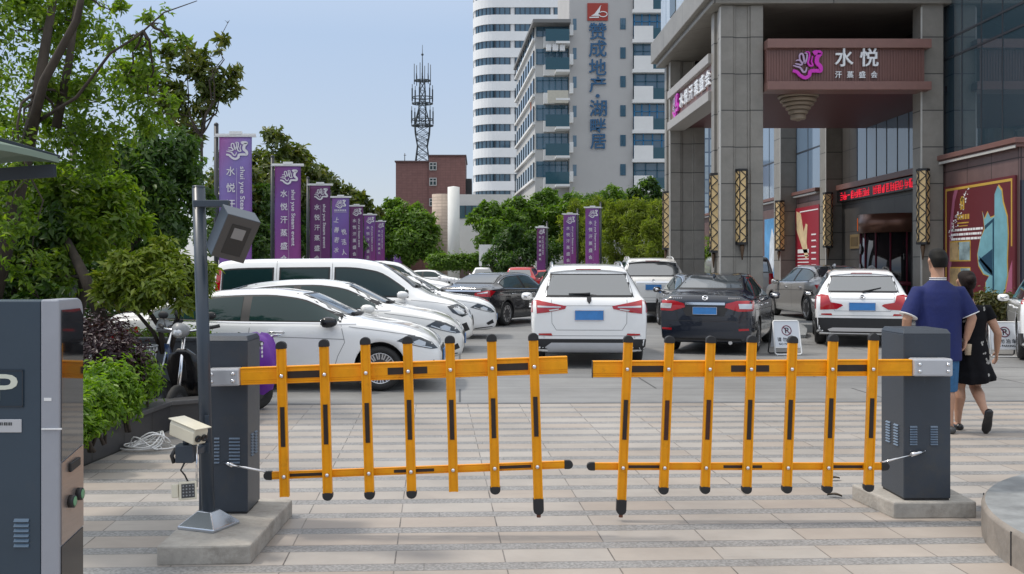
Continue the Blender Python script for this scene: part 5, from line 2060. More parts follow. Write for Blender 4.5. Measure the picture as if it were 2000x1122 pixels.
# middle distance
tree('round_tree', 'big rounded green tree right of the banner row under the brown block', 'tree', (PX(797, 100), 100, 0),
     [B(790, 425, 100, 30), B(815, 440, 99, 34), B(765, 450, 100, 34), B(835, 465, 99, 28), B(795, 475, 98, 40), B(750, 480, 99, 28), B(840, 490, 99, 24), B(770, 408, 101, 18)], 15000, .42, LF, .3, 60, sub=24, sig=.17)
for i, (px, py, Y, r, lm_, lb) in enumerate((
        (960, 430, 84, 34, LF, 'loose pale green tree beside the annex and the pale sign'), (1010, 420, 88, 36, LF, 'green tree under the corner of the apartment block balconies'),
        (1070, 412, 92, 38, LF, 'spreading green tree in front of the apartment block balconies'), (1130, 415, 90, 40, LF, 'green tree under the large blue wall characters'),
        (1195, 400, 92, 36, LF, 'green tree at the foot of the lettered wall'), (1262, 395, 80, 40, LD, 'tall dark green tree next to the porch column'))):
    bl_ = [B(px, py - r * .5, Y, r * .6), B(px - r * .6, py, Y, r * .65), B(px + r * .6, py, Y + 1, r * .65), B(px, py + r * .5, Y - 1, r * .8), B(px - r * .4, py + r * 1.3, Y, r * .7), B(px + r * .5, py + r * 1.2, Y, r * .75)]
    tree('street_tree', lb, 'tree', (PX(px, Y), Y, 0), bl_, 7500, .36, lm_, .2, 70 + i, 'trees in front of the apartment block', sub=20, sig=.19)
for i, (px, Y) in enumerate(((1125, 84), (1165, 82), (1205, 79), (1245, 76), (1285, 72))):
    bl_ = [B(px + d, y, Y + d * .02, 19) for d, y in ((0, 405), (-12, 430), (12, 440), (0, 465), (-14, 485), (14, 495), (0, 515), (8, 415), (-8, 450))]
    tree('bamboo_clump', ('bamboo clump behind the middle right banners', 'yellow green bamboo clump behind the right hand banner', 'pale bamboo clump above the parked silver off-roader', 'bamboo clump second from the porch column', 'bamboo clump against the porch column')[i], 'bamboo', (PX(px, Y), Y, 0), bl_, 5000, .38, LBA, .06, 80 + i, 'bamboo clumps along the forecourt', sub=16, sig=.24, aspect=.16, up=-.2)
tree('street_tree', 'deep green tree low behind the red car and the narrow banner', 'tree', (PX(1010, 80), 80, 0), [B(1000, 470, 80, 34), B(1040, 480, 80, 32), B(975, 500, 79, 26), B(1020, 510, 79, 34), B(1070, 490, 80, 30), B(985, 520, 78, 20)], 8000, .34, LD, .16, 90, sub=20, sig=.18)
h = MB()
tag(link('hedge', leaf_mesh('hedge', [B(850 + i * 11, 512, 86, 12) for i in range(11)], 9000, .28, LF, 91, sub=14, sig=.3)[0]), 'long clipped green hedge across the far side of the forecourt', 'hedge')
tree('broadleaf_tree', 'tall dark trees closing the view behind the banner row', 'tree', (PX(730, 120), 120, 0), [B(700 + k * 14, 440 + (k % 3) * 14, 120, 22) for k in range(6)] + [B(690 + k * 22, 490, 118, 22) for k in range(6)], 9000, .42, LF, .3, 92, sub=20, sig=.2)
shrub('shrub', 'low flowering shrub at the foot of the large red poster', 'shrub', (PX(1950, 21.2), 21.2, 0), [B(1925, 590, 21.2, 20), B(1950, 600, 21.2, 22), B(1970, 595, 21.4, 18), B(1905, 600, 21.4, 16)], 3500, .09, leaf_mat('leaf_olive', (.04, .05, .012), (.10, .10, .025), (.2, .14, .06)), 93, sub=14, sig=.25)
shrub('shrub', 'leafy bush between the porch columns', 'shrub', (PX(1385, 36), 36, .2), [B(1385, 500, 36, 16), B(1390, 470, 36, 12, .6), B(1385, 525, 36, 18)], 1600, .13, LG, 94, sub=14, sig=.25)


# ------------------------------------------------------------------ banners
def banner_mat(name, c1, c2, c3):
    m = bpy.data.materials.new(name)
    m.use_nodes = True
    nt = m.node_tree
    b = nt.nodes['Principled BSDF']
    tc = nd(nt, 'ShaderNodeTexCoord')
    sp = nd(nt, 'ShaderNodeSeparateXYZ')
    nt.links.new(tc.outputs['Generated'], sp.inputs[0])
    f = math_n(nt, 'ADD', math_n(nt, 'MULTIPLY', sp.outputs[0], .35), math_n(nt, 'SUBTRACT', 1.0, sp.outputs[2]))
    r = nd(nt, 'ShaderNodeValToRGB')
    r.color_ramp.elements[0].color = (*c1, 1)
    r.color_ramp.elements[1].color = (*c3, 1)
    e = r.color_ramp.elements.new(.35)
    e.color = (*c2, 1)
    nt.links.new(f, r.inputs[0])
    no = nd(nt, 'ShaderNodeTexNoise', i_Scale=3., i_Detail=3.)
    nt.links.new(tc.outputs['Generated'], no.inputs['Vector'])
    nr = nd(nt, 'ShaderNodeMapRange')
    nr.inputs[3].default_value, nr.inputs[4].default_value = .85, 1.15
    nt.links.new(no.outputs[0], nr.inputs[0])
    c = mix_rgb(nt, 1., r.outputs[0], nr.outputs[0], 'MULTIPLY')
    nt.links.new(c, b.inputs['Base Color'])
    b.inputs['Roughness'].default_value = .55
    return m


BM_ = [banner_mat('violet_blue_banner', (.34, .10, .32), (.225, .17, .44), (.20, .07, .32)),
       banner_mat('purple_banner', (.19, .04, .19), (.16, .06, .26), (.23, .04, .21)),
       banner_mat('plum_banner', (.13, .022, .10), (.12, .03, .13), (.14, .028, .15)),
       banner_mat('violet_banner', (.21, .07, .28), (.17, .11, .36), (.18, .06, .29))]
BT = mat('banner_print_white', (.68, .66, .70), .5)


def banner(px, Y, top_py, wpx, bm_, style, label, side=-1, group='purple banners on posts', bot=1.0):
    """a post with a crossbar and a hanging printed cloth"""
    x = PX(px, Y)
    wd = wpx * Y / F
    zt = PZ(top_py, Y)
    t = thing('street_banner', label, 'banner', (x, Y, 0), 0, group)
    H = zt - bot
    po = MB()
    xp = side * (wd / 2 + .10)
    po.tube([(xp, .04, 0), (xp, .04, zt + .35)], .07, 10)
    po.tube([(xp, .04, 0), (xp, .04, .25)], .12, 10)
    po.ball((xp, .04, zt + .38), .08, 8)
    po.build('post', mat('dark_post', (.025, .028, .035), .45), t)
    br = MB()
    br.box(min(xp, side * -wd / 2) - .05, max(xp, side * -wd / 2) + .12, -.03, .09, zt + .0, zt + .035)
    br.box(-wd / 2 - .12, wd / 2 + .12, -.05, .03, zt + .035, zt + .10)
    br.box(-.18, .2, -.07, .05, zt + .08, zt + .17)
    br.build('crossbar', [M['white_paint']], t)
    cl = MB()
    nx, nz = 8, 26
    rnd = random.Random(int(px))
    ph = rnd.uniform(0, 6)
    vs = []
    def bow(u, v): return .018 * math.sin(u * 5 + v * 7 + ph) * (1 - v) + .012 * math.sin(v * 11 + ph)
    for k in range(nz + 1):
        for i in range(nx + 1):
            u, v = i / nx - .5, k / nz
            vs.append((u * wd, bow(u, v), bot + H * v))
    cl.add(vs, [(k * (nx + 1) + i, k * (nx + 1) + i + 1, (k + 1) * (nx + 1) + i + 1, (k + 1) * (nx + 1) + i) for k in range(nz) for i in range(nx)], 0, True)
    c = cl.build('cloth', bm_, t, fix=False)
    so = c.modifiers.new('thick', 'SOLIDIFY')
    so.thickness = .006
    so.offset = 0
    pr = MB()
    rt, up = (1, 0, 0), (0, 0, 1)
    yy = -.034
    if style == 'main':
        put_logo(pr, (.04 * wd, yy, zt - .42 * wd), wd * .66, wd * .58, rt, up, depth=.006)
        for i, ch in enumerate('水悦汗蒸盛会'):
            put_txt(pr, ch, (-.14 * wd, yy, zt - wd * (1.05 + i * .50)), wd * .27, wd * .28, rt, up, .006)
        put_txt(pr, 'shui yue Steam event', (.2 * wd, yy, zt - wd * 1.98), wd * 2.15, wd * .19, (0, 0, -1), (1, 0, 0), .006)
        pr.box(.04 * wd, .046 * wd, yy - .006, yy, zt - wd * 3.8, zt - wd * .95)
    elif style == 'poem':
        put_logo(pr, (0, yy, zt - .36 * wd), wd * .6, wd * .5, rt, up, depth=.006)
        pr.box(-.36 * wd, .36 * wd, yy - .006, yy, zt - wd * .82, zt - wd * .80)
        for i in range(7): pr.box((-.34 + i * .1) * wd, (-.27 + i * .1) * wd, yy - .006, yy, zt - wd * .74, zt - wd * .67)
        for i, ch in enumerate('上善若水'):
            put_txt(pr, ch, (-.22 * wd, yy, zt - wd * (1.25 + i * .58)), wd * .27, wd * .32, Vector((1, 0, -.12)), Vector((.25, 0, 1)), .006)
        for i, ch in enumerate('悦活人生'):
            put_txt(pr, ch, (.2 * wd, yy, zt - wd * (1.95 + i * .58)), wd * .27, wd * .34, Vector((1, 0, .12)), Vector((-.2, 0, 1)), .006)
    pr.build('print', BT, t, fix=False)
    # keep the print on the front: it is laid 16 mm before the waving cloth
    return t


BL = ['nearest purple banner partly behind the post lamp', 'second purple banner from the front of the left row', 'dark plum banner third from the front of the left row', 'violet banner with brush written characters and a thin line', 'purple banner just behind the one with brush writing', 'sixth purple banner from the front of the left row', 'seventh purple banner half hidden by leaves', 'eighth purple banner from the front of the left row', 'farthest purple banner at the end of the left row']
for i, (px, Y, tp, wp, mi, st) in enumerate(((460, 31.7, 268, 64, 0, 'main'), (562, 41, 325, 51, 1, 'main'), (625, 50.6, 363, 40, 2, 'main'), (665, 59, 387, 34, 3, 'poem'), (696, 68, 404, 26, 2, 'main'), (722, 79, 421, 23, 1, 'main'), (743, 90, 434, 17, 1, 'main'), (760, 101, 443, 16, 3, 'main'), (777, 113, 451, 15, 3, 'main'))):
    banner(px, Y, tp, wp, BM_[mi], st, BL[i], -1, 'purple banners in a row on the left')
for px, Y, tp, wp, lb in ((1157, 72, 407, 27, 'tallest of the three purple banners on the right of the white off-roader'), (1113, 74, 420, 25, 'middle one of the three purple banners right of centre'), (1057, 70, 446, 17, 'narrow purple banner on the left of the three right of centre')):
    banner(px, Y, tp, wp, BM_[1] if px > 1060 else BM_[2], 'main', lb, 1, 'purple banners right of centre')
# garden lamp in the trees
gl = thing('garden_lamp', 'thin dark garden lamp post among the trees on the left', 'lamp post', (PX(185, 15), 14.2, 0))
b = MB()
b.tube([(0, 0, 0), (0, 0, PZ(255, 14.2))], .045, 10)
b.build('pole', mat('dark_post', (.025, .028, .035), .45), gl)
b = MB()
zt = PZ(250, 14.2)
b.lathe([(.05, zt - .02), (.1, zt), (.1, zt + .05), (0, zt + .07)], 14)
b.box(0, .22, -.04, .04, zt + .02, zt + .05)
b.build('lamp_head', M['plasticgrey'], gl)


# ------------------------------------------------------------------ parked and moving cars
UP90 = R(90)


def common(c, paint, mir_x=.78, mir_z=.93, seam=None, sides='LR'):
    if not c.far: c.mirrors(mir_x * c.sx, mir_z * c.sz, paint)


# two white saloons, a van and another saloon parked nose towards the lane
def white_saloon(kind, name, label, loc, L, H, W, paint, wr, splits, fx, rim, dark_mirror=False, far=False, group='cars parked in a row on the left'):
    c = Car(kind, name, label, loc, 0, paint, L, H, W, group, wr, far, fx, -1.36, rim)
    k = c.sz
    c.glasshouse([tuple(v * c.sx for v in sp) for sp in splits], .05 * k, .115 * k, chrome=not far)
    c.screen('F', (1.09 if kind == 'fastback' else 1.11) * k, 1.37 * k, .68 * c.sy, .50 * c.sy)
    c.screen('B', 1.14 * k, 1.36 * k, .60 * c.sy, .50 * c.sy)
    car_front_saloon(c, paint)
    if not far:
        common(c, M['blackgloss'] if dark_mirror else paint, .80, .99)
        c.handles([-1.05 * c.sx, .08 * c.sx], .84 * k, M['chrome'])
        x1, x2, x3 = -.30 * c.sx, .95 * c.sx, -1.45 * c.sx
        c.seams([[(x1 + .02, .97 * k), (x1, .75 * k), (x1 - .02, .28 * k)], [(x2, .94 * k), (x2 + .05, .7 * k), (x2 - .04, .5 * k), (x2 - .1, .28 * k)], [(x3 + .12, .95 * k), (x3 + .06, .8 * k), (x3 + .24, .6 * k), (x3 + .4, .45 * k)]],
                [[(-1.9 * c.sx, .80 * k), (0, .78 * k), (1.0 * c.sx, .74 * k)], [(x2 + .1, .92 * k), (1.5 * c.sx, .86 * k), (1.95 * c.sx, .79 * k)], [(-.9 * c.sx, .29 * k), (.9 * c.sx, .29 * k)]],
                extra=[('T', [[(1.2 * c.sx, .62 * c.sy), (1.6 * c.sx, .66 * c.sy), (2.05 * c.sx, .60 * c.sy)], [(1.2 * c.sx, -.62 * c.sy), (1.6 * c.sx, -.66 * c.sy), (2.05 * c.sx, -.60 * c.sy)]])])
        for ax in 'LR':
            c.put('sill_moulding', ax, [[(-.7 * c.sx, .30 * k), (.45 * c.sx, .305 * k), (.45 * c.sx, .325 * k), (-.7 * c.sx, .32 * k)]], M['chrome'], .006)
            c.put('taillight', ax, [[(-2.2 * c.sx, .80 * k), (-1.8 * c.sx, .93 * k), (-1.78 * c.sx, .85 * k), (-2.2 * c.sx, .70 * k)]], M['red'], .005)
        c.wiper((-.55, 1.07 * k), (.25, 1.06 * k), 'F')
        c.rear_plate(.47 * k, .44, .14, 0, 'F')
    return c


white_saloon('fastback', 'parked_car', 'nearest white saloon in the left row with green tinted windows and dark mirror', (-2.72, 14.05), 4.4, 1.315, 1.7, M['white'], .29, [(-1.62, -.42), (-.30, 1.10)], 1.475, 'many', True)
white_saloon('fastback', 'parked_car', 'second white saloon in the left row with white mirror and slanted headlamp', (-2.52, 16.6), 4.5, 1.41, 1.75, M['pearl'], .3, [(-1.62, -.42), (-.30, 1.10)], 1.42, 'spokes')

van = Car('van', 'parked_van', 'white people carrier van in the left row with tall red corner lamp', (-2.62, 20.1), 0, M['white'], 4.93, 1.77, 1.85, 'cars parked in a row on the left', .31, False, 1.55, -1.45, 'spokes', 'van')
k = van.sz
for ax in 'LR':
    for xa, xb in ((-2.24, -1.32), (-1.16, -.26), (-.12, 1.22)):
        p = van.side_poly(xa, xb, .06, .20)
        if p:
            van.put('window_trim', ax, [van.side_poly(xa - .03, xb + .03, .03, .17)], M['trim'], .003)
            van.put('side_window', ax, [p], M['glass'], .007)
    van.put('taillight', ax, [[(-2.40, .98), (-2.30, .98), (-2.28, 1.55), (-2.36, 1.58)]], M['red'], .006)
    van.put('headlight', ax, [[(1.98, .86), (2.16, .90), (2.30, .82), (2.36, .70), (2.26, .66), (2.08, .74)]], M['lampdark'], .006, step=.03)
    van.put('lamp_lens', ax, [[(2.08, .82), (2.18, .85), (2.28, .78), (2.3, .71), (2.2, .71)]], M['lampwhite'], .010, step=.03)
    van.put('fog_lamp_recess', ax, [[(2.12, .48), (2.34, .56), (2.40, .42), (2.2, .34)]], M['trim'], .006, step=.03)
van.screen('F', 1.25 * k, 1.68 * k, .70, .60)
van.screen('B', 1.15, 1.6, .68, .66)
van.mirrors(1.15, 1.08, M['white'])
van.seams([[(-1.24, 1.72), (-1.24, .3)], [(-.19, 1.7), (-.19, .3)], [(1.18, 1.04), (1.22, .6), (1.1, .3)]], [[(-2.3, .98), (-1.24, .97), (1.2, .93)], [(-2.3, .42), (1.1, .42)], [(1.3, .98), (1.8, .93), (2.1, .88)]])
van.put('grille', 'F', [[(-.5, .45), (.5, .45), (.45, .66), (-.45, .66)]], M['trim'], .005)
van.handles([-.9, .05], .92, M['white'])
van.wiper((-.6, 1.22), (.2, 1.2), 'F')

white_saloon('saloon', 'parked_car', 'white saloon beyond the van with grey window line and clear headlamp', (-1.95, 23.7), 4.6, 1.43, 1.8, M['white'], .31, [(-1.45, -.42), (-.30, 1.0)], 1.36, 'spokes')
white_saloon('saloon', 'parked_car', 'silver grey saloon whose roof shows just above the fourth car of the row', (-2.85, 26.7), 4.5, 1.45, 1.78, M['greypaint'], .31, [(-1.45, -.42), (-.30, 1.0)], 1.36, 'spokes')


def simple_car(kind, name, label, loc, head, paint, L, H, W, splits, group=None, rails=False, wr=.32):
    c = Car(kind, name, label, loc, head, paint, L, H, W, group, wr, True, 1.36, -1.36, 'five')
    k = c.sz
    c.glasshouse([tuple(v * c.sx for v in sp) for sp in splits], .05 * k, .12 * k)
    c.screen('F', (1.12 if kind != 'suv' else 1.2) * k, (1.36 if kind != 'suv' else 1.55) * k, .66 * c.sy, .52 * c.sy, border=0)
    if kind == 'suv':
        c.screen('B', 1.17 * k, 1.5 * k, .66 * c.sy, .56 * c.sy, border=0)
        tl = [(.84, .90), (.62, .92), (.62, 1.05), (.84, 1.08)]
    else:
        c.screen('B', 1.15 * k, 1.37 * k, .60 * c.sy, .50 * c.sy, border=0)
        tl = [(.80, .78), (.5, .80), (.5, .90), (.80, .93)]
    c.put('taillight', 'B', [[(a * c.sy, b * k) for a, b in tl]], M['red'], .006, mirror=True)
    c.put('headlight', 'F', [[(.78 * c.sy, .62 * k), (.5 * c.sy, .60 * k), (.5 * c.sy, .70 * k), (.76 * c.sy, .72 * k)]], M['lampwhite'], .006, mirror=True)
    c.put('grille', 'F', [[(-.4, .42 * k), (.4, .42 * k), (.42, .6 * k), (-.42, .6 * k)]], M['trim'], .005)
    if rails: c.rails(-1.6 * c.sx, .1 * c.sx, M['trim'])
    c.mirrors(.8 * c.sx, .98 * k if kind != 'suv' else 1.06 * k, paint)
    return c


SP = [(-1.45, -.42), (-.30, 1.0)]
SU = [(-1.85, -1.3), (-1.22, -.36), (-.26, 1.0)]
G1 = 'cars parked in a row on the left'
simple_car('suv', 'parked_car', 'white estate with black roof rail in the middle of the left row', (-2.95, 29.7), 0, M['white'], 4.6, 1.56, 1.82, SU, G1, True)
simple_car('saloon', 'parked_car', 'white saloon just in front of the tall white off-roader in the left row', (-2.95, 32.7), 0, M['white'], 4.6, 1.5, 1.8, SP, G1)
simple_car('suv', 'parked_car', 'boxy tall white off-roader far along the left row', (-3.2, 35.8), 0, M['white'], 4.7, 1.82, 1.88, SU, G1)
simple_car('saloon', 'parked_car', 'black car peeping out at the end of the left row', (-3.3, 40.5), 0, M['blackpaint'], 4.5, 1.45, 1.8, SP, G1)
simple_car('suv', 'parked_car', 'small white hatchback seen side on far behind the left row', (-5.6, 62), 0, M['white'], 4.2, 1.5, 1.75, SU, 'far cars')
simple_car('saloon', 'parked_car', 'silver car far off before the clipped hedge', (-7.2, 70), R(10), M['greypaint'], 4.5, 1.45, 1.8, SP, 'far cars')
simple_car('suv', 'parked_car', 'small white car seen end on beneath the pale sign', (.1, 80), R(90), M['white'], 4.2, 1.6, 1.75, SU, 'far cars')
simple_car('saloon', 'parked_car', 'white car whose side shows far off left of the black saloon', (-3.3, 66), R(-8), M['white'], 4.5, 1.42, 1.75, SP, 'far cars')
simple_car('suv', 'parked_car', 'red car far off with a pale roof next to the narrow banner', (2.35, 56), R(80), M['redpaint'], 4.2, 1.62, 1.78, SU, 'far cars')
simple_car('saloon', 'parked_car', 'second red car partly behind the white off-roader', (3.9, 58), R(15), M['redpaint'], 4.4, 1.45, 1.78, SP, 'far cars')


def saloon_rear(c, paint, lamps, plate_z=.78, chrome_z=None, badge_z=None, win=(1.17, 1.38, .60, .49), bumper=True, splits=SP, lens=None, chrome_w=.5, gm='seam'):
    k = c.sz
    c.glasshouse([tuple(v * c.sx for v in sp) for sp in splits], .05 * k, .115 * k, chrome=True)
    c.screen('B', win[0] * k, win[1] * k, win[2] * c.sy, win[3] * c.sy)
    c.screen('F', 1.12 * k, 1.37 * k, .66 * c.sy, .52 * c.sy)
    o = c.put('taillight', 'B', [lamps], M['red'], .007, mirror=True, step=.04)
    for ax in 'LR':
        zl = min(q[1] for q in lamps) + .03
        zh = max(q[1] for q in lamps) - .01
        xr = -c.L / 2
        c.put('taillight', ax, [[(xr + .06, zl + .02), (xr + .14, zl), (xr + .34, zh - .02), (xr + .12, zh)]], M['red'], .007, step=.03)
    if lens and o: c.put('lamp_lens', 'B', [lens], M['lampwhite'], .011, mirror=True, parent=o, step=.04)
    if chrome_z: c.put('chrome_strip', 'B', [[(-chrome_w, chrome_z - .02), (chrome_w, chrome_z - .02), (chrome_w, chrome_z + .025), (-chrome_w, chrome_z + .025)]], M['chrome'], .009)
    c.put('plate_recess', 'B', [[(-.34, plate_z - .10), (.34, plate_z - .10), (.44, plate_z + .10), (-.44, plate_z + .10)]], M['seam'] if gm == 'seam' else paint, .003)
    c.rear_plate(plate_z)
    if badge_z:
        c.disc('B', 0, badge_z, .055, M['chrome'])
        mb = MB()
        for sg in (-1, 1):
            for i in range(6 if sg < 0 else 5):
                y = sg * .52 + (i - 2.5) * .036
                q, nn = c.hit('B', y, badge_z - .0)
                if q is not None: mb.box(q.x - .012, q.x - .002, y - .012, y + .012, badge_z - .013, badge_z + .013)
        mb.build('boot_lettering', M['chrome'], c.root, fix=False)
    lo = .34 * k
    c.put('rear_valance', 'B', [[(-.72 * c.sy, .19), (.72 * c.sy, .19), (.66 * c.sy, lo - .05), (-.66 * c.sy, lo - .05)]], M['trim'], .004)
    c.put('reflector', 'B', [[(.62 * c.sy, .43 * k), (.80 * c.sy, .44 * k), (.80 * c.sy, .475 * k), (.62 * c.sy, .47 * k)]], M['red'], .006, mirror=True)
    c.seams([[(-.30 * c.sx, .97 * k), (-.32 * c.sx, .3 * k)], [(.95 * c.sx, .94 * k), (1.0 * c.sx, .7 * k), (.88 * c.sx, .28 * k)], [(-1.30 * c.sx, .97 * k), (-1.36 * c.sx, .82 * k), (-1.12 * c.sx, .55 * k)]], [[(-1.9 * c.sx, .80 * k), (1.0 * c.sx, .76 * k)]], m=M['seam'],
            extra=[('B', [[(-.80 * c.sy, .60 * k), (.80 * c.sy, .60 * k)], [(-.56, 1.0 * k), (-.50, .62 * k)], [(.56, 1.0 * k), (.50, .62 * k)]])])
    c.handles([-1.05 * c.sx, .08 * c.sx], .86 * k, M['chrome'])
    c.mirrors(.80 * c.sx, .99 * k, paint)
    mb = MB()
    for sg in (-1, 1):
        mb.tube([(-c.L / 2 + .05, sg * .45, .22), (-c.L / 2 + .3, sg * .45, .23)], .035, 10)
        if paint not in (M['greypaint'],): break
    mb.build('exhaust', M['chrome'], c.root)


c = Car('saloon', 'car', 'navy blue saloon with blue plate and wide red lamps seen from behind', (4.92, 20.9), R(90 - 21), M['navy'], 4.63, 1.49, 1.76, None, .32, False, 1.36, -1.34, 'spokes')
saloon_rear(c, M['navy'], [(.84, .80), (.60, .79), (.36, .86), (.38, .93), (.58, .985), (.84, .985)], .80, .925, 1.03, lens=[(.82, .84), (.62, .84), (.60, .93), (.82, .93)], win=(1.18, 1.40, .60, .49), chrome_w=.36)
c.shark(-1.1, M['navy'])
c = Car('saloon', 'car', 'black saloon standing slantwise left of the white off-roader', (.66, 29.75), R(60), M['blackpaint'], 4.82, 1.46, 1.82, None, .325, False, 1.38, -1.36, 'spokes')
saloon_rear(c, M['blackpaint'], [(.86, .80), (.42, .82), (.42, .90), (.84, .98)], .78, .955, 1.03, lens=[(.8, .9), (.5, .87), (.5, .89), (.8, .94)], chrome_w=.6)
c = Car('saloon', 'car', 'grey metallic saloon under the porch seen from behind left', (9.38, 28.3, .2), R(91), M['greypaint'], 4.9, 1.47, 1.86, None, .335, False, 1.4, -1.4, 'five')
saloon_rear(c, M['greypaint'], [(.86, .78), (.5, .80), (.5, .92), (.84, .97)], .78, None, 1.0, gm='p')
c.shark(-1.0, M['white'])
c = Car('saloon', 'car', 'black saloon mostly hidden behind the navy one', (5.72, 27.0), R(88), M['blackpaint'], 4.6, 1.46, 1.78, None, .33, False, 1.36, -1.36, 'five')
saloon_rear(c, M['blackpaint'], [(.84, .80), (.5, .80), (.5, .90), (.84, .95)], .78, .93, None)


def suv_rear(c, paint, lamp, win, plate_z, clad_top, badge_z=None, lens=None, splits=SU, black_mirror=False, rail=None, plate_w=.46, wiper=1, rail_span=(-1.75, .2), tailgate=True):
    k = c.sz
    c.glasshouse([tuple(v * c.sx for v in sp) for sp in splits], .05 * k, .13 * k)
    c.screen('B', win[0], win[1], win[2], win[3], border=.035)
    c.screen('F', 1.2 * k, 1.54 * k, .68 * c.sy, .56 * c.sy)
    o = c.put('taillight', 'B', [lamp], M['red'], .008, mirror=True, step=.035)
    for ax in 'LR':
        zl, zh = min(q[1] for q in lamp) + .02, max(q[1] for q in lamp) - .01
        xr = -c.L / 2
        c.put('taillight', ax, [[(xr + .04, zl), (xr + .12, zl), (xr + .28, zh - .03), (xr + .1, zh)]], M['red'], .007, step=.03)
    if lens and o:
        for l in lens: c.put('lamp_lens', 'B', [l], M['lampwhite'], .012, mirror=True, parent=o, step=.03)
    w_ = c.W / 2
    c.put('bumper_cladding', 'B', [[(-w_ * .99, .22), (w_ * .99, .22), (w_ * .99, clad_top), (-w_ * .99, clad_top)]], M['trim'], .004)
    for ax in 'LR':
        xr = -c.L / 2
        c.put('bumper_cladding', ax, [[(xr + .02, .26), (xr + .50, .26), (xr + .50, clad_top - .03), (xr + .02, clad_top)]], M['trim'], .004)
        c.put('sill_cladding', ax, [[(c.wx[1] + .4, .2), (c.wx[0] - .4, .2), (c.wx[0] - .4, .33), (c.wx[1] + .4, .33)]], M['trim'], .004)
    c.rear_plate(plate_z, plate_w, .16)
    if badge_z: c.disc('B', 0, badge_z, .05, M['chrome'])
    c.seams([[(-.30 * c.sx, 1.05 * k), (-.32 * c.sx, .3 * k)], [(.92 * c.sx, 1.02 * k), (.98 * c.sx, .7 * k), (.85 * c.sx, .3 * k)], [(-1.25 * c.sx, 1.05 * k), (-1.28 * c.sx, .85 * k), (-1.0 * c.sx, .5 * k)]], [[(-1.9 * c.sx, .84 * k), (1.0 * c.sx, .8 * k)]],
            extra=[('B', [[(-.60, win[0] - .02), (-.59, clad_top + .25), (-.52, clad_top + .14), (.52, clad_top + .14), (.59, clad_top + .25), (.60, win[0] - .02)], [(-.82, clad_top + .05), (.82, clad_top + .05)], [(-.58, plate_z + .15), (.58, plate_z + .15)]])])
    c.handles([-1.0 * c.sx, .1 * c.sx], .93 * k, paint)
    c.mirrors(.82 * c.sx, 1.06 * k, M['blackgloss'] if black_mirror else paint)
    if rail: c.rails(rail_span[0] * c.sx, rail_span[1] * c.sx, rail)
    if wiper == 1: c.wiper((-.02, win[0] + .01), (.32, win[0] + .015))
    if wiper == -1: c.wiper((.0, win[0] - .03), (-.36, win[0] + .06))
    # spoiler over the rear window
    mb = MB()
    vs = []
    x0 = -c.L / 2 + .36
    for i in range(9):
        y = -.62 * c.sy + 1.24 * c.sy * i / 8
        z = c.zt(x0 + .2) - .02 - .05 * abs(i - 4) ** 2 / 16
        vs += [(x0 + .28, y, z + .02), (x0 - .06, y, z - .035), (x0 - .06, y, z - .06), (x0 + .22, y, z - .05)]
    mb.add(vs, [(4 * i + a, 4 * i + (a + 1) % 4, 4 * i + 4 + (a + 1) % 4, 4 * i + 4 + a) for i in range(8) for a in range(4)] + [(0, 1, 2, 3), (32, 33, 34, 35)], 0, False)
    so = mb.build('spoiler', paint, c.root, bevel=.01)
    br = MB()
    br.box(x0 - .065, x0 - .058, -.2, .2, c.zt(x0 + .2) - .073, c.zt(x0 + .2) - .058)
    br.build('brake_light', M['red'], so, fix=False)
    c.put('reflector', 'B', [[(.58 * c.sy, clad_top + .05), (.80 * c.sy, clad_top + .06), (.80 * c.sy, clad_top + .085), (.60 * c.sy, clad_top + .09)]], M['red'], .007, mirror=True)


c = Car('suv', 'car', 'white off-roader with silver roof rails in the middle of the lane seen from behind', (1.83, 18.5), R(87), M['white'], 4.55, 1.665, 1.85, None, .34, False, 1.36, -1.36, 'spokes')
suv_rear(c, M['white'], [(.83, .86), (.66, .88), (.38, .935), (.36, .98), (.62, 1.03), (.84, 1.075)], (1.15, 1.47, .68, .58), .835, .46, None, lens=[[(.82, .955), (.45, .955), (.45, .97), (.82, .985)], [(.62, .895), (.48, .925), (.48, .94), (.64, .92)]], rail=M['chrome'], wiper=1)
c.put('skid_plate', 'B', [[(-.66, .25), (.66, .25), (.70, .33), (.60, .40), (-.60, .40), (-.70, .33)]], M['silver'], .010)
sh = [(-.035, .06), (.035, .06), (.035, 0), (0, -.05), (-.035, 0)]
c.put('badge', 'B', [[(a, 1.06 + b) for a, b in sh]], M['blackgloss'], .01, step=.02)
c = Car('suv', 'car', 'white crossover with black lower bumper beside the walking man', (8.25, 22.55), R(90 - 17), M['white'], 4.45, 1.575, 1.80, None, .335, False, 1.36, -1.36, 'five')
suv_rear(c, M['white'], [(.80, .74), (.48, .755), (.36, .83), (.40, .86), (.60, .895), (.64, 1.03), (.79, 1.05)], (1.12, 1.40, .66, .56), .81, .58, 1.0, lens=None, rail=M['trim'], black_mirror=True, wiper=-1, rail_span=(-1.5, .3), plate_w=.5)
c.put('bumper_trim', 'B', [[(-.62, .31), (.62, .31), (.66, .35), (.56, .385), (-.56, .385), (-.66, .35)]], M['chrome'], .010)
c = Car('suv', 'car', 'big pearl white off-roader beside the porch column seen from behind', (5.12, 31.9), R(86), M['pearl'], 5.0, 1.89, 2.06, None, .38, False, 1.38, -1.38, 'five')
suv_rear(c, M['pearl'], [(.96, 1.0), (.62, 1.01), (.62, 1.16), (.95, 1.22)], (1.36, 1.76, .76, .66), 1.02, .58, 1.2, lens=[[(.92, 1.07), (.66, 1.07), (.66, 1.12), (.92, 1.13)]], rail=M['pearl'], wiper=0)
c.put('chrome_strip', 'B', [[(-.5, 1.14), (.5, 1.14), (.5, 1.19), (-.5, 1.19)]], M['chrome'], .01)
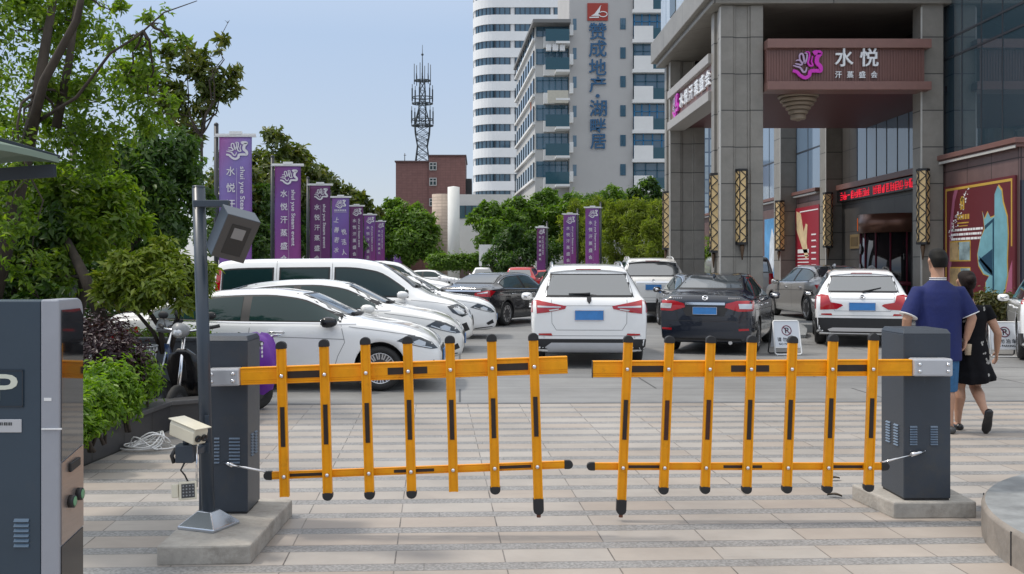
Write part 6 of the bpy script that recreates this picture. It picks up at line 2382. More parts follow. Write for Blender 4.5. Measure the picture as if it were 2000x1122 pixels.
c = Car('van', 'car', 'silver people carrier partly hidden behind the big porch column', (8.5, 35.0, .2), R(88), M['greypaint'], 4.9, 1.78, 1.9, None, .32, False, 1.4, -1.4, 'five', 'van')
c.screen('B', 1.25, 1.62, .72, .66)
c.put('taillight', 'B', [[(.86, .85), (.72, .85), (.72, 1.2), (.86, 1.2)]], M['red'], .007, mirror=True)
c.rear_plate(.98, .46, .16)
c.disc('B', 0, 1.13, .05, M['chrome'])
c.wiper((.1, 1.23), (.45, 1.25))
c.mirrors(1.1, 1.08, M['greypaint'])
c.put('reflector', 'B', [[(.6, .5), (.8, .5), (.8, .53), (.6, .53)]], M['red'], .007, mirror=True)
c = Car('suv', 'car', 'white off-roader cut by the right edge with red lamp and grey skid plate', (10.72, 18.7), R(90 - 24), M['white'], 4.6, 1.6, 1.86, None, .345, False, 1.36, -1.36, 'spokes')
suv_rear(c, M['white'], [(.86, .96), (.62, .98), (.62, 1.08), (.86, 1.16)], (1.2, 1.48, .68, .58), .86, .5, None, rail=M['chrome'])
c.put('skid_plate', 'B', [[(-.8, .25), (.8, .25), (.84, .40), (-.84, .40)]], M['silver'], .010)


# ------------------------------------------------------------------ barrier gates
def slat_part(parent, xt, zt, xb, zb, y, w_=.056, cap_top=True, cap_bot=True, foot=False, stripe=None, bolts=(), red=False):
    a, b_ = Vector((xb, y, zb)), Vector((xt, y, zt))
    t = (b_ - a).normalized()
    s_ = MB()
    up = (0, 1, 0)
    s_.bar(a, b_, w_ - .012, .028, up=up)
    sd_ = Vector((t.z, 0, -t.x))
    for sg in (-1, 1):
        s_.bar(a + sd_ * sg * (w_ / 2 - .005) - Vector((0, .002, 0)), b_ + sd_ * sg * (w_ / 2 - .005) - Vector((0, .002, 0)), .009, .036, up=up)
    o = s_.build('slat', M['yellow'], parent, fix=False)
    for on, p, d in ((cap_top, b_, t), (cap_bot, a, -t)):
        if not on: continue
        cmb = MB()
        n = 8
        hw_, le = w_ / 2 + .003, .05
        poly = [(-hw_, -.008)] + [(-hw_ * math.cos(math.pi * i / n), .010 + hw_ * .9 * math.sin(math.pi * i / n)) for i in range(n + 1)] + [(hw_, -.008)]
        q = sd_ if d.z > 0 else -sd_
        if foot and d.z < 0: poly = [(u, v + (.05 if v > 0 else -.0)) for u, v in poly]
        vs = [p + q * u + d * v + Vector((0, yy, 0)) for yy in (-.022, .022) for u, v in poly]
        m_ = len(poly)
        cmb.add(vs, [list(range(m_)), list(range(m_, 2 * m_))[::-1]] + [(i, (i + 1) % m_, m_ + (i + 1) % m_, m_ + i) for i in range(m_)])
        cmb.build('end_cap', M['black'], o, bevel=.004)
    if foot:
        f = MB()
        f.tube([a - t * .08, a - t * .105], .013, 10)
        f.build('foot_bolt', mat('rusty_bolt', (.16, .06, .035), .7, var=.3), o)
    if stripe:
        f = MB()
        f.bar(a + t * stripe[0] - Vector((0, .0155, 0)), a + t * stripe[1] - Vector((0, .0155, 0)), w_ * .46, .004, up=up)
        f.build('black_stripe', mat('dark_red_tape', (.06, .014, .006), .45, var=.4, scale=10) if red else M['tape'], o, fix=False)
    for z in bolts:
        f = MB()
        p = a + t * ((z - a.z) / t.z)
        mx = Matrix.Translation(p + Vector((0, -.015, 0))) @ Matrix.Rotation(R(90), 4, 'X')
        f.lathe([(.013, 0), (.013, .005), (.009, .01), (0, .012)], 12, mx)
        f.build('bolt', M['chrome'], o, fix=False)
    return o


def louvres(parent, x0, x1, z0, z1, n, y, axis='x', name='louvre'):
    for i in range(n):
        z = z0 + (z1 - z0) * i / (n - 1)
        f = MB()
        if axis == 'x':
            f.prism([(y, z + .0055), (y - .009, z - .004), (y, z - .0055)], x0, x1, 0, Matrix(((0, 0, 1, 0), (1, 0, 0, 0), (0, 1, 0, 0), (0, 0, 0, 1))))
        else:
            f.prism([(y, z + .0055), (y + axis * .009, z - .004), (y, z - .0055)], x0, x1, 0, Matrix(((1, 0, 0, 0), (0, 0, 1, 0), (0, 1, 0, 0), (0, 0, 0, 1))))
        f.build(name, mat('louvre_painted_glint', (.13, .18, .25), .3), parent, fix=False)  # light blue highlights of the slats, put into a paler colour than the cabinet


GB = 'yellow fence barrier gates'


def cabinet(t, x0, x1, y0, y1, z0, z1, inner):
    b = MB()
    b.box(x0, x1, y0, y1, z0 + .012, z1 - .03)
    b.prism([(x0, y0), (x1, y0), (x1, y1), (x0, y1)], z1 - .03, z1 - .0301 + .0002)
    b.v = b.v[:-8]; b.f = b.f[:-6]; b.m = b.m[:-6]; b.sm = b.sm[:-6]
    o = b.build('cabinet', M['cabinet'], t, bevel=.006)
    b = MB()      # shallow sloping cap
    e = .012
    b.loft([[Vector((x, y, z1 - .0295)) for x, y in ((x0 - .002, y0 - .002), (x1 + .002, y0 - .002), (x1 + .002, y1 + .002), (x0 - .002, y1 + .002))],
            [Vector((x, y, z1)) for x, y in ((x0 + e, y0 + e * 2), (x1 - e, y0 + e * 2), (x1 - e, y1 - e * 2), (x0 + e, y1 - e * 2))]], 0, False)
    b.build('lid', M['cabinet'], o, bevel=.003)
    b = MB()
    b.box(x0 + .008, x1 - .008, y0 + .008, y1 - .008, z0, z0 + .012)
    b.build('plinth', M['black'], o)
    b = MB()
    for s_ in (-1, 1):
        b.box(x0 + .012 if s_ < 0 else x1 - .013, x0 + .013 if s_ < 0 else x1 - .012, y0 - .0015, y0 + .001, z0 + .03, z1 - .05)
    return o


# left gate
YL = 6.14
sl = F / YL
gate = thing('barrier_gate', 'left barrier gate with its yellow fence arm rising a little to the right', 'barrier gate', (0, 0, 0), 0, GB)
lx0, lx1 = PX(388, 6.22), PX(484, 6.22)
cab = cabinet(gate, lx0, lx1, 6.22, 6.56, .1, 1.18, 1)
for i in range(9): pass
louvres(cab, PX(417, 6.2), PX(427, 6.2), PZ(905, 6.2), PZ(858, 6.2), 8, 6.2195)
louvres(cab, PX(446, 6.2), PX(467, 6.2), PZ(905, 6.2), PZ(858, 6.2), 8, 6.2195)
louvres(cab, 6.30, 6.36, PZ(890, 6.3), PZ(850, 6.3), 8, lx1 + .0005, 1)
louvres(cab, 6.40, 6.46, PZ(890, 6.3), PZ(850, 6.3), 8, lx1 + .0005, 1)


def bpt(px, py, y=YL): return Vector((PX(px, YL), y, PZ(py, YL)))


b = MB()
b.bar(bpt(408, 737), bpt(471, 735.5), .10, .105, up=(0, 0, 1))
cl = b.build('arm_clamp', M['silver'], gate, bevel=.012)
b = MB()
for px, py in ((459, 729), (459, 743), (417, 730), (417, 744)):
    mx = Matrix.Translation(bpt(px, py, YL - .05)) @ Matrix.Rotation(R(90), 4, 'X')
    f = MB()
    f.lathe([(.012, 0), (.012, .007), (.007, .012), (0, .013)], 12, mx)
    f.build('bolt', M['chrome'], cl, fix=False)
b = MB()
b.tube([bpt(440, 738, YL + .02), bpt(440, 738, 6.22)], .04, 14)
b.build('arm_hub', M['silver'], gate)


def beam_part(parent, name, p0, p1, h, d, stripes, axis_y):
    b = MB()
    b.bar(p0, p1, d * .86, h * .8)
    t = (p1 - p0).normalized()
    n = Vector((-t.z, 0, t.x))
    for sg in (-1, 1):
        b.bar(p0 + n * sg * h * .45, p1 + n * sg * h * .45, d, h * .1)
    b.bar(p0, p1, d, h * .52)
    o = b.build(name, M['yellow'], parent, bevel=.003, fix=False)
    for a, c_ in stripes:
        q0 = p0 + t * ((PX(a, YL if axis_y == YL else YR) - p0.x) / t.x)
        q1 = p0 + t * ((PX(c_, YL if axis_y == YL else YR) - p0.x) / t.x)
        f = MB()
        f.bar(q0 - Vector((0, d / 2 + .001, 0)), q1 - Vector((0, d / 2 + .001, 0)), .004, h * .40)
        f.build('black_stripe', M['tape'], o, fix=False)
    return o


def side_cap(parent, p, d, h, dep):
    f = MB()
    n = 8
    hw_ = h / 2 + .003
    poly = [(-.012, -hw_)] + [(.014 + hw_ * math.sin(math.pi * i / n), -hw_ * math.cos(math.pi * i / n)) for i in range(n + 1)] + [(-.012, hw_)]
    f.add([p + Vector((d * u, yy, v)) for yy in (-dep / 2 - .003, dep / 2 + .003) for u, v in poly], [list(range(len(poly))), list(range(len(poly), 2 * len(poly)))[::-1]] + [(i, (i + 1) % len(poly), len(poly) + (i + 1) % len(poly), len(poly) + i) for i in range(len(poly))])
    f.build('end_cap', M['black'], parent, bevel=.003)


YR = 6.5
bo = beam_part(gate, 'barrier_arm', bpt(471, 735), bpt(1108, 712.5), .103, .05, ((563, 628), (758, 835), (971, 1031)), YL)
lr = beam_part(gate, 'lower_rail', bpt(528, 929), bpt(1106, 907.5), .045, .028, ((567, 632), (770, 848), (975, 1037)), YL)
side_cap(lr, bpt(528, 929), -1, .045, .028)
side_cap(lr, bpt(1106, 907.5), 1, .045, .028)
tops = [552, 635, 715, 797, 879, 960, 1041]
bots = [559, 642.5, 723.5, 805, 886.5, 967, 1050.5]
ty = [678, 674, 670, 668, 667, 664, 662]
by_ = [967, 962, 960, 958, 957, 950, 973]
for i in range(7):
    l = PZ(ty[i], YL) - PZ(by_[i], YL)
    z0 = PZ(by_[i], YL)
    ys = (793, 788, 785, 779, 779, 776, 773)[i]
    st = (PZ(ys + 77, YL) - z0, PZ(ys, YL) - z0)
    slat_part(gate, PX(tops[i], YL), PZ(ty[i], YL), PX(bots[i], YL), z0, YL - .042, cap_bot=i not in (0, 4), foot=i == 6, stripe=st, bolts=(PZ(733 - i * 3, YL), PZ(928 - i * 3.2, YL)))
b = MB()
b.tube([bpt(432, 907, 6.2), bpt(452, 911, 6.17), bpt(520, 921, 6.13)], .007, 10)
b.tube([bpt(430, 907, 6.215), bpt(436, 908, 6.19)], .004, 8)
b.tube([bpt(436, 908, 6.2), bpt(450, 911, 6.175)], .013, 10)
b.build('stay_rod', M['chrome'], gate)

# right gate
gate2 = thing('barrier_gate', 'right barrier gate with its level yellow fence arm reaching left', 'barrier gate', (0, 0, 0), 0, GB)
rx0, rx1 = PX(1765, 6.58), PX(1857, 6.58)
cab = cabinet(gate2, rx0, rx1, 6.58, 6.95, .1, 1.2, -1)
louvres(cab, PX(1777, 6.58), PX(1791, 6.58), PZ(868, 6.58), PZ(834, 6.58), 8, 6.5795)
louvres(cab, PX(1817, 6.58), PX(1831, 6.58), PZ(868, 6.58), PZ(834, 6.58), 8, 6.5795)
louvres(cab, 6.66, 6.73, PZ(868, 6.7), PZ(830, 6.7), 8, rx0 - .0005, -1)
louvres(cab, 6.79, 6.86, PZ(868, 6.7), PZ(830, 6.7), 8, rx0 - .0005, -1)


def cpt(px, py, y=YR): return Vector((PX(px, YR), y, PZ(py, YR)))


b = MB()
b.bar(cpt(1779, 717), cpt(1855, 717), .10, .112)
cl = b.build('arm_clamp', M['silver'], gate2, bevel=.012)
for px, py in ((1790, 711), (1790, 724), (1845, 711), (1845, 724)):
    f = MB()
    f.lathe([(.012, 0), (.012, .007), (.007, .012), (0, .013)], 12, Matrix.Translation(cpt(px, py, YR - .05)) @ Matrix.Rotation(R(90), 4, 'X'))
    f.build('bolt', M['chrome'], cl, fix=False)
b = MB()
b.tube([cpt(1818, 717, YR + .02), cpt(1818, 717, 6.58)], .04, 14)
b.build('arm_hub', M['silver'], gate2)
bo = beam_part(gate2, 'barrier_arm', cpt(1157, 721), cpt(1779, 718), .103, .05, ((1232, 1296), (1426, 1500), (1628, 1690)), YR)
f = MB()
f.box(PX(1156.3, YR), PX(1157, YR), YR - .026, YR + .026, PZ(738, YR), PZ(705, YR))
f.build('arm_end_plate', M['black'], bo)
lr = beam_part(gate2, 'lower_rail', cpt(1158, 911), cpt(1724, 911), .045, .028, ((1227, 1290), (1412, 1487), (1620, 1683)), YR)
side_cap(lr, cpt(1158, 911), -1, .045, .028)
side_cap(lr, cpt(1724, 911), 1, .045, .028)
tops = [1225, 1305, 1385, 1465, 1544, 1622.5, 1701]
bots = [1212, 1293.5, 1374, 1454.5, 1532.5, 1611, 1691]
ty = [666, 667, 667, 666, 667, 664, 662]
by_ = [975, 951, 950, 950, 949, 949, 946]
for i in range(7):
    z0 = PZ(by_[i], YR)
    ys = (779, 780, 779, 779, 779, 776, 776)[i]
    st = (PZ(ys + 77, YR) - z0, PZ(ys, YR) - z0)
    slat_part(gate2, PX(tops[i], YR), PZ(ty[i], YR), PX(bots[i], YR), z0, YR - .042, foot=i == 0, stripe=st, bolts=(PZ(720, YR), PZ(911, YR)), red=i in (1, 2))
b = MB()
b.tube([cpt(1722, 903, YR - .01), cpt(1790, 889, 6.53)], .006, 10)
b.tube([cpt(1784, 890, 6.525), cpt(1812, 885, 6.555)], .013, 10)
b.tube([cpt(1812, 885, 6.555), cpt(1818, 884, 6.575)], .006, 8)
b.build('stay_rod', M['chrome'], gate2)

# concrete bases
def base(name, label, poly, h):
    b = MB()
    b.prism(poly, -.01, h)
    o = b.build(name, M['concrete'], None, bevel=.012, seg=2)
    return tag(o, label, 'concrete base', 'concrete bases of the barriers')


base('concrete_base', 'long rough concrete base under the left barrier and the camera post', [(-1.745, 5.5), (-1.245, 5.53), (-1.22, 6.62), (-1.76, 6.7)], .1)
base('concrete_base', 'square concrete base under the right barrier cabinet', [(2.63, 6.53), (3.17, 6.55), (3.19, 7.1), (2.56, 7.08)], .1)

# camera and lamp post
pX, pY = PX(408, 5.92), 5.92
post = thing('camera_post', 'thin slate post with number plate camera and lamp in front of the left cabinet', 'camera post', (pX, pY, .1))
b = MB()
pt = (PX(385, 5.92) - pX, .03, PZ(365, 5.92) - .1)
b.tube([(0, 0, 0), pt], .037, 24)
b.lathe([(.038, pt[2] - .003), (.034, pt[2] + .008), (0, pt[2] + .01)], 20, Matrix.Translation((pt[0], pt[1], 0)))
b.build('pole', M['cabinet2'], post)
b = MB()
h = .125
b.loft([[Vector((x, y, 0)) for x, y in ((-h, -h), (h, -h), (h, h), (-h, h))], [Vector((x, y, .018)) for x, y in ((-h, -h), (h, -h), (h, h), (-h, h))], [Vector((x, y, .095)) for x, y in ((-.045, -.045), (.045, -.045), (.045, .045), (-.045, .045))]], 0, False)
fl = b.build('base_flange', mat('glossy_slate_steel', (.5, .54, .6), .22, metal=.9), post, bevel=.004)
fl.rotation_euler = (0, 0, R(-22))
b = MB()
for i in range(2):
    z = .62 - i * .16
    b.box(-.012, .012, -.046, -.034, z - .03, z + .03)
b.build('hatch_clip', M['cabinet2'], post)
# lamp head with its arm
ax = pt[0] * .95
zl = PZ(398, 5.9) - .1
b = MB()
b.box(ax - .02, PX(446, 5.9) - pX, -.03, .03, zl - .02, zl + .02)
b.build('lamp_arm', M['cabinet2'], post, bevel=.004)
lh = Matrix.Translation((PX(455, 5.85) - pX, -.06, PZ(458, 5.85) - .1)) @ Matrix.Rotation(R(-16), 4, 'Y').inverted() @ Matrix.Rotation(R(34), 4, 'Z') @ Matrix.Rotation(R(18), 4, 'X')
b = MB()
b.box(-.10, .10, -.065, .075, -.135, .135, 0, lh)
hd = b.build('lamp_head', M['cabinet2'], post, bevel=.004)
b = MB()
b.box(-.098, .098, -.0665, -.065, -.132, .132, 0, lh)
fr = b.build('lamp_face', mat('lamp_face_grey', (.075, .07, .068), .5), hd, fix=False)
b = MB()
b.box(-.055, .06, -.0685, -.066, -.10, .085, 0, lh)
b.build('lamp_window', mat('dark_lamp_window', (.025, .024, .024), .2), hd, fix=False)
b = MB()
b.box(-.035, .035, -.0705, -.0684, .0, .065, 0, lh)
b.build('led_array', mat('led_array', (.26, .25, .25), .3), hd, fix=False)
# plate camera
cm = Matrix.Translation((PX(371, 5.75) - pX, -.20, PZ(840, 5.75) - .1)) @ Matrix.Rotation(R(-32), 4, 'Z') @ Matrix.Rotation(R(12), 4, 'Y')
b = MB()
prof = [(-.045, -.048), (.045, -.048), (.052, .02), (.045, .042), (-.045, .042), (-.052, .02)]
b.prism(prof, -.10, .10, 0, cm @ Matrix(((0, 0, 1, 0), (1, 0, 0, 0), (0, 1, 0, 0), (0, 0, 0, 1))))
ch = b.build('camera_housing', M['cream'], post, bevel=.006)
b = MB()
b.box(-.11, .115, -.058, .058, .043, .05, 0, cm)
b.build('sun_visor', M['cream'], ch, bevel=.003)
for yy in (-.022, .022):
    b = MB()
    b.lathe([(.019, 0), (.019, .012), (.012, .013), (.011, .004), (0, .003)], 16, cm @ Matrix.Translation((.101, yy, -.012)) @ Matrix.Rotation(R(90), 4, 'Y'))
    b.build('camera_lens', M['blackgloss'], ch)
b = MB()
q = cm @ Vector((-.01, 0, -.05))
b.tube([q, q + Vector((0, 0, -.03))], .018, 12)
b.box(q.x - .05, q.x + .05, q.y - .04, q.y + .05, q.z - .13, q.z - .03)
b.bar(q + Vector((.02, 0, -.08)), (-.02, -.03, q.z - .08), .04, .04)
b.build('camera_bracket', M['cabinet2'], post, bevel=.006)
b = MB()
b.tube([q + Vector((-.05, -.02, -.05)), q + Vector((-.07, -.03, -.09)), q + Vector((-.06, -.02, -.13))], .012, 8)
b.tube([q + Vector((.0, -.03, -.13)), q + Vector((-.02, -.03, -.17)), q + Vector((.0, -.02, -.2)), q + Vector((.02, -.01, -.25))], .005, 8)
b.build('cable', M['black'], post)
b = MB()
b.tube([q + Vector((.06, .0, -.04)), q + Vector((.06, .0, -.27))], .006, 8)
b.build('support_rod', M['chrome'], post)
ir = Matrix.Translation(q + Vector((.015, -.02, -.285))) @ Matrix.Rotation(R(24), 4, 'Z') @ Matrix.Rotation(R(-8), 4, 'X')
b = MB()
b.box(-.048, .048, -.02, .02, -.05, .05, 0, ir)
b.box(-.085, -.05, -.01, .02, -.035, .04, 0, ir)
io = b.build('infrared_lamp', M['cream'], post, bevel=.005)
b = MB()
b.box(-.036, .036, -.0225, -.0195, -.038, .038, 0, ir)
b.build('lamp_window', M['darkgrey'], io)
b = MB()
for i in range(4):
    for j in range(4):
        b.lathe([(.005, 0), (.003, .003), (0, .003)], 8, ir @ Matrix.Translation((-.026 + i * .0175, -.0226, -.026 + j * .0175)) @ Matrix.Rotation(R(90), 4, 'X'))
b.build('led_dots', M['plasticgrey'], io, fix=False)

# ------------------------------------------------------------------ ticket machine, lower left
KX, KY0, KY1, KZ = PX(80, 3.3), 3.3, 3.5, PZ(588, 3.3)
ki = thing('ticket_machine', 'blue grey parking ticket machine with silver frame at the left edge', 'ticket machine', (KX, KY0, 0))
to_x = Matrix(((0, 0, 1, 0), (1, 0, 0, 0), (0, 1, 0, 0), (0, 0, 0, 1)))


def kprof(e=0., r=.045, d=0.2):
    p = [(-e, 0)] + [(-e, KZ + e)]
    p += [(d + e - r + r * math.sin(R(a)), KZ + e - r + r * math.cos(R(a))) for a in range(0, 91, 10)]
    return p + [(d + e, 0)]


b = MB()
b.prism(kprof(0), -.75, -.0015, 0, to_x)
bo = b.build('casing', M['kiosk'], ki, bevel=.004)
b = MB()
b.prism(kprof(.004), .0, .058, 0, to_x)
fr = b.build('front_frame', mat('silver_blue_paint', (.33, .345, .39), .35, var=.04, metal=.2), ki, bevel=.006)
fx = .0585
b = MB()
b.prism([(.014, .97), (.014, KZ - .03), (.165, KZ - .03), (.192, KZ - .055), (.192, 1.0)], fx, fx + .003, 0, to_x)
b.build('display_window', mat('display_glass', (.012, .012, .014), .03, ior=2.6), fr)
b = MB()
b.prism([(.014, .70), (.014, .965), (.192, .995), (.192, .72)], fx, fx + .004, 0, to_x)
pa = b.build('steel_panel', M['steel'], fr)
b = MB()
b.prism([(.014, .02), (.014, .694), (.192, .714), (.192, .02)], fx, fx + .003, 0, to_x)
b.build('lower_panel', mat('dark_gloss_panel', (.03, .028, .028), .15), fr)
b = MB()
b.prism([(.065, .925), (.065, .955), (.145, .962), (.145, .935)], fx + .004, fx + .014, 0, to_x)
b.build('ticket_slot', M['black'], pa, bevel=.003)
for yy, zz in ((.075, .828), (.14, .838)):
    b = MB()
    mx = Matrix.Translation((fx + .004, yy, zz)) @ Matrix.Rotation(R(90), 4, 'Y')
    b.lathe([(.021, 0), (.021, .016), (.017, .018)], 18, mx, 0)
    b.lathe([(.017, .0185), (.009, .019), (0, .019)], 18, mx, 1)
    b.build('push_button', [M['black'], mat('green_button', (.12, .3, .16), .35)], pa)
b = MB()
b.box(.006, .07, -.012, -.004, PZ(839, 3.3), PZ(836, 3.3))
b.build('key_tab', M['white_paint'], fr, bevel=.001)
b = MB()
b.box(.012, .036, -.006, -.0042, PZ(783, 3.3), PZ(777, 3.3))
b.build('small_sticker', M['white_paint'], fr, fix=False)
b = MB()
kx = lambda px: PX(px, 3.3) - KX
b.box(kx(-42), kx(47), -.004, -.0002, PZ(796, 3.3), PZ(722, 3.3))
sgn = b.build('parking_sign', mat('sign_navy', (.012, .03, .05), .35), bo)
b = MB()
for a_, c_, d_, e_ in ((-41, 46, 724, 725.2), (-41, 46, 793, 794.2), (44.8, 46, 724, 794)):
    b.box(kx(a_), kx(c_), -.0055, -.004, PZ(e_, 3.3), PZ(d_, 3.3))
b.build('sign_border', M['frame'], sgn, fix=False)
b = MB()
put_txt(b, 'P', (kx(12), -.0042, PZ(757, 3.3)), 48 * 3.3 / F, 52 * 3.3 / F, (1, 0, 0), (0, 0, 1), .002)
b.build('letter', mat('sign_cream', (.62, .64, .55), .5), sgn, fix=False)
b = MB()
b.box(kx(-45), kx(43), -.004, -.0002, PZ(845, 3.3), PZ(819, 3.3))
lp = b.build('label_plate', M['silver'], bo, bevel=.002)
b = MB()
for i, wd_ in enumerate((3, 2.2, 3.2, 2.6, 3, 2.4)):
    b.box(kx(0 + i * 4.4), kx(wd_ + i * 4.4), -.0052, -.004, PZ(831, 3.3), PZ(825, 3.3))
b.build('label_print', M['darkgrey'], lp, fix=False)
for i in range(6):
    b = MB()
    z = PZ(1017 + i * 9.8, 3.3)
    b.prism([(-.0002, z + .006), (-.008, z - .003), (-.0002, z - .006)], kx(28), kx(57), 0, to_x)
    b.build('louvre', mat('louvre_highlight', (.10, .16, .23), .3), bo, fix=False)

# parasol over the machine
um = thing('parasol', 'dull green parasol corner over the ticket machine at the left edge', 'parasol', (PX(-150, 6.2), 6.2, 0))
b = MB()
hw_ = PX(136, 6.2) - PX(-150, 6.2)
zt_, ze = PZ(212, 6.2), PZ(312, 6.2)
n = 10
vs = []
corn = [(hw_, -.15), (.25, -hw_), (-hw_, .15), (-.25, hw_)]
apx = Vector((0, 0, zt_))
for j in range(4):
    a, c_ = Vector((*corn[j], ze)), Vector((*corn[(j + 1) % 4], ze))
    for i in range(n):
        p, q = a.lerp(c_, i / n), a.lerp(c_, (i + 1) / n)
        sag = lambda v, t: v + Vector((0, 0, .05 * math.sin(math.pi * t)))
        p, q = sag(p, i / n), sag(q, (i + 1) / n)
        m1, m2 = p.lerp(apx, .5) - Vector((0, 0, .04)), q.lerp(apx, .5) - Vector((0, 0, .04))
        b.add([p, q, m2, m1], [(0, 1, 2, 3)], 0, True)
        b.add([m1, m2, apx], [(0, 1, 2)], 0, True)
        b.add([p, q, q - Vector((0, 0, .035)), p - Vector((0, 0, .035))], [(0, 1, 2, 3)], 0, False)
b.build('canopy', mat('green_canvas', (.19, .25, .20), .8, var=.08, scale=3), um)
b = MB()
b.tube([(0, 0, 0), (0, 0, zt_ + .1)], .03, 12)
b.build('pole', M['darkgrey'], um)
b = MB()
b.bar((0, 0, PZ(352, 6.2)), (hw_ - .03, -.14, PZ(338, 6.2)), .03, .075)
for x, y in corn: b.bar((0, 0, zt_ - .05), (x, y, ze), .018, .02)
b.build('arm', mat('dark_blue_arm', (.02, .028, .04), .4), um)

# ------------------------------------------------------------------ folding no parking signs
def no_parking(label, x, y, rz):
    t = thing('folding_sign', label, 'folding sign', (x, y, 0), rz, 'folding no parking signs')
    W_, H_ = .50, .62
    tilt = Matrix.Rotation(R(-14), 4, 'X')
    b = MB()
    fp_ = [(-W_ / 2, .03), (-W_ / 2 + .03, 0), (W_ / 2 - .03, 0), (W_ / 2, .03), (W_ / 2 - .01, H_ - .02), (W_ / 2 - .03, H_), (-W_ / 2 + .03, H_), (-W_ / 2 + .01, H_ - .02)]
    pts = [tilt @ Vector((u, 0, v)) + Vector((0, -.17, .015)) for u, v in fp_]
    b.tube(pts + [pts[0]], .014, 8)
    pts2 = [Vector((p.x, -p.y + .005, p.z)) for p in pts]
    b2 = MB()
    b2.tube(pts2 + [pts2[0]], .014, 8)
    b.bar(tilt @ Vector((-W_ / 2, 0, .13)) + Vector((0, -.17, .015)), tilt @ Vector((W_ / 2, 0, .13)) + Vector((0, -.17, .015)), .02, .02)
    b.build('front_frame', M['white_paint'], t)
    b2.build('rear_frame', M['darkgrey'], t)
    mx = Matrix.Translation((0, -.17, .015)) @ tilt
    b = MB()
    b.box(-W_ / 2 + .015, W_ / 2 - .015, -.008, .004, .14, H_ - .015, 0, mx)
    pn = b.build('sign_panel', mat('sign_white_plastic', (.60, .63, .68), .35), t)
    b = MB()
    b.box(-W_ / 2 + .04, W_ / 2 - .04, -.008, .004, .14, H_ - .03, 0, Matrix.Translation((0, .19, .0)) @ Matrix.Rotation(R(14), 4, 'X'))
    b.build('rear_panel', MATS['sign_white_plastic'], t)
    b = MB()
    cz = .44
    circ = Matrix(mx) @ Matrix.Translation((0, -.0085, cz)) @ Matrix.Rotation(R(90), 4, 'X')
    b.lathe([(.095, 0), (.095, .003), (.078, .003), (.078, 0)], 28, circ, caps=False)
    b.bar(mx @ Vector((-.06, -.013, cz + .06)), mx @ Vector((.06, -.013, cz - .06)), .004, .016, up=(.7, 0, .7))
    b.build('prohibition_ring', mat('sign_dark_red', (.13, .02, .05), .5), pn, fix=False)
    rt = mx.to_3x3() @ Vector((1, 0, 0))
    up = mx.to_3x3() @ Vector((0, 0, 1))
    b = MB()
    put_txt(b, 'P', mx @ Vector((.005, -.009, cz)), .072, .105, rt, up, .002)
    for i, ch in enumerate('请勿泊车'):
        put_txt(b, ch, mx @ Vector((-.15 + i * .10, -.0085, .275)), .075, .078, rt, up, .002)
    put_txt(b, 'NO PARKING', mx @ Vector((0, -.0085, .19)), .33, .04, rt, up, .002)
    b.build('sign_lettering', M['blackgloss'], pn, fix=False)
    return t


no_parking('white folding no parking sign right of the navy saloon', 5.56, 18.75, R(6))
no_parking('white folding no parking sign behind the woman at the right edge', 9.32, 18.3, R(-8))


# ------------------------------------------------------------------ scooters, cable, leaves
def small_wheel(b, c, r, ax='x', wd=.07):
    mx = Matrix.Translation(c) @ (Matrix.Rotation(R(90), 4, 'X') if ax == 'x' else Matrix.Rotation(R(90), 4, 'Y'))
    b.lathe([(r * .62, -wd * .4), (r * .9, -wd / 2), (r, -wd * .25), (r, wd * .25), (r * .9, wd / 2), (r * .62, wd * .4), (r * .62, -wd * .4)], 22, mx)


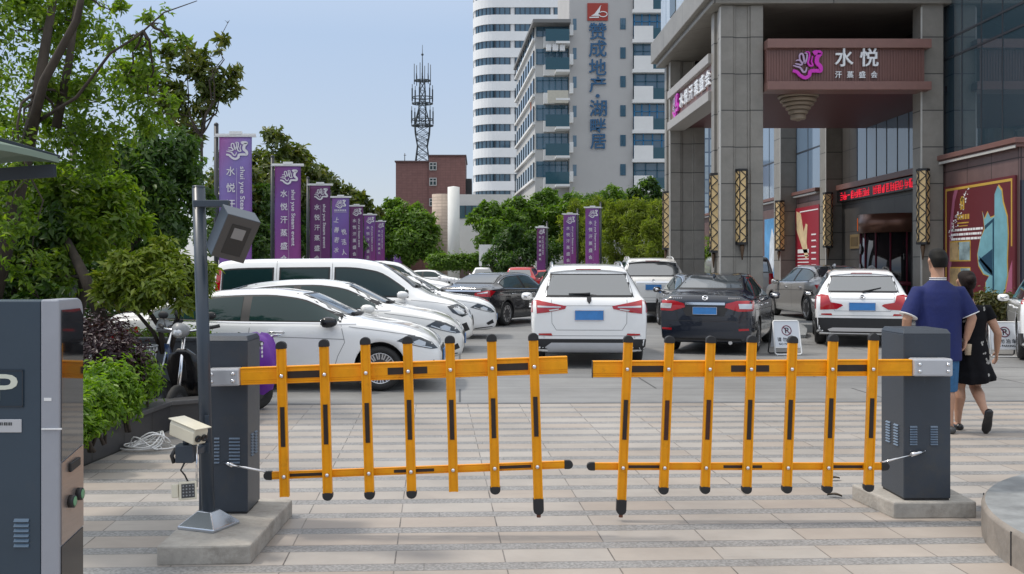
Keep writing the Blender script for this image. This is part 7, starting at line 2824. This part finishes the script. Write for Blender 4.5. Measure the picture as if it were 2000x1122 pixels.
def scooter(label, loc, rz, shield, basket=True, lamp=True):
    t = thing('electric_scooter', label, 'scooter', loc, rz, 'parked electric scooters')
    for x in (.55, -.5):
        b = MB()
        small_wheel(b, (x, 0, .2), .2)
        wo = b.build('wheel', M['tyre'], t)
        b = MB()
        b.lathe([(.125, -.02), (.1, -.03), (.03, -.035), (.03, .035), (.1, .03), (.125, .02)], 18, Matrix.Translation((x, 0, .2)) @ Matrix.Rotation(R(90), 4, 'X'))
        b.build('hub', M['rimdark'], wo)
    b = MB()
    b.box(-.45, .3, -.11, .11, .2, .28)
    b.bar((.3, 0, .26), (.42, 0, .62), .07, .05)
    b.bar((-.3, 0, .28), (-.42, 0, .66), .2, .16)
    b.build('frame', M['black'], t, bevel=.01)
    b = MB()
    b.loft([[Vector((x + .0, s_ * w_, z)) for s_, z_ in ((-1, 0), (-.5, 0), (0, 0), (.5, 0), (1, 0))] + [Vector((x - .05, s_ * w_, z)) for s_ in (1, .5, 0, -.5, -1)] for x, w_, z in ((.34, .12, .28), (.38, .17, .42), (.42, .19, .56), (.46, .14, .70), (.47, .05, .76))])
    b.build('front_shield', shield, t)
    b = MB()
    b.tube([(.55, 0, .22), (.47, 0, .55), (.40, 0, .92)], .02, 10)
    b.build('steering_stem', M['chrome'], t)
    b = MB()
    b.tube([(.30, -.33, .99), (.40, -.2, .96), (.41, 0, .93), (.40, .2, .96), (.30, .33, .99)], .014, 8)
    hb = b.build('handlebar', M['chrome'], t)
    for s_ in (-1, 1):
        b = MB()
        b.tube([(.29, s_ * .34, .992), (.36, s_ * .25, .972)], .019, 10)
        b.tube([(.36, s_ * .24, .975), (.42, s_ * .3, .965)], .006, 6)
        b.build('grip', M['black'], hb)
        b = MB()
        b.ball((.34, s_ * .27, 1.1), .05, 12, 0, .35, 1.2, .8)
        b.tube([(.38, s_ * .22, .965), (.345, s_ * .26, 1.06)], .006, 6)
        b.build('mirror', M['black'], hb)
    if lamp:
        b = MB()
        b.lathe([(.0, -.09), (.06, -.07), (.075, .0), (.07, .08), (.0, .1)], 18, Matrix.Translation((.46, 0, .95)) @ Matrix.Rotation(R(80), 4, 'Y'))
        lo = b.build('headlamp', M['plasticgrey'], t)
        b = MB()
        b.lathe([(.058, .0), (.03, .014), (0, .018)], 16, Matrix.Translation((.545, 0, .937)) @ Matrix.Rotation(R(80), 4, 'Y'))
        b.build('lamp_lens', M['lampwhite'], lo)
    b = MB()
    b.loft([[Vector((x, .13 * w_ * math.cos(a), z + .05 * math.sin(a) * (1 if math.sin(a) > 0 else .6))) for a in [2 * math.pi * k / 14 for k in range(14)]] for x, w_, z in ((-.62, .4, .74), (-.52, .9, .73), (-.3, 1., .70), (-.05, .8, .70), (.02, .3, .70))])
    b.build('seat', M['black'], t)
    if basket:
        b = MB()
        for z, sx, sy in ((.52, .085, .12), (.60, .1, .14), (.68, .115, .16), (.74, .12, .17)):
            pts = [(.66 + sx * math.cos(a), sy * math.sin(a), z) for a in [2 * math.pi * k / 20 for k in range(21)]]
            b.tube(pts, .0055 if z < .73 else .009, 6)
        for k in range(16):
            a = 2 * math.pi * k / 16
            b.tube([(.66 + .12 * math.cos(a), .17 * math.sin(a), .74), (.66 + .08 * math.cos(a), .115 * math.sin(a), .50)], .004, 5)
        for k in range(5):
            y = -.09 + k * .045
            b.tube([(.60, y, .50), (.72, y, .50)], .004, 5)
        b.build('basket', mat('basket_wire', (.55, .56, .56), .35, metal=.6), t)
    return t


scooter('blue scooter with wire basket and grey lamp between the bushes and the left cabinet', (-3.02, 11.35, 0), R(195), mat('blue_scooter_plastic', (.015, .035, .09), .3))
scooter('black scooter with chrome carrier just left of the left cabinet', (-2.98, 10.95, 0), R(258), M['blackgloss'], basket=False)
cs = thing('covered_scooter', 'scooter under a shiny purple rain cape behind the left cabinet', 'scooter', (-2.53, 11.6, 0), R(-30), 'parked electric scooters')
b = MB()
small_wheel(b, (0, -.1, .2), .2, 'y')
b.build('wheel', M['tyre'], cs)
b = MB()
b.tube([(-.3, .0, .84), (.0, .05, .78), (.3, 0, .84)], .015, 8)
b.tube([(.24, -.02, .83), (.40, -.07, .85)], .008, 6)
b.build('handlebar', M['chrome'], cs)
b = MB()
rings = []
g_ = random.Random(3)
for z, rx, ry, dy in ((.85, .04, .03, 0), (.84, .13, .05, 0), (.79, .22, .08, -.02), (.68, .28, .11, -.03), (.55, .30, .14, -.04), (.45, .27, .15, -.03), (.33, .24, .16, -.02), (.2, .17, .14, .0), (.07, .11, .1, .02)):
    rings.append([Vector((rx * math.cos(a) * (1 + .13 * math.sin(4 * a + z * 7) + .05 * math.sin(9 * a)), dy + ry * math.sin(a) * (1 + .15 * math.sin(7 * a - z * 4)), z + .015 * math.sin(3 * a))) for a in [2 * math.pi * k / 40 for k in range(40)]])
b.loft(rings)
cp = b.build('rain_cape', mat('purple_cape', (.16, .03, .34), .4, var=.12, scale=6, bump=.2, bscale=14), cs)
b = MB()
for i in range(3):
    for j in range(6 - i):
        x = .04 + i * .045
        b.box(x + .05, x + .062, -.155 + .004 * j, -.13, .76 - j * .045 - .03, .76 - j * .045)
b.build('cape_print', M['white_paint'], cp, fix=False)

cb = MB()
g_ = random.Random(9)
cc = Vector((PX(286, 9.0), 9.02, 0))
for k in range(6):
    pts = []
    ox, oy, rr_, ea = g_.uniform(-.05, .05), g_.uniform(-.06, .06), g_.uniform(.12, .17), g_.uniform(0, 3)
    for i in range(29):
        a = 2 * math.pi * i / 28
        u, v = rr_ * 1.15 * math.cos(a), rr_ * .9 * math.sin(a)
        pts.append(cc + Vector((ox + u * math.cos(ea) - v * math.sin(ea), oy + u * math.sin(ea) + v * math.cos(ea), .01 + k * .008 + .11 * max(0, math.sin(a + k)) ** 2)))
    cb.tube(pts, .0065, 7)
cb.tube([cc + Vector((.1, -.1, .012)), cc + Vector((.2, -.05, .01)), cc + Vector((.24, .06, .01)), cc + Vector((.17, .12, .01))], .0065, 7)
tag(cb.build('cable_coil', M['white_paint'], fix=False), 'loose coil of white cable lying on the paving by the planter', 'cable')
for px, py, lb, an in ((1630, 938, 'dead brown leaf on the paving nearer the barrier arm', .4), (1630, 971, 'curled dark leaf on the paving left of the right concrete base', -.5)):
    y = GY(py)
    b = MB()
    vs = []
    for i in range(7):
        u = i / 6
        w_ = .022 * math.sin(math.pi * u) + .001
        for s_ in (-1, 0, 1):
            vs.append(((u - .5) * .1, s_ * w_, .004 + .012 * abs(s_) + .01 * math.sin(u * 3)))
    b.add(vs, [(3 * i + k, 3 * i + k + 1, 3 * i + 4 + k, 3 * i + 3 + k) for i in range(6) for k in range(2)], 0, True)
    o = b.build('fallen_leaf', mat('dead_leaf', (.05, .035, .02), .8))
    o.location = (PX(px, y), y, 0)
    o.rotation_euler = (0, 0, an)
    tag(o, lb, 'leaf')
# pale sign far off, small barrier fence
fs = thing('far_sign', 'pale rectangular sign board far off under the trees', 'sign', (PX(954, 82), 82, 0))
b = MB()
b.box(-.75, .75, 0, .08, 1.7, 3.4)
b.build('board', M['white_paint'], fs)
b = MB()
for x in (-.6, .6): b.tube([(x, .04, 0), (x, .04, 1.72)], .05, 8)
b.build('post', M['plasticgrey'], fs)
b = MB()
rr2 = random.Random(4)
for i in range(5):
    x = -.6 + i * .26
    b.box(x, x + .16, -.012, 0, 2.2, 2.36)
b.build('sign_print', M['darkgrey'], fs, fix=False)
fn = thing('low_fence', 'low white railing far off across the lane', 'railing', (PX(925, 54), 54, 0))
b = MB()
for i in range(18):
    b.box(-1.6 + i * .19, -1.54 + i * .19, 0, .04, 0, 1.0)
b.box(-1.7, 1.8, -.01, .05, .85, .92)
b.box(-1.7, 1.8, -.01, .05, .2, .27)
b.build('railing', M['white_paint'], fn, fix=False)


# ------------------------------------------------------------------ people (seen from behind, walking away along +y)
def remeshed(mb, name, m, parent, voxel=.008, smooth=4, keep=None):
    o = mb.build(name, m, parent, fix=True)
    r = o.modifiers.new('r', 'REMESH')
    r.mode = 'VOXEL'
    r.voxel_size = voxel
    s_ = o.modifiers.new('s', 'SMOOTH')
    s_.factor = .5
    s_.iterations = smooth
    dg = bpy.context.evaluated_depsgraph_get()
    me = bpy.data.meshes.new_from_object(o.evaluated_get(dg), depsgraph=dg)
    o.modifiers.clear()
    o.data = me
    me.polygons.foreach_set('use_smooth', [True] * len(me.polygons))
    if not me.materials: me.materials.append(m)
    return o


def rings_v(mb, rows, n=20):
    """vertical stack of ellipses: (x, y, z, rx, ry)"""
    mb.loft([[Vector((x + rx * math.cos(a), y + ry * math.sin(a), z)) for a in [2 * math.pi * k / n for k in range(n)]] for x, y, z, rx, ry in rows])


def hand(mb, w_, d, side, curl=.6, s=1.0, palm_n=(0, 1, 0)):
    """palm with five bent fingers; w = wrist, d = direction of the fingers, palm_n = the way the palm looks"""
    w_, d, pn = Vector(w_), Vector(d).normalized(), Vector(palm_n).normalized()
    pn = (pn - d * pn.dot(d)).normalized()
    sx = d.cross(pn) * side
    L = .085 * s
    rings = []
    for t, hw_, th in ((0, .024, .018), (.35, .036, .017), (.8, .042, .015), (1.0, .040, .012)):
        c = w_ + d * (L * t)
        rings.append([c + sx * (hw_ * s * math.cos(a)) + pn * (th * s * math.sin(a)) for a in [2 * math.pi * k / 12 for k in range(12)]])
    mb.loft(rings)
    for k, (off, ln) in enumerate(((-.031, .062), (-.011, .074), (.010, .078), (.030, .070))):
        p = w_ + d * L * .92 + sx * off * s
        pts, rs = [p], [.0095 * s]
        dd = d.copy()
        for q in range(3):
            ang = curl * (.5 + .35 * q) + .07 * k
            dd = (d * math.cos(ang) + pn * math.sin(ang)).normalized()
            p = p + dd * ln * s * (.42, .32, .26)[q]
            pts.append(p)
            rs.append((.0092, .0085, .0072)[q] * s)
        mb.tube(pts, rs, 8)
    p = w_ + d * L * .3 + sx * .03 * s
    mb.tube([p, p + (sx * .7 + d * .6 + pn * .4).normalized() * .034 * s, p + (sx * .7 + d * .6 + pn * .4).normalized() * .034 * s + (d * .9 + pn * .45).normalized() * .03 * s, p + (sx * .6 + d * .8 + pn * .45).normalized() * .085 * s], [.013 * s, .011 * s, .0095 * s, .0075 * s], 8)


def head(mb, c, s, yaw=0.):
    """skull with jaw, nose, brow, ears, lips; faces +y"""
    c = Vector(c)
    rz = Matrix.Rotation(yaw, 3, 'Z')
    n = 24
    rows = [(-.118, .030, .028, .058), (-.108, .046, .046, .045), (-.085, .058, .064, .030), (-.05, .066, .078, .014), (-.01, .072, .090, .004), (.03, .0755, .096, -.004), (.065, .073, .092, -.008), (.09, .060, .076, -.008), (.108, .038, .048, -.006), (.116, .012, .014, -.004)]
    rings = []
    for z, rx, ry, dy in rows:
        rings.append([c + rz @ Vector((rx * s * math.cos(a), (dy + ry * math.sin(a)) * s, z * s)) for a in [2 * math.pi * k / n for k in range(n)]])
    mb.loft(rings)
    def P_(x, y, z): return c + rz @ Vector((x * s, y * s, z * s))
    mb.tube([P_(0, .088, .012), P_(0, .104, -.018), P_(0, .112, -.035), P_(0, .092, -.045)], [.008 * s, .011 * s, .015 * s, .010 * s], 8)
    for sg in (-1, 1):
        e = MB()
        mb.tube([P_(sg * .068, .004, -.045), P_(sg * .078, -.004, -.02), P_(sg * .084, -.010, .008), P_(sg * .078, -.004, .024)], [.008 * s, .011 * s, .013 * s, .008 * s], 8)
        mb.tube([P_(sg * .012, .083, .022), P_(sg * .04, .078, .026), P_(sg * .058, .062, .02)], [.009 * s, .009 * s, .006 * s], 6)
    mb.tube([P_(-.022, .082, -.068), P_(0, .090, -.066), P_(.022, .082, -.068)], [.006 * s, .009 * s, .006 * s], 6)


def face_bits(root, c, s, body):
    c = Vector(c)
    for sg in (-1, 1):
        b = MB()
        b.ball(c + Vector((sg * .031 * s, .078 * s, .004 * s)), .012 * s, 10)
        b.ball(c + Vector((sg * .031 * s, .088 * s, .004 * s)), .0045 * s, 8, 1)
        b.build('eye', [M['cotton'], M['blackgloss']], body)


# the man
man = thing('person', 'man from behind in navy polo shirt and denim shorts holding a small cup', 'person', (4.42, 9.9, 0))
sk = MB()
HZ = 1.655
head(sk, (0, .03, HZ), 1.0)
rings_v(sk, [(0, .005, 1.40, .075, .07), (0, .012, 1.46, .062, .062), (0, .02, 1.53, .060, .062), (0, .028, 1.60, .060, .062)])
rings_v(sk, [(0, 0, .80, .15, .11), (0, 0, .90, .172, .125), (0, 0, 1.02, .165, .118), (0, 0, 1.15, .17, .118), (0, 0, 1.30, .185, .115), (0, 0, 1.39, .165, .09), (0, .005, 1.43, .09, .07)])
for sg in (-1, 1):
    shp = Vector((sg * .20, 0, 1.345))
    if sg < 0:
        el, wr = Vector((-.315, -.03, 1.10)), Vector((-.275, .10, .90))
    else:
        el, wr = Vector((.30, -.05, 1.11)), Vector((.25, -.035, .90))
    sk.tube([Vector((sg * .12, 0, 1.335)), shp, shp.lerp(el, .5), el], [.06, .062, .053, .044], 14)
    sk.tube([shp.lerp(el, .8), el, el.lerp(wr, .35), wr], [.046, .045, .044, .029], 14)
    hand(sk, wr, (wr - el).normalized(), sg, 1.0 if sg > 0 else .5, 1.05, (-sg, .25, 0))
    hip = Vector((sg * .095, 0, .84))
    kn = Vector((sg * .10, .06 if sg < 0 else .03, .47))
    an = Vector((sg * .10, .10 if sg < 0 else -.02, .08))
    sk.tube([hip, hip.lerp(kn, .5), kn], [.092, .078, .058], 16)
    sk.tube([kn.lerp(hip, .1), kn, kn.lerp(an, .3) + Vector((0, -.015, 0)), kn.lerp(an, .7), an], [.06, .056, .058, .042, .034], 16)
    sk.tube([an + Vector((0, -.03, -.03)), an + Vector((0, .06, -.045)), an + Vector((0, .16, -.055))], [.036, .036, .028], 12)
body = remeshed(sk, 'body', M['skin'], man, .0075, 4)
face_bits(man, (0, .03, HZ), 1.0, body)
hr = MB()
rings_v(hr, [(0, -.030, HZ - .06, .058, .055), (0, -.028, HZ - .03, .069, .068), (0, -.020, HZ + .0, .0765, .082), (0, -.004, HZ + .03, .0815, .102), (0, .016, HZ + .065, .080, .102), (0, .018, HZ + .095, .068, .088), (0, .02, HZ + .117, .045, .056), (0, .02, HZ + .126, .014, .018)], 24)
remeshed(hr, 'hair', M['hair'], man, .007, 3)
sh_ = MB()
rings_v(sh_, [(0, -.005, .70, .215, .158), (0, -.005, .80, .214, .156), (0, -.004, .95, .214, .15), (0, -.002, 1.1, .216, .148), (0, 0, 1.22, .228, .145), (0, 0, 1.31, .236, .128), (0, 0, 1.36, .218, .115), (0, .002, 1.40, .175, .10), (0, .006, 1.435, .125, .09), (0, .012, 1.47, .085, .078)], 28)
cuffs = []
for sg in (-1, 1):
    shp = Vector((sg * .20, 0, 1.345))
    el = Vector((-.315, -.03, 1.10)) if sg < 0 else Vector((.30, -.05, 1.11))
    e2 = shp.lerp(el, .88)
    sh_.tube([Vector((sg * .10, 0, 1.345)), shp + Vector((0, 0, .006)), shp.lerp(el, .45), e2], [.072, .078, .082, .084], 18)
    cuffs.append((shp.lerp(el, .80), e2 + (el - shp).normalized() * .004))
g_ = random.Random(12)
for i in range(7):   # soft folds
    a = g_.uniform(0, 6.28)
    z = g_.uniform(.85, 1.25)
    x0, y0 = .195 * math.cos(a), .14 * math.sin(a)
    a2 = a + g_.uniform(-.7, .7)
    sh_.tube([(x0, y0, z), (.197 * math.cos((a + a2) / 2), .142 * math.sin((a + a2) / 2), z - .09), (.195 * math.cos(a2), .14 * math.sin(a2), z - .2)], [.006, .013, .006], 8)
shirt = remeshed(sh_, 'polo_shirt', M['polo'], man, .009, 5)
cf = MB()
for a, b_ in cuffs: cf.tube([a.lerp(b_, .62), b_], [.0865, .0875], 18)
cf.build('sleeve_band', M['cotton'], shirt)
co = MB()
rings_v(co, [(0, .008, 1.440, .086, .083), (0, .012, 1.462, .078, .077), (0, .016, 1.492, .074, .074), (0, .016, 1.494, .066, .066)], 24)
co.build('collar', M['polo'], shirt)
co = MB()
for z, q in ((1.452, .0845), (1.474, .0785), (1.490, .0765)):
    co.loft([[Vector((q * math.cos(a), .013 + q * .98 * math.sin(a), z + dz)) for a in [2 * math.pi * k / 24 for k in range(24)]] for dz in (0, .009)])
co.build('collar_stripe', M['cotton'], shirt)
st = MB()
rings_v(st, [(0, 0, .62, .175, .13), (0, 0, .78, .185, .14), (0, 0, .92, .175, .13)], 24)
for sg in (-1, 1):
    hip, kn = Vector((sg * .095, 0, .84)), Vector((sg * .10, .06 if sg < 0 else .03, .40))
    st.tube([hip, hip.lerp(kn, .5), kn], [.105, .10, .092], 18)
remeshed(st, 'shorts', M['denim'], man, .009, 4)
for sg in (-1, 1):
    an = Vector((sg * .10, .10 if sg < 0 else -.02, .08))
    b = MB()
    b.loft([[an + Vector((hw_ * math.cos(a), y, -.08 + .028 + h_ * math.sin(a) * (1 if math.sin(a) > 0 else .75))) for a in [2 * math.pi * k / 14 for k in range(14)]] for y, hw_, h_ in ((-.075, .025, .028), (-.05, .04, .042), (.03, .043, .045), (.1, .05, .04), (.16, .045, .034), (.20, .02, .02))])
    b.build('shoe', M['darkgrey'], man)
b = MB()
hc = Vector((.285, .0, .80))
b.lathe([(.026, -.05), (.034, .05), (.036, .055)], 18, Matrix.Translation(hc))
cup = b.build('paper_cup', mat('paper_cup', (.55, .45, .33), .6))
cup.location = (4.42, 9.9, 0)
tag(cup, 'small pale paper cup held in the hand of the man in navy', 'cup')
b = MB()
b.loft([[Vector((-.33 + rx * math.cos(a), .16 + .05 * math.sin(a), z)) for a in [2 * math.pi * k / 14 for k in range(14)]] for z, rx in ((.86, .02), (.80, .06), (.68, .12), (.5, .15), (.42, .14))])
bagp = b.build('plastic_bag', mat('white_bag', (.68, .68, .68), .45))
bagp.location = (4.42, 9.9, 0)
tag(bagp, 'white bag hanging from the left hand of the man behind the right cabinet', 'bag')

# the woman
wo = thing('person', 'woman from behind in a black flowered dress stepping forward with bare legs', 'person', (4.80, 10.05, 0))
dress_m = mat('black_dress', (.006, .006, .008), .8, spec=.15, var=.2, scale=20, bump=.3, bscale=30)
sk = MB()
hz = 1.455
head(sk, (-.03, .035, hz), .93, R(-14))
rings_v(sk, [(0, .01, 1.21, .06, .055), (-.01, .018, 1.27, .048, .048), (-.02, .025, 1.34, .046, .048), (-.03, .03, 1.40, .05, .05)], 18)
rings_v(sk, [(0, 0, .70, .15, .12), (0, 0, .82, .155, .125), (0, 0, .95, .125, .10), (0, 0, 1.08, .14, .10), (0, 0, 1.17, .145, .085), (0, .005, 1.22, .08, .06)])
for sg in (-1, 1):
    shp = Vector((sg * .155, 0, 1.175))
    if sg > 0:
        el, wr = Vector((.245, -.05, .955)), Vector((.275, .03, .765))
    else:
        el, wr = Vector((-.20, -.03, .95)), Vector((-.17, .12, .80))
    sk.tube([Vector((sg * .09, 0, 1.165)), shp, shp.lerp(el, .5), el], [.048, .05, .044, .036], 14)
    sk.tube([shp.lerp(el, .85), el, el.lerp(wr, .35), wr], [.037, .037, .036, .023], 14)
    hand(sk, wr, (wr - el).normalized(), sg, .55, .92, (-sg, .3, 0))
hipL, knL, anL = Vector((-.085, 0, .76)), Vector((-.085, .05, .42)), Vector((-.095, .06, .075))
hipR, knR, anR = Vector((.085, 0, .76)), Vector((.07, .06, .42)), Vector((.055, -.20, .19))
for hip, kn, an in ((hipL, knL, anL), (hipR, knR, anR)):
    sk.tube([hip, hip.lerp(kn, .5), kn], [.092, .078, .055], 16)
    sk.tube([kn.lerp(hip, .1), kn, kn.lerp(an, .3) + Vector((0, -.015, 0)), kn.lerp(an, .65), an], [.056, .052, .056, .040, .029], 16)
sk.tube([anL + Vector((0, -.03, -.03)), anL + Vector((0, .06, -.045)), anL + Vector((0, .14, -.052))], [.03, .030, .022], 12)
sk.tube([anR + Vector((0, -.02, -.01)), anR + Vector((0, -.02, -.08)), anR + Vector((0, .02, -.15))], [.03, .030, .022], 12)
body = remeshed(sk, 'body', M['skin'], wo, .007, 4)
face_bits(wo, (-.03, .035, hz), .93, body)
hr = MB()
cx_ = -.03
rings_v(hr, [(cx_, -.035, hz - .07, .045, .04), (cx_, -.028, hz - .04, .066, .062), (cx_, -.012, hz, .076, .084), (cx_, .006, hz + .035, .079, .098), (cx_, .02, hz + .065, .076, .096), (cx_, .022, hz + .092, .062, .08), (cx_, .022, hz + .112, .03, .04)], 24)
hr.ball((cx_ + .0, -.085, hz + .02), .045, 14)
hr.tube([(cx_, -.04, hz - .05), (cx_ + .01, -.055, hz - .12), (cx_ + .02, -.05, hz - .19)], [.03, .025, .008], 10)
remeshed(hr, 'hair', mat('dark_brown_hair', (.012, .006, .005), .6, spec=.2, var=.4, scale=60, bump=.5, bscale=160), wo, .007, 3)
ds = MB()
n = 44
rows = [(.475, .195, .165, .10), (.53, .205, .17, .07), (.58, .185, .155, .05), (.68, .175, .145, .03), (.80, .168, .138, .015), (.92, .138, .112, .0), (1.0, .142, .112, 0), (1.10, .158, .115, 0), (1.18, .15, .095, 0), (1.215, .11, .075, 0), (1.23, .08, .062, 0)]
rg = []
for z, rx, ry, fl in rows:
    rg.append([Vector((rx * math.cos(a) * (1 + fl * math.sin(9 * a)) + (.03 * (z < .6)), ry * math.sin(a) * (1 + fl * math.cos(9 * a)), z + (.02 * math.cos(a * 2 + 1) if z < .5 else 0))) for a in [2 * math.pi * k / n for k in range(n)]])
ds.loft(rg)
for sg in (-1, 1):
    shp = Vector((sg * .155, 0, 1.175))
    el = Vector((.245, -.05, .955)) if sg > 0 else Vector((-.20, -.03, .95))
    ds.tube([Vector((sg * .08, 0, 1.165)), shp + Vector((0, 0, .006)), shp.lerp(el, .42)], [.058, .064, .06], 16)
dr_ = remeshed(ds, 'dress', dress_m, wo, .0075, 2)
# printed pale flowers
bvh = BVHTree.FromPolygons([v.co.copy() for v in dr_.data.vertices], [list(p.vertices) for p in dr_.data.polygons])
fl_ = MB()
g_ = random.Random(21)
for i in range(46):
    a = g_.uniform(0, 6.28)
    z = g_.uniform(.52, 1.2)
    o_ = Vector((math.cos(a), math.sin(a), 0)) * .6 + Vector((0, 0, z))
    q, nn, _, _ = bvh.ray_cast(o_, Vector((-math.cos(a), -math.sin(a), 0)))
    if q is None: continue
    if nn.dot(Vector((math.cos(a), math.sin(a), 0))) < 0: nn = -nn
    mx = Matrix.Translation(q + nn * .003) @ nn.to_track_quat('Z', 'Y').to_matrix().to_4x4() @ Matrix.Rotation(g_.uniform(0, 6), 4, 'Z')
    for k in range(g_.choice((2, 3, 4))):
        r_ = g_.uniform(.007, .013)
        oo = (g_.uniform(-.016, .016), g_.uniform(-.022, .022))
        fl_.add([mx @ Vector((oo[0] + r_ * math.cos(t), oo[1] + r_ * 1.4 * math.sin(t), 0)) for t in [2 * math.pi * j / 7 for j in range(7)]], [list(range(7))])
fl_.build('flower_print', mat('flower_print', (.36, .35, .33), .7, var=.5, scale=30), dr_, fix=False)
for an, lift in ((anL, False), (anR, True)):
    b = MB()
    mx = Matrix.Translation(an) @ (Matrix.Rotation(R(-72), 4, 'X') if lift else Matrix.Identity(4))
    b.loft([[mx @ Vector((hw_ * 1.12 * math.cos(a), y * 1.06, -.054 + h_ * 1.25 * math.sin(a) * (1 if math.sin(a) > 0 else .62))) for a in [2 * math.pi * k / 14 for k in range(14)]] for y, hw_, h_ in ((-.062, .02, .02), (-.045, .034, .032), (.02, .036, .030), (.09, .044, .026), (.14, .04, .024), (.172, .018, .014))])
    b.build('shoe', M['blackgloss'], wo)
